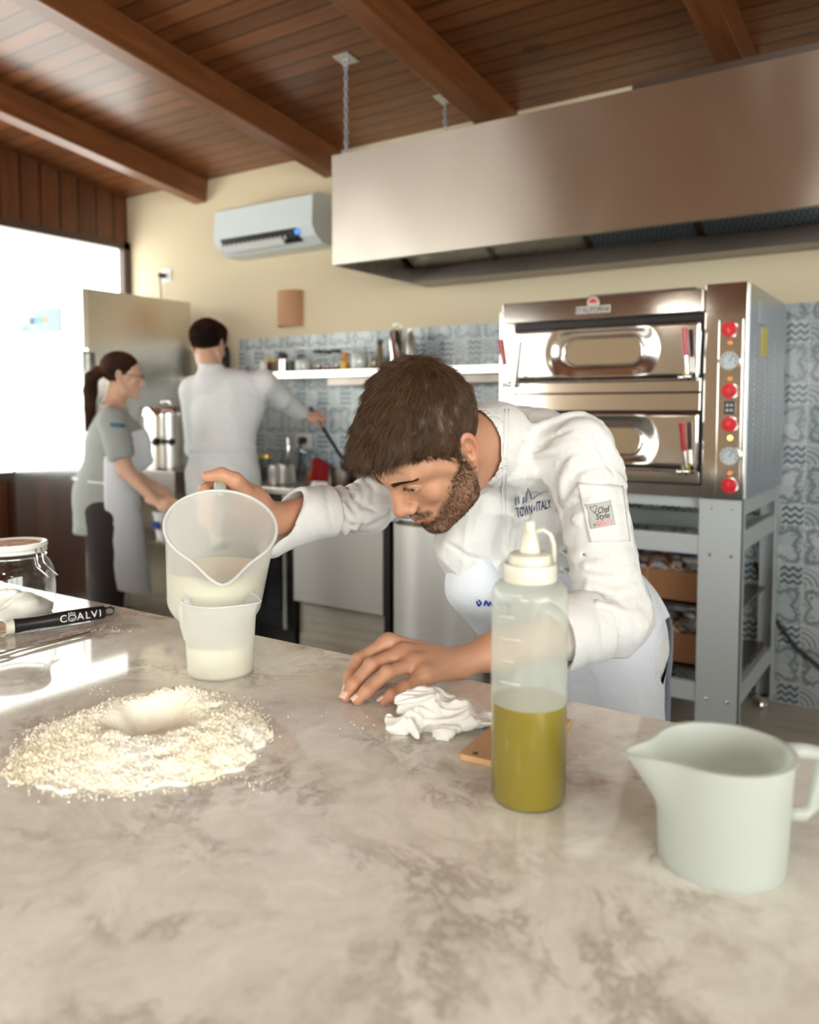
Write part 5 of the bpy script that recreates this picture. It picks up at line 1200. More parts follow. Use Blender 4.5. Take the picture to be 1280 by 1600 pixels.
    for (pp_, rr) in fing:
        for q in pp_: r_ = np.maximum(r_, .7*np.clip(1-np.linalg.norm(V-q, axis=1)/.015, 0, 1))
    parts.append((V, F)); att.append((0*r_, 0*r_, r_)); fingersL = fing
    # his right hand closed on the handle
    er = cR-aJ*(cR@aJ); er -= bJ*(er@bJ); er /= np.linalg.norm(er); bc_ = lambda z: np.array(J(-.1255, 0, z))
    cm = bc_(.095); f = Field(np.minimum(cm, RW)-.11, np.maximum(cm, RW)+.11, .0018)
    pc_ = cm+er*.040+bJ*.014
    for i in range(4):
        z = .136-.0215*i; c = bc_(z); rr = .0098-.0006*(i == 3)
        pts = [c+er*.034+bJ*.024, c-er*.006+bJ*.0255, c-er*.0235+bJ*.004, c-er*.010-bJ*.0195]; finger_path(f, pts, [rr*1.12, rr, rr*.95, rr*.88]); f.cap(pts[0], pc_*.5+pts[0]*.5+er*.022, rr*1.15, .014, .008)
    f.ell(pc_+er*.012, (.020, .040, .026), .014, M=np.stack([bJ, aJ, er], 1)); f.cap(pc_+er*.03, RW, .025, .026, .02); f.cap(RW, RW*.45+RE*.55, .027, .037, .02)
    f.path([pc_+er*.016+aJ*.020-bJ*.012, bc_(.150)+er*.024+aJ*.016-bJ*.006, bc_(.162)+er*.002+aJ*.010, bc_(.163)-er*.022+aJ*.004], [.0165, .0122, .0108, .0092], .010)
    V, F = f.mesh(); V = smooth_vf(V, F, 2, .5); parts.append((V, F)); att.append((0*V[:, 0], 0*V[:, 0], 0*V[:, 0]+.15))
    V, F = join_vf(*parts); me = vf_mesh(V, F)
    for k, nm in enumerate(('beard', 'lip', 'red')): attr(me, nm, np.concatenate([a[k] for a in att]))
    body = link_world('body', me, m_skin, chef)
    # nails
    for (pp_, rr) in fingersL:
        tip, dip = np.array(pp_[3]), np.array(pp_[2]); d = tip-dip; d /= np.linalg.norm(d); n_ = up-d*(up@d); n_ /= np.linalg.norm(n_); s_ = np.cross(d, n_); Vn = []; Fn = []
        for i in range(7):
            for j in range(7):
                u = (i-3)/3; v = (j-3)/3; a = v*.85; rr_ = rr[3]*1.03-.0012*u*u*.3; Vn.append(tip+d*(.0015+u*.0055)+n_*(rr_*math.cos(a)+.0003)+s_*(rr_*math.sin(a)))
        for i in range(6):
            for j in range(6): a = i*7+j; Fn.append((a, a+1, a+8, a+7))
        o = link_world('fingernail', mesh_from(Vn, Fn), m_nail, chef, smooth=True); o.modifiers.new('s', 'SOLIDIFY').thickness = .0006
    # eyes, brows, hair, beard
    for s in (-1, 1):
        c = np.array([s*.031, .0775, .0105]); b = MB(); cw = H2W(c); b.ball(cw, .0124, 14); e = b.build('eye', m_eye, chef, smooth=True)
        g = np.array([.34, .90, -.06]); g /= np.linalg.norm(g); ic = H2W(c+g*.0078); b = MB(); b.ball(ic, (.0054, .0054, .0054), 10); b.build('iris', m_iris, e, smooth=True)
    hs = []; bvh0 = BVHTree.FromPolygons([Vector(v) for v in VH.tolist()], FH.tolist())
    rg = np.random.default_rng(5)
    for s in (-1, 1):
        n = 1500; t = rg.uniform(0, 1, n); off = rg.uniform(-1, 1, n)
        base = np.stack([s*(.011+.041*t), .13+0*t, .029+.012*t-.012*t**2.2+off*.0048*(1-t*.65)], 1)
        for i in range(n):
            h_, _n, _i, _d = bvh0.ray_cast(Vector(base[i].tolist()), Vector((0, -1, 0)))
            if h_ is not None: base[i] = h_
        d = np.stack([s*np.ones(n)*.9, -.25-.5*t, .25-.5*off], 1); nrm = np.tile([s*.2, .95, .2], (n, 1)); hs.append(strands(base, d, .0080, .00022, 3, .35, 3, 3, lift=.25, normals=nrm))
    V, F = join_vf(*hs); link_world('eyebrows', vf_mesh(H2W(V), F), m_hair, chef)
    bvh = BVHTree.FromPolygons([Vector(v) for v in VH.tolist()], FH.tolist())
    # snap brows not needed; beard
    def kb(ct, nr): return head_attrs(ct)[0]
    rt, nr = surf_samples(VH, FH, 9000, kb); flip = np.sign(np.sum(nr*(rt-np.array([0, 0, -.02])), 1))[:, None]; nr = nr*flip
    d = np.stack([0*rt[:, 0], .25-.3*(rt[:, 2] > -.05), -np.ones(len(rt))], 1)+rg.normal(0, .35, rt.shape); d -= nr*np.sum(d*nr, 1, keepdims=True)
    V, F = strands(rt, d, .0075, .00017, 3, .5, 3, 9, lift=.55, normals=nr); link_world('beard', vf_mesh(H2W(V), F), m_hair, chef)
    f = Field((-.115, -.145, -.09), (.115, .15, .16), .0022)
    f.ell((0, -.016, .050), (.0830, .1020, .0900), 0).ell((0, .048, .090), (.064, .060, .040), .03).ell((.01, .078, .082), (.050, .036, .030), .02).ell((-.02, -.03, .12), (.05, .06, .022), .03)
    f.disp(lambda X, Y, Z: .0022*wav(X*1.5, Y*.7, Z*.7, 150, 21, 3))
    sl, X, Y, Z = f._sub(f.lo, f.lo+f.h*f.n); hb = np.interp(Y.ravel(), [-.12, -.05, -.022, -.012, .006, .018, .030, .055, .075, .10], [-.050, -.058, -.034, .034, .000, .004, .038, .056, .078, .088]).reshape(Y.shape)
    f.f = np.maximum(f.f, (hb-Z+.002*np.sin(X*260))*.8)
    V, F = f.mesh(); V = smooth_vf(V, F, 1); hair = link_world('hair', vf_mesh(H2W(V), F), m_hair, chef)
    rt, nr = surf_samples(V, F, 26000, lambda c, n: (np.linalg.norm(c-np.array([0, -.015, .04]), axis=1) > .07)); flip = np.sign(np.sum(nr*(rt-np.array([0, 0, .04])), 1))[:, None]; nr = nr*flip
    top = np.clip((rt[:, 2]-.075)/.05, 0, 1)[:, None]; fr_ = np.clip((rt[:, 1])/.05, -1, 1)[:, None]; sg = np.sign(rt[:, 0])[:, None]
    crown = np.array([0, -.055, .125]); away = rt-crown; away /= np.linalg.norm(away, axis=1, keepdims=True)+1e-9
    d = away*1.0 + np.array([0, .40, -.22]) + top*np.array([.15, .5, .1]) + .22*np.stack([wav(rt[:, 0], rt[:, 1], rt[:, 2], 70, 31), 0*rt[:, 0], wav(rt[:, 0], rt[:, 1], rt[:, 2], 60, 33)], 1)
    d -= nr*np.sum(d*nr, 1, keepdims=True); Ln = .016+.014*top[:, 0]+.008*np.clip(rt[:, 1]/.08, 0, 1)
    rt = rt-nr*.002; Vs, Fs = strands(rt, d, Ln, .00032, 5, .34, 3, 12, lift=.30, normals=nr); me = vf_mesh(H2W(Vs), Fs); attr(me, 'tone', np.repeat(rg.uniform(0, 1, len(rt))**2.5, len(Vs)//len(rt))); link_world('hair_strands', me, m_hair, hair)
    n = 70; t = rg.uniform(-1, 1, n); rl = np.stack([.031+.0125*t, .0915-.0015*t-.004*t*t, .0155-.003*t*t], 1); dl = np.stack([.3*t, np.ones(n), -.35+0*t], 1); V, F = strands(rl, dl, .0055, .00018, 3, .15, 3, 4); link_world('eyelashes', vf_mesh(H2W(V), F), m_hair, chef)
    return chef, body
m_nail = mat('fingernail', (.74, .48, .38), .3)
chef, chef_body = build_chef()
FOLDS = [
 (1, .006, [(798, 700), (835, 668), (880, 652), (912, 646)]), (-1, .003, [(812, 712), (850, 690), (890, 672)]), (1, .005, [(835, 715), (862, 704), (905, 690)]),
 (-1, .0045, [(884, 715), (870, 745), (868, 785), (880, 808)]), (1, .0065, [(893, 722), (880, 748), (878, 775)]), (1, .006, [(884, 790), (905, 768), (940, 750)]),
 (-1, .003, [(876, 802), (900, 785), (925, 770)]), (1, .006, [(876, 822), (900, 812), (915, 800)]), (1, .006, [(878, 862), (915, 885), (960, 893), (990, 888)]), (-1, .003, [(880, 850), (915, 868), (950, 872)]),
 (1, .0065, [(880, 890), (920, 915), (965, 925), (1000, 915)]), (-1, .003, [(885, 902), (925, 930), (965, 938)]), (1, .006, [(900, 920), (935, 945), (975, 955)]), (1, .005, [(985, 740), (970, 775), (978, 815), (992, 850)]),
 (1, .005, [(940, 660), (955, 700), (975, 730)]), (-1, .003, [(925, 668), (940, 705), (960, 740)]), (1, .005, [(835, 740), (815, 775), (805, 830), (800, 860)]), (-1, .003, [(845, 750), (828, 790), (822, 840)]),
 (1, .006, [(740, 770), (765, 760), (785, 742)]), (-1, .0036, [(700, 850), (730, 870), (770, 880)]),
 (1, .0065, [(548, 748), (562, 768), (585, 782), (612, 786)]), (-1, .0036, [(540, 760), (556, 782), (585, 798)]), (1, .006, [(572, 745), (590, 760), (612, 768)]), (1, .006, [(532, 760), (534, 790), (552, 812), (585, 812)]),
 (-1, .0036, [(524, 768), (526, 796), (540, 822)]), (1, .006, [(514, 766), (520, 798), (530, 828)]), (1, .005, [(560, 800), (580, 806), (605, 800)])]
def lay(bvh, pts, off):
    out = []
    for px, py in pts:
        d = Vector(ray(px, py).tolist()).normalized(); h, n, i, t = bvh.ray_cast(Vector(CAM.tolist()), d)
        if h is None: return None
        if n.dot(d) > 0: n = -n
        out.append(h+n*off)
    return out
def build_jacket():
    sh = (RS-LS); sh /= np.linalg.norm(sh); mid = (LS+RS)/2; sp = NB-PEL; sp /= np.linalg.norm(sp); sh2 = sh-sp*(sh@sp); sh2 /= np.linalg.norm(sh2); fw = np.cross(sh2, sp)
    if fw @ cR > 0: fw = -fw
    A = np.stack([sh2, fw, sp], 1); up = np.array([0, 0, 1.0])
    lo = np.min([NB, LS, LE, LW, RS, RE, PEL-[0, 0, .08]], 0)-.12; hi = np.max([NB, LS, LE, RS, RE, PEL], 0)+.13
    f = Field(lo, hi, .0036)
    ch = mid*.80+PEL*.20; be = mid*.45+PEL*.55
    f.ell(ch, (.160, .112, .150), 0, M=A); f.ell(ch-sp*.02+fw*.03, (.125, .085, .13), .05, M=A)
    f.ell(be+fw*.01, (.145, .118, .170), .06, M=A); f.ell(PEL, (.165, .125, .13), .06, M=A); f.cap(PEL+sp*.02, PEL-up*.07, .125, .135, .05, flat=(fw, .85))
    f.cap(NB-sp*.045, LS-sp*.012, .062, .060, .035); f.cap(NB-sp*.045, RS-sp*.01, .062, .060, .035); f.ell(mid-fw*.05-sp*.02, (.15, .07, .10), .05, M=A)
    # sleeves with folds
    f.cap(LS, LE, .067, .056, .022, fold=(.0055, 95, 1.9)); f.ell(LE+(LE-LS)/np.linalg.norm(LE-LS)*.0, (.056, .056, .056), .02)
    cL = LE*.66+LW*.34; f.cap(LE, cL, .056, .050, .018, fold=(.006, 110, 1.5))
    f.cap(RS, RE, .062, .050, .025, fold=(.0065, 100, 2.3)); cR_ = RE*.58+RW*.42; f.cap(RE, cR_, .050, .043, .018, fold=(.0065, 120, 2.0))
    # hanging front of the jacket
    f.cap(P(742, 800, 1.53), P(722, 855, 1.54), .050, .046, .05); f.cap(P(722, 855, 1.54), P(780, 950, 1.60), .046, .06, .05)
    f.cap(ch+fw*.075-sp*.02, be+fw*.085+up*.02, .055, .055, .04, flat=(sh2, 1.0))
    # broad cloth folds
    def dfn(X, Y, Z):
        d = (X-NB[0])*sp[0]+(Y-NB[1])*sp[1]+(Z-NB[2])*sp[2]; s_ = (X-NB[0])*sh2[0]+(Y-NB[1])*sh2[1]+(Z-NB[2])*sh2[2]
        q = wav(X, Y, Z, 14, 41, 3); r_ = np.abs(np.sin(28*s_+9*d+2.4*q)); t_ = np.abs(np.sin(34*d-14*s_+2.8*q+1))
        return .0065*(r_**.6-.6)*np.clip(-d/.12, .2, 1) + .0055*(t_**.6-.6) + .0045*wav(X, Y, Z, 34, 43, 3)
    f.disp(dfn)
    # collar
    nd = (HC-AU*.03-AF*.02)-NB; nd /= np.linalg.norm(nd); ca, cb = NB+nd*.010, NB+nd*.060
    f.cap(ca, cb, .074, .071, .012); f.cap(ca-nd*.04, cb+nd*.12, .066, .067, .004, 'sub')
    g = cb+nd*.016; 
    sl, X, Y, Z = f._sub(g-.12, g+.12); pl = (X-g[0])*nd[0]+(Y-g[1])*nd[1]+(Z-g[2])*nd[2]; dd = np.sqrt((X-g[0])**2+(Y-g[1])**2+(Z-g[2])**2)-.11; f.put(sl, np.maximum(-pl, dd), .003, 'sub')
    # crisp folds where the cloth bunches: ridges (+) and creases (-)
    V, F = f.mesh(); bv = BVHTree.FromPolygons([Vector(v) for v in V.tolist()], F.tolist())
    for sg, r_, pts in FOLDS:
        q = lay(bv, pts, 0)
        if q is None: continue
        q = [np.array(x) for x in q]; m = len(q); q2 = []
        for i in range(m-1):
            for t in (0, .34, .67): q2.append(q[i]*(1-t)+q[i+1]*t)
        q2.append(q[-1]); n_ = len(q2); rr = [r_*(.45+.55*math.sin(math.pi*(i+.5)/n_)) for i in range(n_)]
        for i in range(n_-1): f.cap(q2[i], q2[i+1], rr[i], rr[i+1], .008 if sg > 0 else .006, 'add' if sg > 0 else 'sub')
    V, F = f.mesh(); V = smooth_vf(V, F, 1, .5); jk = link_world('jacket', vf_mesh(V, F), m_jack, chef)
    # rolled cuffs as parts
    def cuff(a, b, ra, rb, flarev, amp, slant=0.0):
        a = np.array(a); b = np.array(b); g = Field(np.minimum(a, b)-.13, np.maximum(a, b)+.13, .0022); d = b-a; Lc_ = np.linalg.norm(d); d /= Lc_
        g.cap(a, b, ra, rb, 0, fold=(.003, 60, 1.2)); g.cap(b-d*.02, b+flarev, rb*.93, rb*.62, .02)
        g.cap(a-d*.2, b+d*.2, ra-.006, rb-.005, .003, 'sub'); g.cap(b-d*.01, b+flarev*.92+d*.05, rb*.93-.006, rb*.62-.005, .003, 'sub')
        g.plane(a, -d, .003); q = b+d*(.004+.016*(slant > 0)); n_ = d+np.array([0, 0, slant]); g.plane(q, n_, .003)
        V, F = g.mesh(); V = smooth_vf(V, F, 1); return link_world('rolled_cuff', vf_mesh(V, F), m_jack, jk)
    e = (LW-LE)/np.linalg.norm(LW-LE); cuff(LE+e*.055, LE+e*.135, .0600, .0570, np.array([0, 0, -.022]), .004)
    e = (RW-RE)/np.linalg.norm(RW-RE); cuff(RE+e*.085, RE+e*.165, .0500, .0490, np.array([0, 0, -.040])+e*.045, .004, .75)
    return jk, dict(sh=sh2, sp=sp, fw=fw, ch=ch, be=be, A=A)
jacket, TB = build_jacket()
def bvh_of(o):
    me = o.data; n = len(me.vertices); co = np.empty(n*3, np.float32); me.vertices.foreach_get('co', co); co = co.reshape(-1, 3)
    M = np.array(parent_world(o)); co = co @ M[:3, :3].T + M[:3, 3]
    return BVHTree.FromPolygons([Vector(v) for v in co.tolist()], [tuple(p.vertices) for p in me.polygons])
def apron_build():
    sh, sp, fw, ch, be, A = (TB[k] for k in ('sh', 'sp', 'fw', 'ch', 'be', 'A')); up = np.array([0, 0, 1.0])
    lo = np.min([NB, LS, RS, PEL-[0, 0, .45]], 0)-.16; hi = np.max([ch, PEL], 0)+.16; f = Field(lo, hi, .0045)
    f.ell(be+fw*.02, (.150, .128, .165), 0, M=A); f.ell(ch-sp*.05+fw*.045, (.105, .082, .13), .04, M=A); f.cap(ch+fw*.085-sp*.05, be+fw*.10+up*.0, .052, .050, .04)
    f.cap(P(742, 915, 1.535), P(800, 985, 1.57), .048, .06, .05); f.cap(P(735, 880, 1.54), P(742, 915, 1.535), .040, .048, .03); f.ell(PEL, (.170, .130, .12), .05, M=A); hf = np.array([fw[0], fw[1], 0]); hf /= np.linalg.norm(hf)
    f.cap(PEL+hf*.0, PEL+hf*.02-up*.44, .172, .185, .04, flat=(hf, .85))
    f.disp(lambda X, Y, Z: .006*np.sin(46*((X-PEL[0])*sh[0]+(Y-PEL[1])*sh[1])+1.3*wav(X, Y, Z, 12, 5))*np.clip((PEL[2]-Z)/.15, 0, 1)+.003*wav(X, Y, Z, 32, 51, 3))
    # keep the front, below the bib edge, and split for thickness
    g = f.f.copy(); f.plane(PEL-hf*.150, -hf*1.0, .004); f.plane(ch+sp*.035, sp-fw*.25, .004); f.plane(PEL-up*.43, -up, .003)
    f.f = np.maximum(f.f, -(g+.011))
    V, F = f.mesh(); V = smooth_vf(V, F, 2); ap = link_world('apron', vf_mesh(V, F), m_apr, chef)
    b = MB(); w = []
    for t in np.linspace(-.1, 3.25, 26): c = PEL+sp*.085; w.append(c+sh*(.162*math.cos(t))-fw*(.134*math.sin(t)))
    b.tube(w, .006, 8); q = w[13]; b.tube([q, q-fw*.02-sp*.03, q-fw*.02-sp*.16], .006, 8); b.build('waist_tie', m_apr, ap, smooth=True)
    f = Field(np.array([PEL[0]-.30, PEL[1]-.26, .0]), np.array([PEL[0]+.30, PEL[1]+.26, PEL[2]+.06]), .007)
    rt = np.array([sh[0], sh[1], 0]); rt /= np.linalg.norm(rt)
    for s in (-1, 1):
        k = np.array([PEL[0], PEL[1], .50])+rt*s*.095+hf*.02; a = np.array([PEL[0], PEL[1], .10])+rt*s*.12-hf*.03; f.cap(PEL+rt*s*.07-up*.02, k, .080, .066, .03, fold=(.004, 40, 1)); f.cap(k, a, .068, .056, .02, fold=(.004, 60, 1))
    V, F = f.mesh(); link_world('trousers', vf_mesh(V, F), m_blk, chef)
    for s in (-1, 1):
        a = np.array([PEL[0], PEL[1], .0])+rt*s*.12-hf*.03; f = Field(a-[.25, .25, 0], a+[.25, .25, .14], .006); f.cap(a+up*.055-hf*.03, a+up*.045+hf*.14, .042, .036, .02, flat=(up, .9)); f.cap(a+up*.05-hf*.03, a+up*.10, .045, .045, .02); f.plane((0, 0, .009), (0, 0, -1)); V, F = f.mesh(); link_world('shoe', vf_mesh(V, F), m_black, chef)
    return ap
apron = apron_build()
# ---- things sewn or printed on the jacket and apron, laid on the cloth
BJ = bvh_of(jacket); BA = bvh_of(apron)
def seam(bvh, pts, name, mat_, parent, r=.0011, off=.0008, n=26):
    P2 = np.array(pts, float); t = np.linspace(0, len(P2)-1, n); q = [(np.interp(a, range(len(P2)), P2[:, 0]), np.interp(a, range(len(P2)), P2[:, 1])) for a in t]
    w = [x for x in (lay(bvh, [p], off) for p in q) if x]; w = [x[0] for x in w]
    if len(w) > 2: return MB().tube(w, r, 6).build(name, mat_, parent, smooth=True)
def panel(bvh, quad, name, mat_, parent, n=16, off=.0012, thick=.0012):
    a, b, c, d = [np.array(q, float) for q in quad]; pts = []
    for j in range(n+1):
        for i in range(n+1): u, v = i/n, j/n; pts.append(tuple((a*(1-u)+b*u)*(1-v)+(d*(1-u)+c*u)*v))
    w = lay(bvh, pts, off)
    if w is None: return None
    F = [(j*(n+1)+i, j*(n+1)+i+1, (j+1)*(n+1)+i+1, (j+1)*(n+1)+i) for j in range(n) for i in range(n)]
    o = link_world(name, mesh_from(w, F), mat_, parent, smooth=True); s = o.modifiers.new('s', 'SOLIDIFY'); s.thickness = thick; s.offset = 0; return o
def print_on(bvh, me, quad, name, mat_, parent, off):
    """me laid out in the unit square"""
    a, b, c, d = [np.array(q, float) for q in quad]; pts = []
    for v in me.vertices: u, w = v.co.x, v.co.y; pts.append(tuple((d*(1-u)+c*u)*(1-w)+(a*(1-u)+b*u)*w))
    w = lay(bvh, pts, off)
    if w is None: print('missed', name); return
    for v, q in zip(me.vertices, w): v.co = q
    return link_world(name, me, mat_, parent)
def txt(body, x0, x1, y, size, shear=0.0, bold=.02):
    me = text_mesh(body, 1.0, (0, 0, 0), (1, 0, 0), (0, 1, 0), depth=0, shear=shear, offset=bold); xs_ = [v.co.x for v in me.vertices]; lo_, hi_ = min(xs_), max(xs_); k = (x1-x0)/(hi_-lo_)
    for v in me.vertices: v.co = Vector((x0+(v.co.x-lo_)*k, y+v.co.y*size, 0))
    return me
def strokes(paths, w):
    b = MB()
    for p in paths:
        p = [np.array(q, float) for q in p]
        for q0, q1 in zip(p, p[1:]):
            d = q1-q0; L_ = np.linalg.norm(d)+1e-9; n_ = np.array([-d[1], d[0]])/L_*w/2; e = d/L_*w*.3; vs = [b.bm.verts.new((float(q[0]), float(q[1]), 0)) for q in (q0-e+n_, q0-e-n_, q1+e-n_, q1+e+n_)]; b.bm.faces.new(vs)
    me = bpy.data.meshes.new('s'); b.bm.to_mesh(me); b.bm.free(); return me
m_navy = mat('navy_thread', (.015, .035, .11), .6); m_thread = mat('white_thread', (.70, .69, .67), .8)
seam(BJ, [(789, 640), (787, 700), (784, 780), (785, 850)], 'placket_seam', m_thread, jacket, r=.0009, n=40)
seam(BJ, [(795, 640), (793, 700), (790, 780), (791, 850)], 'placket_seam', m_thread, jacket, r=.0007, n=40)
seam(BJ, [(800, 682), (835, 695), (872, 702)], 'yoke_seam', m_thread, jacket, r=.0007, n=30)
seam(BJ, [(870, 720), (864, 760), (870, 800)], 'armhole_seam', m_thread, jacket, r=.0007, n=24)
o_ = strokes([[(0, .6), (.05, .2), (.12, .5), (.06, .75)], [(.2, .3), (.26, .75), (.32, .3), (.38, .7), (.44, .3)], [(.55, .75), (.6, .35), (.68, .72), (.66, .0), (.56, -.3), (.52, 0)], [(.8, .7), (.84, .35), (.92, .7), (.90, .1), (.82, -.3)]], .06)
print_on(BA, o_, [(744, 932), (800, 938), (802, 956), (746, 950)], 'script_lettering', mat('blue_thread', (.02, .06, .32), .6), apron, .0015)
Q = [(805, 776), (861, 768), (862, 797), (808, 811)]
print_on(BJ, txt('TOWN', .0, .46, .26, .62), Q, 'lettering', m_navy, jacket, .0011)
print_on(BJ, txt('of', .49, .56, .30, .38, .3), Q, 'lettering', m_navy, jacket, .0011)
print_on(BJ, txt('ITALY', .58, 1.0, .34, .66), Q, 'lettering', m_navy, jacket, .0011)
sky = [[(.0, .62), (.02, .95), (.10, 1.0), (.10, .68), (.20, .66), (.23, .95)], [(.20, .72), (.30, .72), (.31, 1.0), (.34, 1.18), (.37, 1.22), (.40, 1.18), (.43, 1.0), (.44, .78), (.52, .80)], [(.37, 1.22), (.37, 1.32)], [(.50, .80), (.60, .92), (.75, 1.02), (.92, 1.08)]]
print_on(BJ, strokes(sky, .022), Q, 'skyline_emblem', m_navy, jacket, .0011)
pocket = panel(BJ, [(902, 754), (972, 760), (984, 846), (922, 848)], 'sleeve_pocket', m_jack, jacket, off=.0016, thick=.0022)
seam(BJ, [(905, 757), (969, 763), (980, 842), (925, 844), (905, 757)], 'pocket_seam', m_thread, jacket, r=.0006, off=.0030, n=60)
m_patch = mat('grey_patch', (.42, .42, .40), .8)
QP = [(915, 788), (953, 782), (961, 820), (924, 826)]
patch = panel(BJ, QP, 'sleeve_patch', m_patch, jacket, off=.0036, thick=.0010)
print_on(BJ, txt('Chef', .42, .92, .66, .34, .35), QP, 'lettering', m_dkt, patch, .0045)
print_on(BJ, txt('Style', .28, .84, .42, .32, .35), QP, 'lettering', m_dkt, patch, .0045)
print_on(BJ, txt('by', .14, .24, .14, .20, .3), QP, 'lettering', m_dkt, patch, .0045)
print_on(BJ, txt("Giblor's", .27, .88, .15, .26, .1), QP, 'lettering', m_redk, patch, .0045)
print_on(BJ, strokes([[(.28, .60), (.14, .78), (.17, .90), (.27, .84), (.33, .93), (.42, .88), (.40, .76), (.28, .60)], [(.36, .66), (.30, .56), (.40, .52)]], .025), QP, 'heart_emblem', m_dkt, patch, .0045)
# ================================================================== THE TWO COOKS IN THE BACKGROUND
m_skin2 = skin_mat('fair_skin', (.66, .40, .28), (.3, .18, .12)); m_jack2 = cloth_mat('brightened_white_cotton', (.80, .82, .83)); m_apr2 = cloth_mat('brightened_apron_cotton', (.80, .84, .90)); m_polo = cloth_mat('grey_polo_cotton', (.36, .38, .36)); m_dkhair = mat('dark_hair', (.022, .011, .008), .75, spec=.12)  # second cottons lighter in colour to offset weak light on the background pair
L(m_dkhair, ramp(m_dkhair, noise(m_dkhair, coords(m_dkhair), 8, 2), [(.35, (.018, .010, .008)), (.7, (.075, .030, .014))]), bsdf(m_dkhair).inputs['Base Color'])
def hand_simple(f, w, d, up_, s=1.0, grip=.5):
    """five fingered hand at wrist w, pointing d, back of the hand towards up_"""
    d = np.array(d, float); d /= np.linalg.norm(d); u = np.array(up_, float); u -= d*(u@d); u /= np.linalg.norm(u); l = np.cross(u, d)
    f.cap(w, w+d*.065*s, .024*s, .026*s, .012, flat=(u, .55)); 
    for i, o in enumerate((-.027, -.009, .009, .026)):
        L_ = (.036, .042, .040, .031)[i]*s; a = w+d*.082*s+l*o*s; b = a+d*L_*.9-u*L_*grip*.5; c = b+d*L_*.5*(1-grip)-u*L_*.75*grip; e = c+d*L_*.3*(1-grip)-u*L_*.6*grip-d*L_*.4*grip
        f.path([a-d*.03*s, a, b, c, e], [.010*s, .0098*s, .0088*s, .0082*s, .0072*s], .004)
    f.path([w+d*.02*s-l*.015*s, w+d*.050*s-l*.038*s-u*.008, w+d*.075*s-l*.040*s-u*.02*s, w+d*.095*s-l*.030*s-u*.03*s], [.014*s, .011*s, .0095*s, .0082*s], .006)
def place_head(V, c, left, fwd, up): return np.array(c)+V[:, :1]*left+V[:, 1:2]*fwd+V[:, 2:3]*up
def axes(fwd, up=(0, 0, 1)):
    f_ = np.array(fwd, float); f_ /= np.linalg.norm(f_); u = np.array(up, float); u -= f_*(u@f_); u /= np.linalg.norm(u); return np.cross(u, f_), f_, u
VH0, FH0 = head_field(.0026).mesh(); FLR = .009
def background_person(px, py, d, fdir, spec):
    pass
UP_ = np.array([0, 0, 1.0])
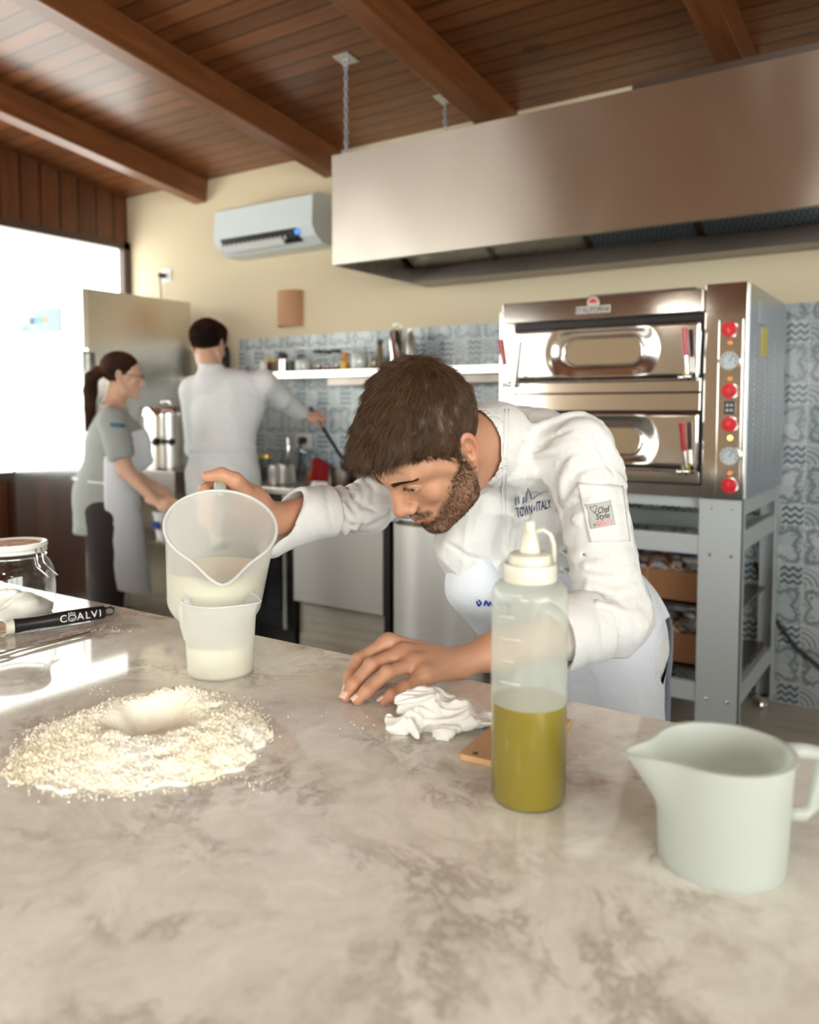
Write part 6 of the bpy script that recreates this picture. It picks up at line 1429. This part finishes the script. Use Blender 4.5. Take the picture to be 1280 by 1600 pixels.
# ---- woman: faces right of the picture, grey polo, white apron
def build_woman():
    hc = P(191, 589, 3.86); fd = camvec(.93, 0, .30); fd[2] = 0; fd /= np.linalg.norm(fd); lf = np.cross(UP_, fd); s_ = .90
    feet = np.array([hc[0], hc[1], 0])-fd*.10
    w = empty('person', (feet[0], feet[1], FLR), 'woman with dark ponytail and glasses in grey polo shirt and white apron beside the fridge', 'person')
    le, fw_, up_ = axes(fd+np.array([0, 0, -.10])); hv = place_head(VH0*s_*.97, hc, le, fw_, up_); parts = [(hv, FH0)]
    lo = feet+np.array([-.5, -.5, .0]); hi = feet+np.array([.65, .5, hc[2]+.02]); f = Field(lo, hi, .0065)
    nb = hc-fd*.045-UP_*.155; pel = np.array([hc[0], hc[1], .86])-fd*.09; ch = nb*.68+pel*.32+fd*.02
    f.cap(hc-fd*.02-UP_*.05, nb, .047, .050, 0); f.cap(nb, ch, .05, .10, .03); f.cap(ch, pel, .095, .11, .04)
    shl, shr = nb+lf*.165-UP_*.045, nb-lf*.165-UP_*.045           # her right shoulder (-lf) is the one nearest us
    elr = P(196, 735, 3.72); wrr = P(243, 782, 3.70); hr = P(262, 786, 3.68)
    ell_ = nb+lf*.20-UP_*.30+fd*.05; wrl = P(262, 775, 4.0)
    for a, b, c in ((shr, elr, wrr), (shl, ell_, wrl)): f.cap(nb, a, .045, .043, .03); f.cap(a, b, .042, .036, .015); f.cap(b, c, .036, .022, .008)
    for s in (-1, 1): hp = pel+lf*s*.07-UP_*.04; f.cap(hp, np.array([feet[0], feet[1], .48])+lf*s*.09, .075, .05, .02); f.cap(np.array([feet[0], feet[1], .48])+lf*s*.09, np.array([feet[0], feet[1], .10])+lf*s*.10, .05, .035, .01)
    V, F = f.mesh(); parts.append((V, F))
    for wv, dd in ((wrr, hr-wrr), (wrl, camvec(.4, -.6, -.4))):
        g = Field(wv-.15, wv+.15, .0034); g.cap(wv-dd/np.linalg.norm(dd)*.03, wv, .023, .022, 0); hand_simple(g, wv, dd, camvec(0, .6, -.8) if wv is wrr else camvec(0, .5, .8), .88, .6); parts.append(g.mesh())
    V, F = join_vf(*parts); me = vf_mesh(V, F); body = link_world('body', me, m_skin2, w)
    # polo
    f = Field(lo, hi, .006); f.cap(nb-UP_*.005, ch, .062, .118, 0, flat=(lf, 1.15)); f.cap(ch, pel+UP_*.03, .118, .125, .05, fold=(.004, 60, 1.6)); f.ell(ch+fd*.055, (.085, .075, .075), .04)
    for a, b in ((shr, elr), (shl, ell_)): e = a+(b-a)*.62; f.cap(nb-UP_*.045, a, .052, .056, .03); f.cap(a, e, .062, .062, .02, fold=(.004, 70, 1)); dd = (e-a)/np.linalg.norm(e-a); f.cap(e-dd*.005, e+dd*.05, .046, .046, .004, 'sub')
    f.cap(pel+UP_*.05, pel-UP_*.13, .135, .142, .05, fold=(.004, 40, 1.4)); f.plane(pel-UP_*.14, -UP_, .003)
    g = nb+fd*.02+UP_*.055; f.cap(nb+UP_*.02, g+UP_*.1, .054, .055, .004, 'sub'); V, F = f.mesh(); V = smooth_vf(V, F, 1); po = link_world('polo_shirt', vf_mesh(V, F), m_polo, w)
    b = MB(); n_ = 24; b.tube([nb+UP_*(.018)+fd*(.063*math.cos(t))+lf*(.058*math.sin(t))-UP_*.018*math.cos(t) for t in np.linspace(0, 2*math.pi, n_+1)[:-1]], .009, 8, closed=True); b.build('collar', m_polo, po, smooth=True)
    BP = bvh_of(po); panel(BP, [(172, 660), (194, 662), (195, 669), (172, 667)], 'sleeve_print', mat('blue_print', (.08, .17, .27), .7), po, n=4, off=.003)
    # trousers
    f = Field(lo, feet+np.array([.6, .5, pel[2]+.02]), .007)
    for s in (-1, 1): k = np.array([feet[0], feet[1], .48])+lf*s*.095+fd*.02; a = np.array([feet[0], feet[1], .07])+lf*s*.10; f.cap(pel+lf*s*.06-UP_*.03, k, .098, .072, .02, fold=(.003, 40, 1)); f.cap(k, a, .072, .060, .02, fold=(.004, 50, 1))
    V, F = f.mesh(); link_world('trousers', vf_mesh(V, F), m_brnt, w)
    for s in (-1, 1):
        a = feet+lf*s*.10; f = Field(a-[.2, .2, 0], a+[.2, .2, .12], .006); f.cap(a+UP_*.05-fd*.03, a+UP_*.045+fd*.12, .040, .034, .02); f.plane((0, 0, FLR), (0, 0, -1)); V, F = f.mesh(); link_world('shoe', vf_mesh(V, F), m_black, w)
    # apron: bib, skirt and straps
    f = Field(lo, hi, .0055); f.ell(ch+fd*.065-UP_*.03, (.10, .10, .11), 0); f.cap(ch, pel+UP_*.03, .126, .134, .05); f.cap(pel+UP_*.05, np.array([feet[0], feet[1], .38])+fd*.06, .150, .16, .05, fold=(.005, 30, 1.5)); f.ell(ch+fd*.10-UP_*.10, (.06, .08, .045), .03)
    g = f.f.copy(); f.plane(pel+fd*.005, -fd, .004); f.plane(ch+UP_*.015, UP_*1-fd*.3, .004); f.plane((0, 0, .42), -UP_-fd*.35, .01)
    f.f = np.maximum(f.f, -(g+.012)); V, F = f.mesh(); V = smooth_vf(V, F, 1); ap = link_world('apron', vf_mesh(V, F), m_apr2, w)
    q = ch+fd*.15+UP_*.0
    for s in (-1, 1): b = MB(); b.tube([q+lf*s*.05-UP_*.0, nb+fd*.085+lf*s*.05-UP_*.06, nb+fd*.02+lf*s*.055+UP_*.01, nb-fd*.055+lf*s*.02+UP_*.02], .006, 6); b.build('neck_strap', m_apr2, ap, smooth=True)
    for s in (-1, 1): b = MB(); b.tube([pel+fd*.04+lf*s*.143+UP_*.10, pel-fd*.05+lf*s*.125+UP_*.11, pel-fd*.135+lf*s*.03+UP_*.12], .006, 6); b.build('waist_strap', m_apr2, ap, smooth=True)
    # hair and ponytail
    f = Field(hc-.30, hc+.17, .004); f.f[:] = 1
    def HW(x, y, z): return hc+(le*x+fw_*y+up_*z)*s_
    M = np.stack([le, fw_, up_], 1)
    f.ell(HW(0, -.018, .048), (.079*s_, .100*s_, .086*s_), 0, M=M)
    nrm = fw_*.80+up_*(-.60); f.plane(HW(0, .072, .035), fw_*.86-up_*.50, .006); f.plane(HW(0, -.02, -.045), -up_*1+fw_*.45, .006)
    f.ell(HW(0, -.118, .012), (.030, .026, .030), .010)
    f.path([HW(0, -.115, .012), HW(0, -.148, -.02), HW(0, -.150, -.09), HW(0, -.145, -.18), HW(0, -.150, -.29)], [.024, .031, .032, .026, .010], .01)
    f.disp(lambda X, Y, Z: .0015*np.sin(260*(X+Y))); V, F = f.mesh(); hr_ = link_world('hair', vf_mesh(smooth_vf(V, F, 1), F), m_dkhair, w)
    # glasses
    gl = None; b = MB()
    for s in (-1, 1):
        c = np.array([s*.033, .102, .010]); b.tube([HW(c[0]+.020*math.cos(t), c[1]-abs(.20*.0*math.cos(t)), c[2]+.015*math.sin(t)) for t in np.linspace(0, 6.283, 21)[:-1]], .0016, 6, closed=True)
        b.tube([HW(s*.053, .100, .012), HW(s*.073, .07, .012), HW(s*.080, -.005, .012)], .0016, 6)
    b.tube([HW(-.013, .104, .014), HW(.013, .104, .014)], .0015, 6); b.build('glasses', m_blk, w, smooth=True)
    for s in (-1, 1): MB().ball(HW(s*.031, .0790, .0085), .0125*s_, 10).build('eye', m_eye, w, smooth=True)
    return w
m_brnt = mat('dark_brown_trousers', (.035, .026, .026), .85)
woman = build_woman()
# ---- man seen from behind, white jacket, arm stretched to the ladle
def build_man():
    hc = P(326, 541, 4.02); fd = camvec(.25, 0, .97); fd[2] = 0; fd /= np.linalg.norm(fd); lf = np.cross(UP_, fd); ctr = P(348, 700, 4.02)
    feet = np.array([ctr[0], ctr[1], 0])
    m = empty('person', (feet[0], feet[1], FLR), 'man with short dark hair in white jacket seen from behind, stirring at the stove', 'person')
    le, fw_, up_ = axes(fd+np.array([0, 0, -.25])); s_ = .97; hv = place_head(VH0*s_, hc, le, fw_, up_); parts = [(hv, FH0)]
    lo = feet+np.array([-.6, -.5, .0]); hi = feet+np.array([.75, .7, hc[2]]); f = Field(lo, hi, .007)
    nb = hc*.6+np.array([ctr[0], ctr[1], hc[2]])*.4-fd*.03; nb[2] = hc[2]-.14; pel = feet+UP_*.93
    shr, shl = P(437, 592, 4.03), P(302, 608, 4.05)             # right hand side of the picture is his right side
    shr = P(412, 598, 4.05)
    elr, wrr = P(452, 625, 4.16), P(474, 648, 4.25)
    wrr = P(473, 648, 4.30); elr = P(440, 622, 4.16)
    ch = (shr+shl)/2*.75+pel*.25; ell_ = P(307, 700, 4.15); wrl = P(330, 745, 4.35)
    f.cap(hc-fd*.02-UP_*.05, nb, .052, .056, 0); f.cap(nb, ch, .045, .07, .03); f.cap(ch, pel, .07, .08, .04)
    for a, b, c in ((shr, elr, wrr), (shl, ell_, wrl)): f.cap(nb-UP_*.04, a-UP_*.02, .035, .035, .03); f.cap(a, b, .042, .034, .015); f.cap(b, c, .034, .024, .008)
    for s in (-1, 1): f.cap(pel+lf*s*.08, np.array([feet[0], feet[1], .48])+lf*s*.10, .08, .05, .02); f.cap(np.array([feet[0], feet[1], .48])+lf*s*.10, np.array([feet[0], feet[1], .10])+lf*s*.11, .05, .035, .01)
    V, F = f.mesh(); parts.append((V, F)); hd_ = P(492, 652, 4.33)
    for wv, dd, uu in ((wrr, camvec(.9, -.05, .1), camvec(0, .8, -.6)), (wrl, camvec(.5, -.6, .5), camvec(0, .5, -.8))):
        g = Field(wv-.16, wv+.16, .0036); dn = dd/np.linalg.norm(dd); g.cap(wv-dn*.03, wv, .026, .024, 0); hand_simple(g, wv, dn, uu, .95, .75); parts.append(g.mesh())
    V, F = join_vf(*parts); link_world('body', vf_mesh(V, F), m_skin2, m)
    # jacket
    f = Field(lo, hi, .006); sh = (shr-shl); sh[2] = 0; sh /= np.linalg.norm(sh); nrm = np.cross(sh, UP_); A = np.stack([sh, nrm, UP_], 1)
    c1 = (shr+shl)/2; wst = feet+UP_*1.06+(c1-feet)*[.3, .3, 0]
    f.ell(np.array([c1[0], c1[1], 1.33]), (.185, .130, .17), 0, M=A); f.ell(np.array([wst[0], wst[1], 1.17]), (.158, .115, .20), .06, M=A); f.ell(pel+UP_*.06, (.180, .14, .15), .05, M=A); f.cap(pel+UP_*.05, pel-UP_*.03, .155, .178, .05, flat=(nrm, .8), fold=(.008, 30, 2))
    f.cap(nb-UP_*.035, shr-UP_*.015, .07, .062, .03); f.cap(nb-UP_*.035, shl-UP_*.015, .07, .062, .03)
    f.cap(shr, elr, .066, .056, .02, fold=(.005, 60, 1.5)); f.cap(elr, wrr-(wrr-elr)*.12, .056, .044, .015, fold=(.004, 70, 1.5)); f.cap(shl, ell_, .066, .055, .02, fold=(.005, 60, 1)); f.cap(ell_, wrl-(wrl-ell_)*.2, .055, .045, .015)
    wz = feet[2]+1.02
    def dfn(X, Y, Z):
        t = (X-feet[0])*sh[0]+(Y-feet[1])*sh[1]; return .004*(np.abs(np.sin(26*t+11*Z+1.5*wav(X, Y, Z, 8, 3)))**.6-.6) + .006*np.clip(1-np.abs(Z-1.03)/.035, 0, 1) + .004*np.sin(50*t+2*wav(X, Y, Z, 9, 4))*np.clip((1.02-Z)/.05, 0, 1)
    f.disp(dfn); f.plane((0, 0, .875), -UP_, .004)
    nd = up_; f.cap(nb-UP_*.02, nb+UP_*.045, .066, .060, .01); f.cap(nb-UP_*.02, nb+UP_*.3, .054, .056, .004, 'sub'); g = nb+UP_*.052; sl, X, Y, Z = f._sub(g-.1, g+.1); f.put(sl, np.maximum(-(Z-g[2])+0*X+0*Y, np.sqrt((X-g[0])**2+(Y-g[1])**2+(Z-g[2])**2)-.09), .003, 'sub')
    V, F = f.mesh(); V = smooth_vf(V, F, 1); jk = link_world('jacket', vf_mesh(V, F), m_jack2, m)
    # apron ties and hanging apron side
    BQ = bvh_of(jk); seam(BQ, [(297, 703), (340, 708), (390, 702), (408, 694)], 'apron_tie', m_apr2, jk, r=.010, off=.002, n=24)
    f = Field(feet+np.array([-.45, -.4, .45]), feet+np.array([.45, .4, 1.06]), .007); f.cap(feet+UP_*1.0+fd*.03, feet+UP_*.6+fd*.05, .175, .185, 0, flat=(fd, .75), fold=(.004, 30, 1)); g = f.f.copy(); f.plane(feet+UP_*1.0-fd*.02, -fd-sh*.35, .004); f.plane((0, 0, 1.01), UP_); f.plane((0, 0, .60), -UP_, .003); f.f = np.maximum(f.f, -(g+.012)); V, F = f.mesh(); link_world('apron', vf_mesh(smooth_vf(V, F, 1), F), m_apr2, m)
    f = Field(feet+np.array([-.4, -.4, .0]), feet+np.array([.4, .4, .96]), .007)
    for s in (-1, 1): k = np.array([feet[0], feet[1], .48])+lf*s*.10+fd*.01; a = np.array([feet[0], feet[1], .07])+lf*s*.11; f.cap(pel+lf*s*.07-UP_*.08, k, .098, .074, .02, fold=(.003, 40, 1)); f.cap(k, a, .074, .062, .02, fold=(.004, 50, 1))
    V, F = f.mesh(); link_world('trousers', vf_mesh(V, F), m_blk, m)
    for s in (-1, 1):
        a = feet+lf*s*.11; f = Field(a-[.2, .2, 0], a+[.2, .2, .12], .006); f.cap(a+UP_*.05-fd*.04, a+UP_*.045+fd*.14, .043, .037, .02); f.plane((0, 0, FLR), (0, 0, -1)); V, F = f.mesh(); link_world('shoe', vf_mesh(V, F), m_black, m)
    f = Field(hc-.16, hc+.18, .0035)
    def HW(x, y, z): return hc+(le*x+fw_*y+up_*z)*s_
    M = np.stack([le, fw_, up_], 1); f.ell(HW(0, -.016, .052), (.0805*s_, .100*s_, .088*s_), 0, M=M); f.ell(HW(0, .03, .10), (.06, .06, .035), .02, M=M)
    def cut(X, Y, Z):
        x = ((X-hc[0])*le[0]+(Y-hc[1])*le[1]+(Z-hc[2])*le[2])/s_; y = ((X-hc[0])*fw_[0]+(Y-hc[1])*fw_[1]+(Z-hc[2])*fw_[2])/s_; z = ((X-hc[0])*up_[0]+(Y-hc[1])*up_[1]+(Z-hc[2])*up_[2])/s_
        return np.interp(y.ravel(), [-.12, -.05, -.022, -.012, .006, .018, .03, .055, .1], [-.055, -.060, -.034, .034, .0, .004, .036, .05, .06]).reshape(y.shape)-z
    sl, X, Y, Z = f._sub(f.lo, f.lo+f.h*f.n); f.f = np.maximum(f.f, cut(X, Y, Z)*.8); V, F = f.mesh(); hb_ = link_world('hair', vf_mesh(smooth_vf(V, F, 1), F), m_dkhair, m); rt, nr = surf_samples(V, F, 5000, lambda c, n: np.linalg.norm(c-hc, axis=1) > .07); nr = nr*np.sign(np.sum(nr*(rt-hc), 1))[:, None]; d = nr*.5-np.outer(np.ones(len(rt)), UP_)*.7; Vs, Fs = strands(rt, d, .020, .0006, 3, .5, 3, 8); link_world('hair_strands', vf_mesh(Vs, Fs), m_dkhair, hb_)
    return m
man = build_man()
# ================================================================== THINGS ON THE WALL SHELF AND WORKTOP
SY = 3.73
def on_shelf(px): q = onY(px, 570, SY); return q[0]
def jar(px, r, h, fill, mcol, lab, neck=.8, lid=None, y=SY, z=SHZ, grp='glass jars on the wall shelf', name='glass_jar'):
    x = onY(px, 570, y)[0]; e = empty(name, (x, y, z), lab, 'jar', grp)
    MB().lathe([(0, .001), (r*.93, .001), (r, .01), (r, h*.72), (r*neck, h*.84), (r*neck, h)], (x, y, z), 28).build('glass', m_glass, e, smooth=True)
    if fill: MB().lathe([(0, .003), (r*.88, .003), (r*.94, .012), (r*.94, h*fill), (r*.4, h*fill*1.06), (0, h*fill*1.07)], (x, y, z), 24).build('contents', mcol, e, smooth=True)
    if lid: MB().lathe([(0, h+.022), (r*neck*1.05, h+.020), (r*neck*1.08, h), (0, h)], (x, y, z), 24).build('lid', lid, e, sharp=40)
    return e
m_wf = mat('white_powder', (.80, .80, .77), .9); m_dkc = mat('dark_spice', (.10, .035, .025), .8); m_brc = mat('brown_spice', (.20, .14, .08), .8); m_orc = mat('orange_pack', (.70, .26, .03), .5); m_ylc = mat('yellow_pack', (.72, .42, .05), .5)
m_silv = m_chrome
jar(416, .042, .13, .55, m_wf, 'glass jar of white powder at the left end of the wall shelf', lid=m_glass and None)
for px, c_ in ((421, m_dkc), (429, m_brc)):
    x = on_shelf(px+5); e = empty('spice_bottle', (x, SY-.03, SHZ), 'small spice bottle with yellow cap, %s of the pair on the wall shelf' % ('left' if px < 425 else 'right'), 'bottle', 'spice bottles on the wall shelf')
    MB().lathe([(0, .001), (.014, .001), (.014, .055), (.009, .065), (0, .065)], (x, SY-.03, SHZ), 18).build('bottle_body', c_, e, sharp=40); MB().lathe([(0, .0655), (.012, .0655), (.012, .085), (0, .085)], (x, SY-.03, SHZ), 18).build('cap', m_ylc, e, sharp=40)
x = on_shelf(430); tag(MB().lathe([(0, .001), (.03, .001), (.03, .11), (.022, .125), (0, .125)], (x, SY+.07, SHZ), 20).build('dark_tin', m_dkt, sharp=40), 'dark tin behind the pair of small spice bottles', 'tin')
x = on_shelf(446); e = empty('salt_tin', (x, SY, SHZ), 'white and steel tin right of the small spice bottles', 'tin'); MB().box((x-.024, SY-.03, SHZ+.001), (x+.024, SY+.03, SHZ+.082), bev=.003).build('tin_body', m_chrome2, e); MB().box((x-.008, SY-.032, SHZ+.004), (x+.008, SY-.030, SHZ+.078)).build('tin_label', m_white, e)
x = on_shelf(457); tag(MB().lathe([(0, .001), (.022, .001), (.022, .065), (0, .07)], (x, SY, SHZ), 20).build('dark_cup', m_dkt, sharp=40), 'small dark cup between steel tin and flour jar on the shelf', 'cup')
jar(474, .052, .135, .52, m_wf, 'round glass jar half full of white flour on the wall shelf', neck=.7, lid=m_glass)
jar(497, .036, .105, .30, m_dkc, 'glass jar of dark red spice on the wall shelf', lid=m_dkt); jar(511, .034, .100, .36, m_dkc, 'glass jar of dark seeds right of the red spice jar', lid=m_dkt)
jar(525, .038, .105, .30, m_brc, 'glass jar of brown spice left of the orange packet', lid=m_dkt)
x = on_shelf(539); e = empty('orange_packet', (x, SY, SHZ), 'orange and yellow packet standing on the wall shelf', 'packet'); MB().box((x-.022, SY-.02, SHZ+.001), (x+.022, SY+.02, SHZ+.052), bev=.004).build('packet_body', m_ylc, e); MB().ball((x, SY, SHZ+.078), (.020, .018, .026), 10).build('packet_top', m_orc, e, smooth=True)
jar(561, .050, .150, .62, m_wf, 'large glass jar of white flour right of the orange packet', neck=.78, lid=m_glass)
jar(584, .036, .125, .45, m_brc, 'tall glass jar of dried herbs beside the black-capped bottle', lid=None)
x = on_shelf(597); e = empty('glass_bottle', (x, SY-.02, SHZ), 'clear bottle with black cap on the wall shelf', 'bottle'); MB().lathe([(0, .001), (.018, .001), (.018, .11), (.012, .13), (0, .13)], (x, SY-.02, SHZ), 18).build('bottle_body', m_brc, e, sharp=40); MB().lathe([(0, .131), (.016, .131), (.016, .165), (0, .165)], (x, SY-.02, SHZ), 18).build('cap', m_black, e, sharp=40)
x = on_shelf(621); e = empty('steel_canister', (x, SY, SHZ), 'tall shiny steel canister with wire handle above the chef\'s head', 'canister')
MB().lathe([(0, .001), (.045, .001), (.045, .20), (.04, .208), (0, .208)], (x, SY, SHZ), 28).build('canister_body', m_chrome, e, sharp=40); MB().tube([(x-.03, SY, SHZ+.205), (x-.028, SY, SHZ+.235), (x, SY, SHZ+.25), (x+.028, SY, SHZ+.235), (x+.03, SY, SHZ+.205)], .004, 8).build('wire_handle', m_chrome, e, smooth=True)
x = on_shelf(642); tag(MB().lathe([(0, .001), (.026, .001), (.026, .16), (.014, .185), (.014, .21), (0, .21)], (x, SY, SHZ), 20).build('steel_flask', m_steel, sharp=40), 'slim steel flask right of the tall canister on the shelf', 'flask')
# dark bottle behind the man's head, on a small bracket shelf
q = onY(351, 560, 3.80); e = empty('bracket_shelf', (q[0], 3.83, 1.52), 'small steel bracket shelf behind the man\'s head', 'shelf'); MB().box((q[0]-.10, 3.73, 1.50), (q[0]+.10, 3.898, 1.512), bev=.002).build('bracket_board', m_steel, e)
e = empty('wine_bottle', (q[0], 3.80, 1.5125), 'dark wine bottle with gold neck behind the man\'s head', 'bottle'); MB().lathe([(0, 0), (.036, 0), (.037, .15), (.030, .18), (.014, .215), (.013, .235), (0, .235)], (q[0], 3.80, 1.513), 24).build('bottle_body', m_black_gloss, e, sharp=50); MB().lathe([(0, .2355), (.0145, .2355), (.0145, .285), (0, .287)], (q[0], 3.80, 1.513), 20).build('neck_foil', mat('gold_foil', (.45, .25, .05), .35, .6), e, sharp=40)
# worktop
def WZ(px, py, Y): return onY(px, py, Y)
Y_ = 3.45; q = WZ(440, 768, Y_); x = q[0]; e = empty('steel_basket', (x, Y_, WT), 'ribbed steel pasta basket on the worktop beside the man in white', 'basket')
b = MB(); r_ = .072; b.lathe([(0, .004), (r_*.92, .004), (r_, .02), (r_, .105), (r_*.97, .105), (r_*.97, .022), (r_*.9, .008), (0, .008)], (x, Y_, WT), 36)
for k in range(24): a = 2*math.pi*k/24; b.box((-.002, -.003, .015), (.002, .003, .10), mat=Matrix.Translation((x+r_*math.cos(a), Y_+r_*math.sin(a), WT)) @ Matrix.Rotation(a+math.pi/2, 4, 'Z'))
b.lathe([(r_+.004, .105), (r_+.004, .111), (r_-.003, .111), (r_-.003, .105)], (x, Y_, WT), 36, close=True); b.build('basket_body', m_badge, e, sharp=40)
tx = x+.03; tag(MB().tube([(tx, Y_+.02, WT+.02), (tx, Y_+.03, WT+.20), (tx, Y_+.03, WT+.26), (tx-.02, Y_+.03, WT+.275)], [.010, .009, .009, .007], 10).build('ladle_handle', m_chrome2, smooth=True), 'upright steel ladle standing in the ribbed basket', 'ladle')
q = WZ(410, 735, 3.68); jar(414, .045, .13, .55, m_brc, 'glass jar with gold lid on the worktop behind the man in white', neck=1.0, lid=mat('gold_lid', (.55, .38, .08), .3, .7), y=3.68, z=WT, grp=None)
# saucepan with red towel over its handle
q = WZ(522, 760, 3.5); e = empty('saucepan', (q[0], 3.52, WT), 'steel saucepan on the worktop with a long blue-grey handle', 'saucepan')
MB().lathe([(0, .002), (.085, .002), (.09, .01), (.09, .10), (.094, .103), (.086, .103), (.085, .012), (0, .008)], (q[0]+.00, 3.56, WT), 36).build('pan_body', m_dark_steel, e, sharp=40)
h0 = onY(520, 728, 3.48); h1 = onY(470, 703, 3.38); MB().tube([(q[0]-.02, 3.50, WT+.085), tuple(h0), tuple(h0*.5+h1*.5), tuple(h1)], [.009, .010, .0105, .009], 10).build('pan_handle', mat('blue_grey_steel', (.25, .33, .42), .25, .8), e, smooth=True)
m_redc = cloth_mat('red_towel_cotton', (.25, .012, .016)); tw = empty('red_towel', (h0[0], h0[1], WT), 'dark red kitchen towel with white hem draped over the saucepan handle', 'towel')
a = onY(492, 716, 3.42); c = onY(513, 727, 3.46)
def towel(zlo, zhi, mm, nm):
    V = []; F = []; nx, nz = 18, 12
    for side in (-1, 1):
        off = len(V)
        for j in range(nz+1):
            for i in range(nx+1):
                u = i/nx; t = j/nz; z = zlo+(zhi-zlo)*t; p = a*(1-u)+c*u; p = p+(a-c)/np.linalg.norm(a-c)*.02*(1-t)*(1-2*u); top = a[2]*(1-u)+c[2]*u+.013
                zz = min(z, 1)*(top-(WT+.005))+(WT+.005); w_ = .013+.010*(1-z)+.006*math.sin(u*14+side)*(1-z); w_ *= min(1, math.sqrt(max(0, 1-z)*12)); V.append((p[0], p[1]+side*w_, zz))
        for j in range(nz):
            for i in range(nx): k = off+j*(nx+1)+i; F.append((k, k+1, k+nx+2, k+nx+1))
    o = link_world(nm, mesh_from(V, F), mm, tw, smooth=True); s = o.modifiers.new('s', 'SOLIDIFY'); s.thickness = .003; s.offset = 0
towel(.2, 1.0, m_redc, 'towel_cloth'); towel(0, .198, m_white, 'white_hem')
# black pot and ladle held by the man
q = WZ(546, 760, 3.55); pb = empty('black_pot', (q[0]+.2, 3.56, WT), 'black pot with steel rim on the worktop right of the red towel', 'pot'); MB().lathe([(0, .002), (.10, .002), (.105, .012), (.105, .12), (.099, .12), (.098, .014), (0, .01)], (q[0]+.20, 3.64, WT), 36).build('pot_body', m_black, pb, sharp=40)
MB().tube([(q[0]+.20+.106*math.cos(t), 3.64+.106*math.sin(t), WT+.123) for t in np.linspace(0, 6.283, 33)[:-1]], .004, 6, closed=True).build('rim', m_chrome, pb, smooth=True)
l0 = P(489, 643, 4.325); l1 = P(534, 715, 4.40); dl = (l1-l0)/np.linalg.norm(l1-l0); e = empty('cooking_spoon', l1, 'long black cooking spoon in the hand of the man in white', 'spoon')
MB().tube([l0-dl*.03, l0, l1], [.008, .0085, .009], 10).build('spoon_handle', m_black, e, smooth=True); MB().ball(l1+dl*.035, (.035, .018, .045), 12).build('spoon_head', m_black, e, smooth=True)
x = onY(475, 742, 3.55)[0]; tag(MB().lathe([(0, .001), (.025, .001), (.027, .05), (.015, .08), (0, .085)], (x, 3.62, WT), 18).build('mustard_bottle', m_ylc, sharp=50), 'small yellow bottle behind the red towel on the worktop', 'bottle')
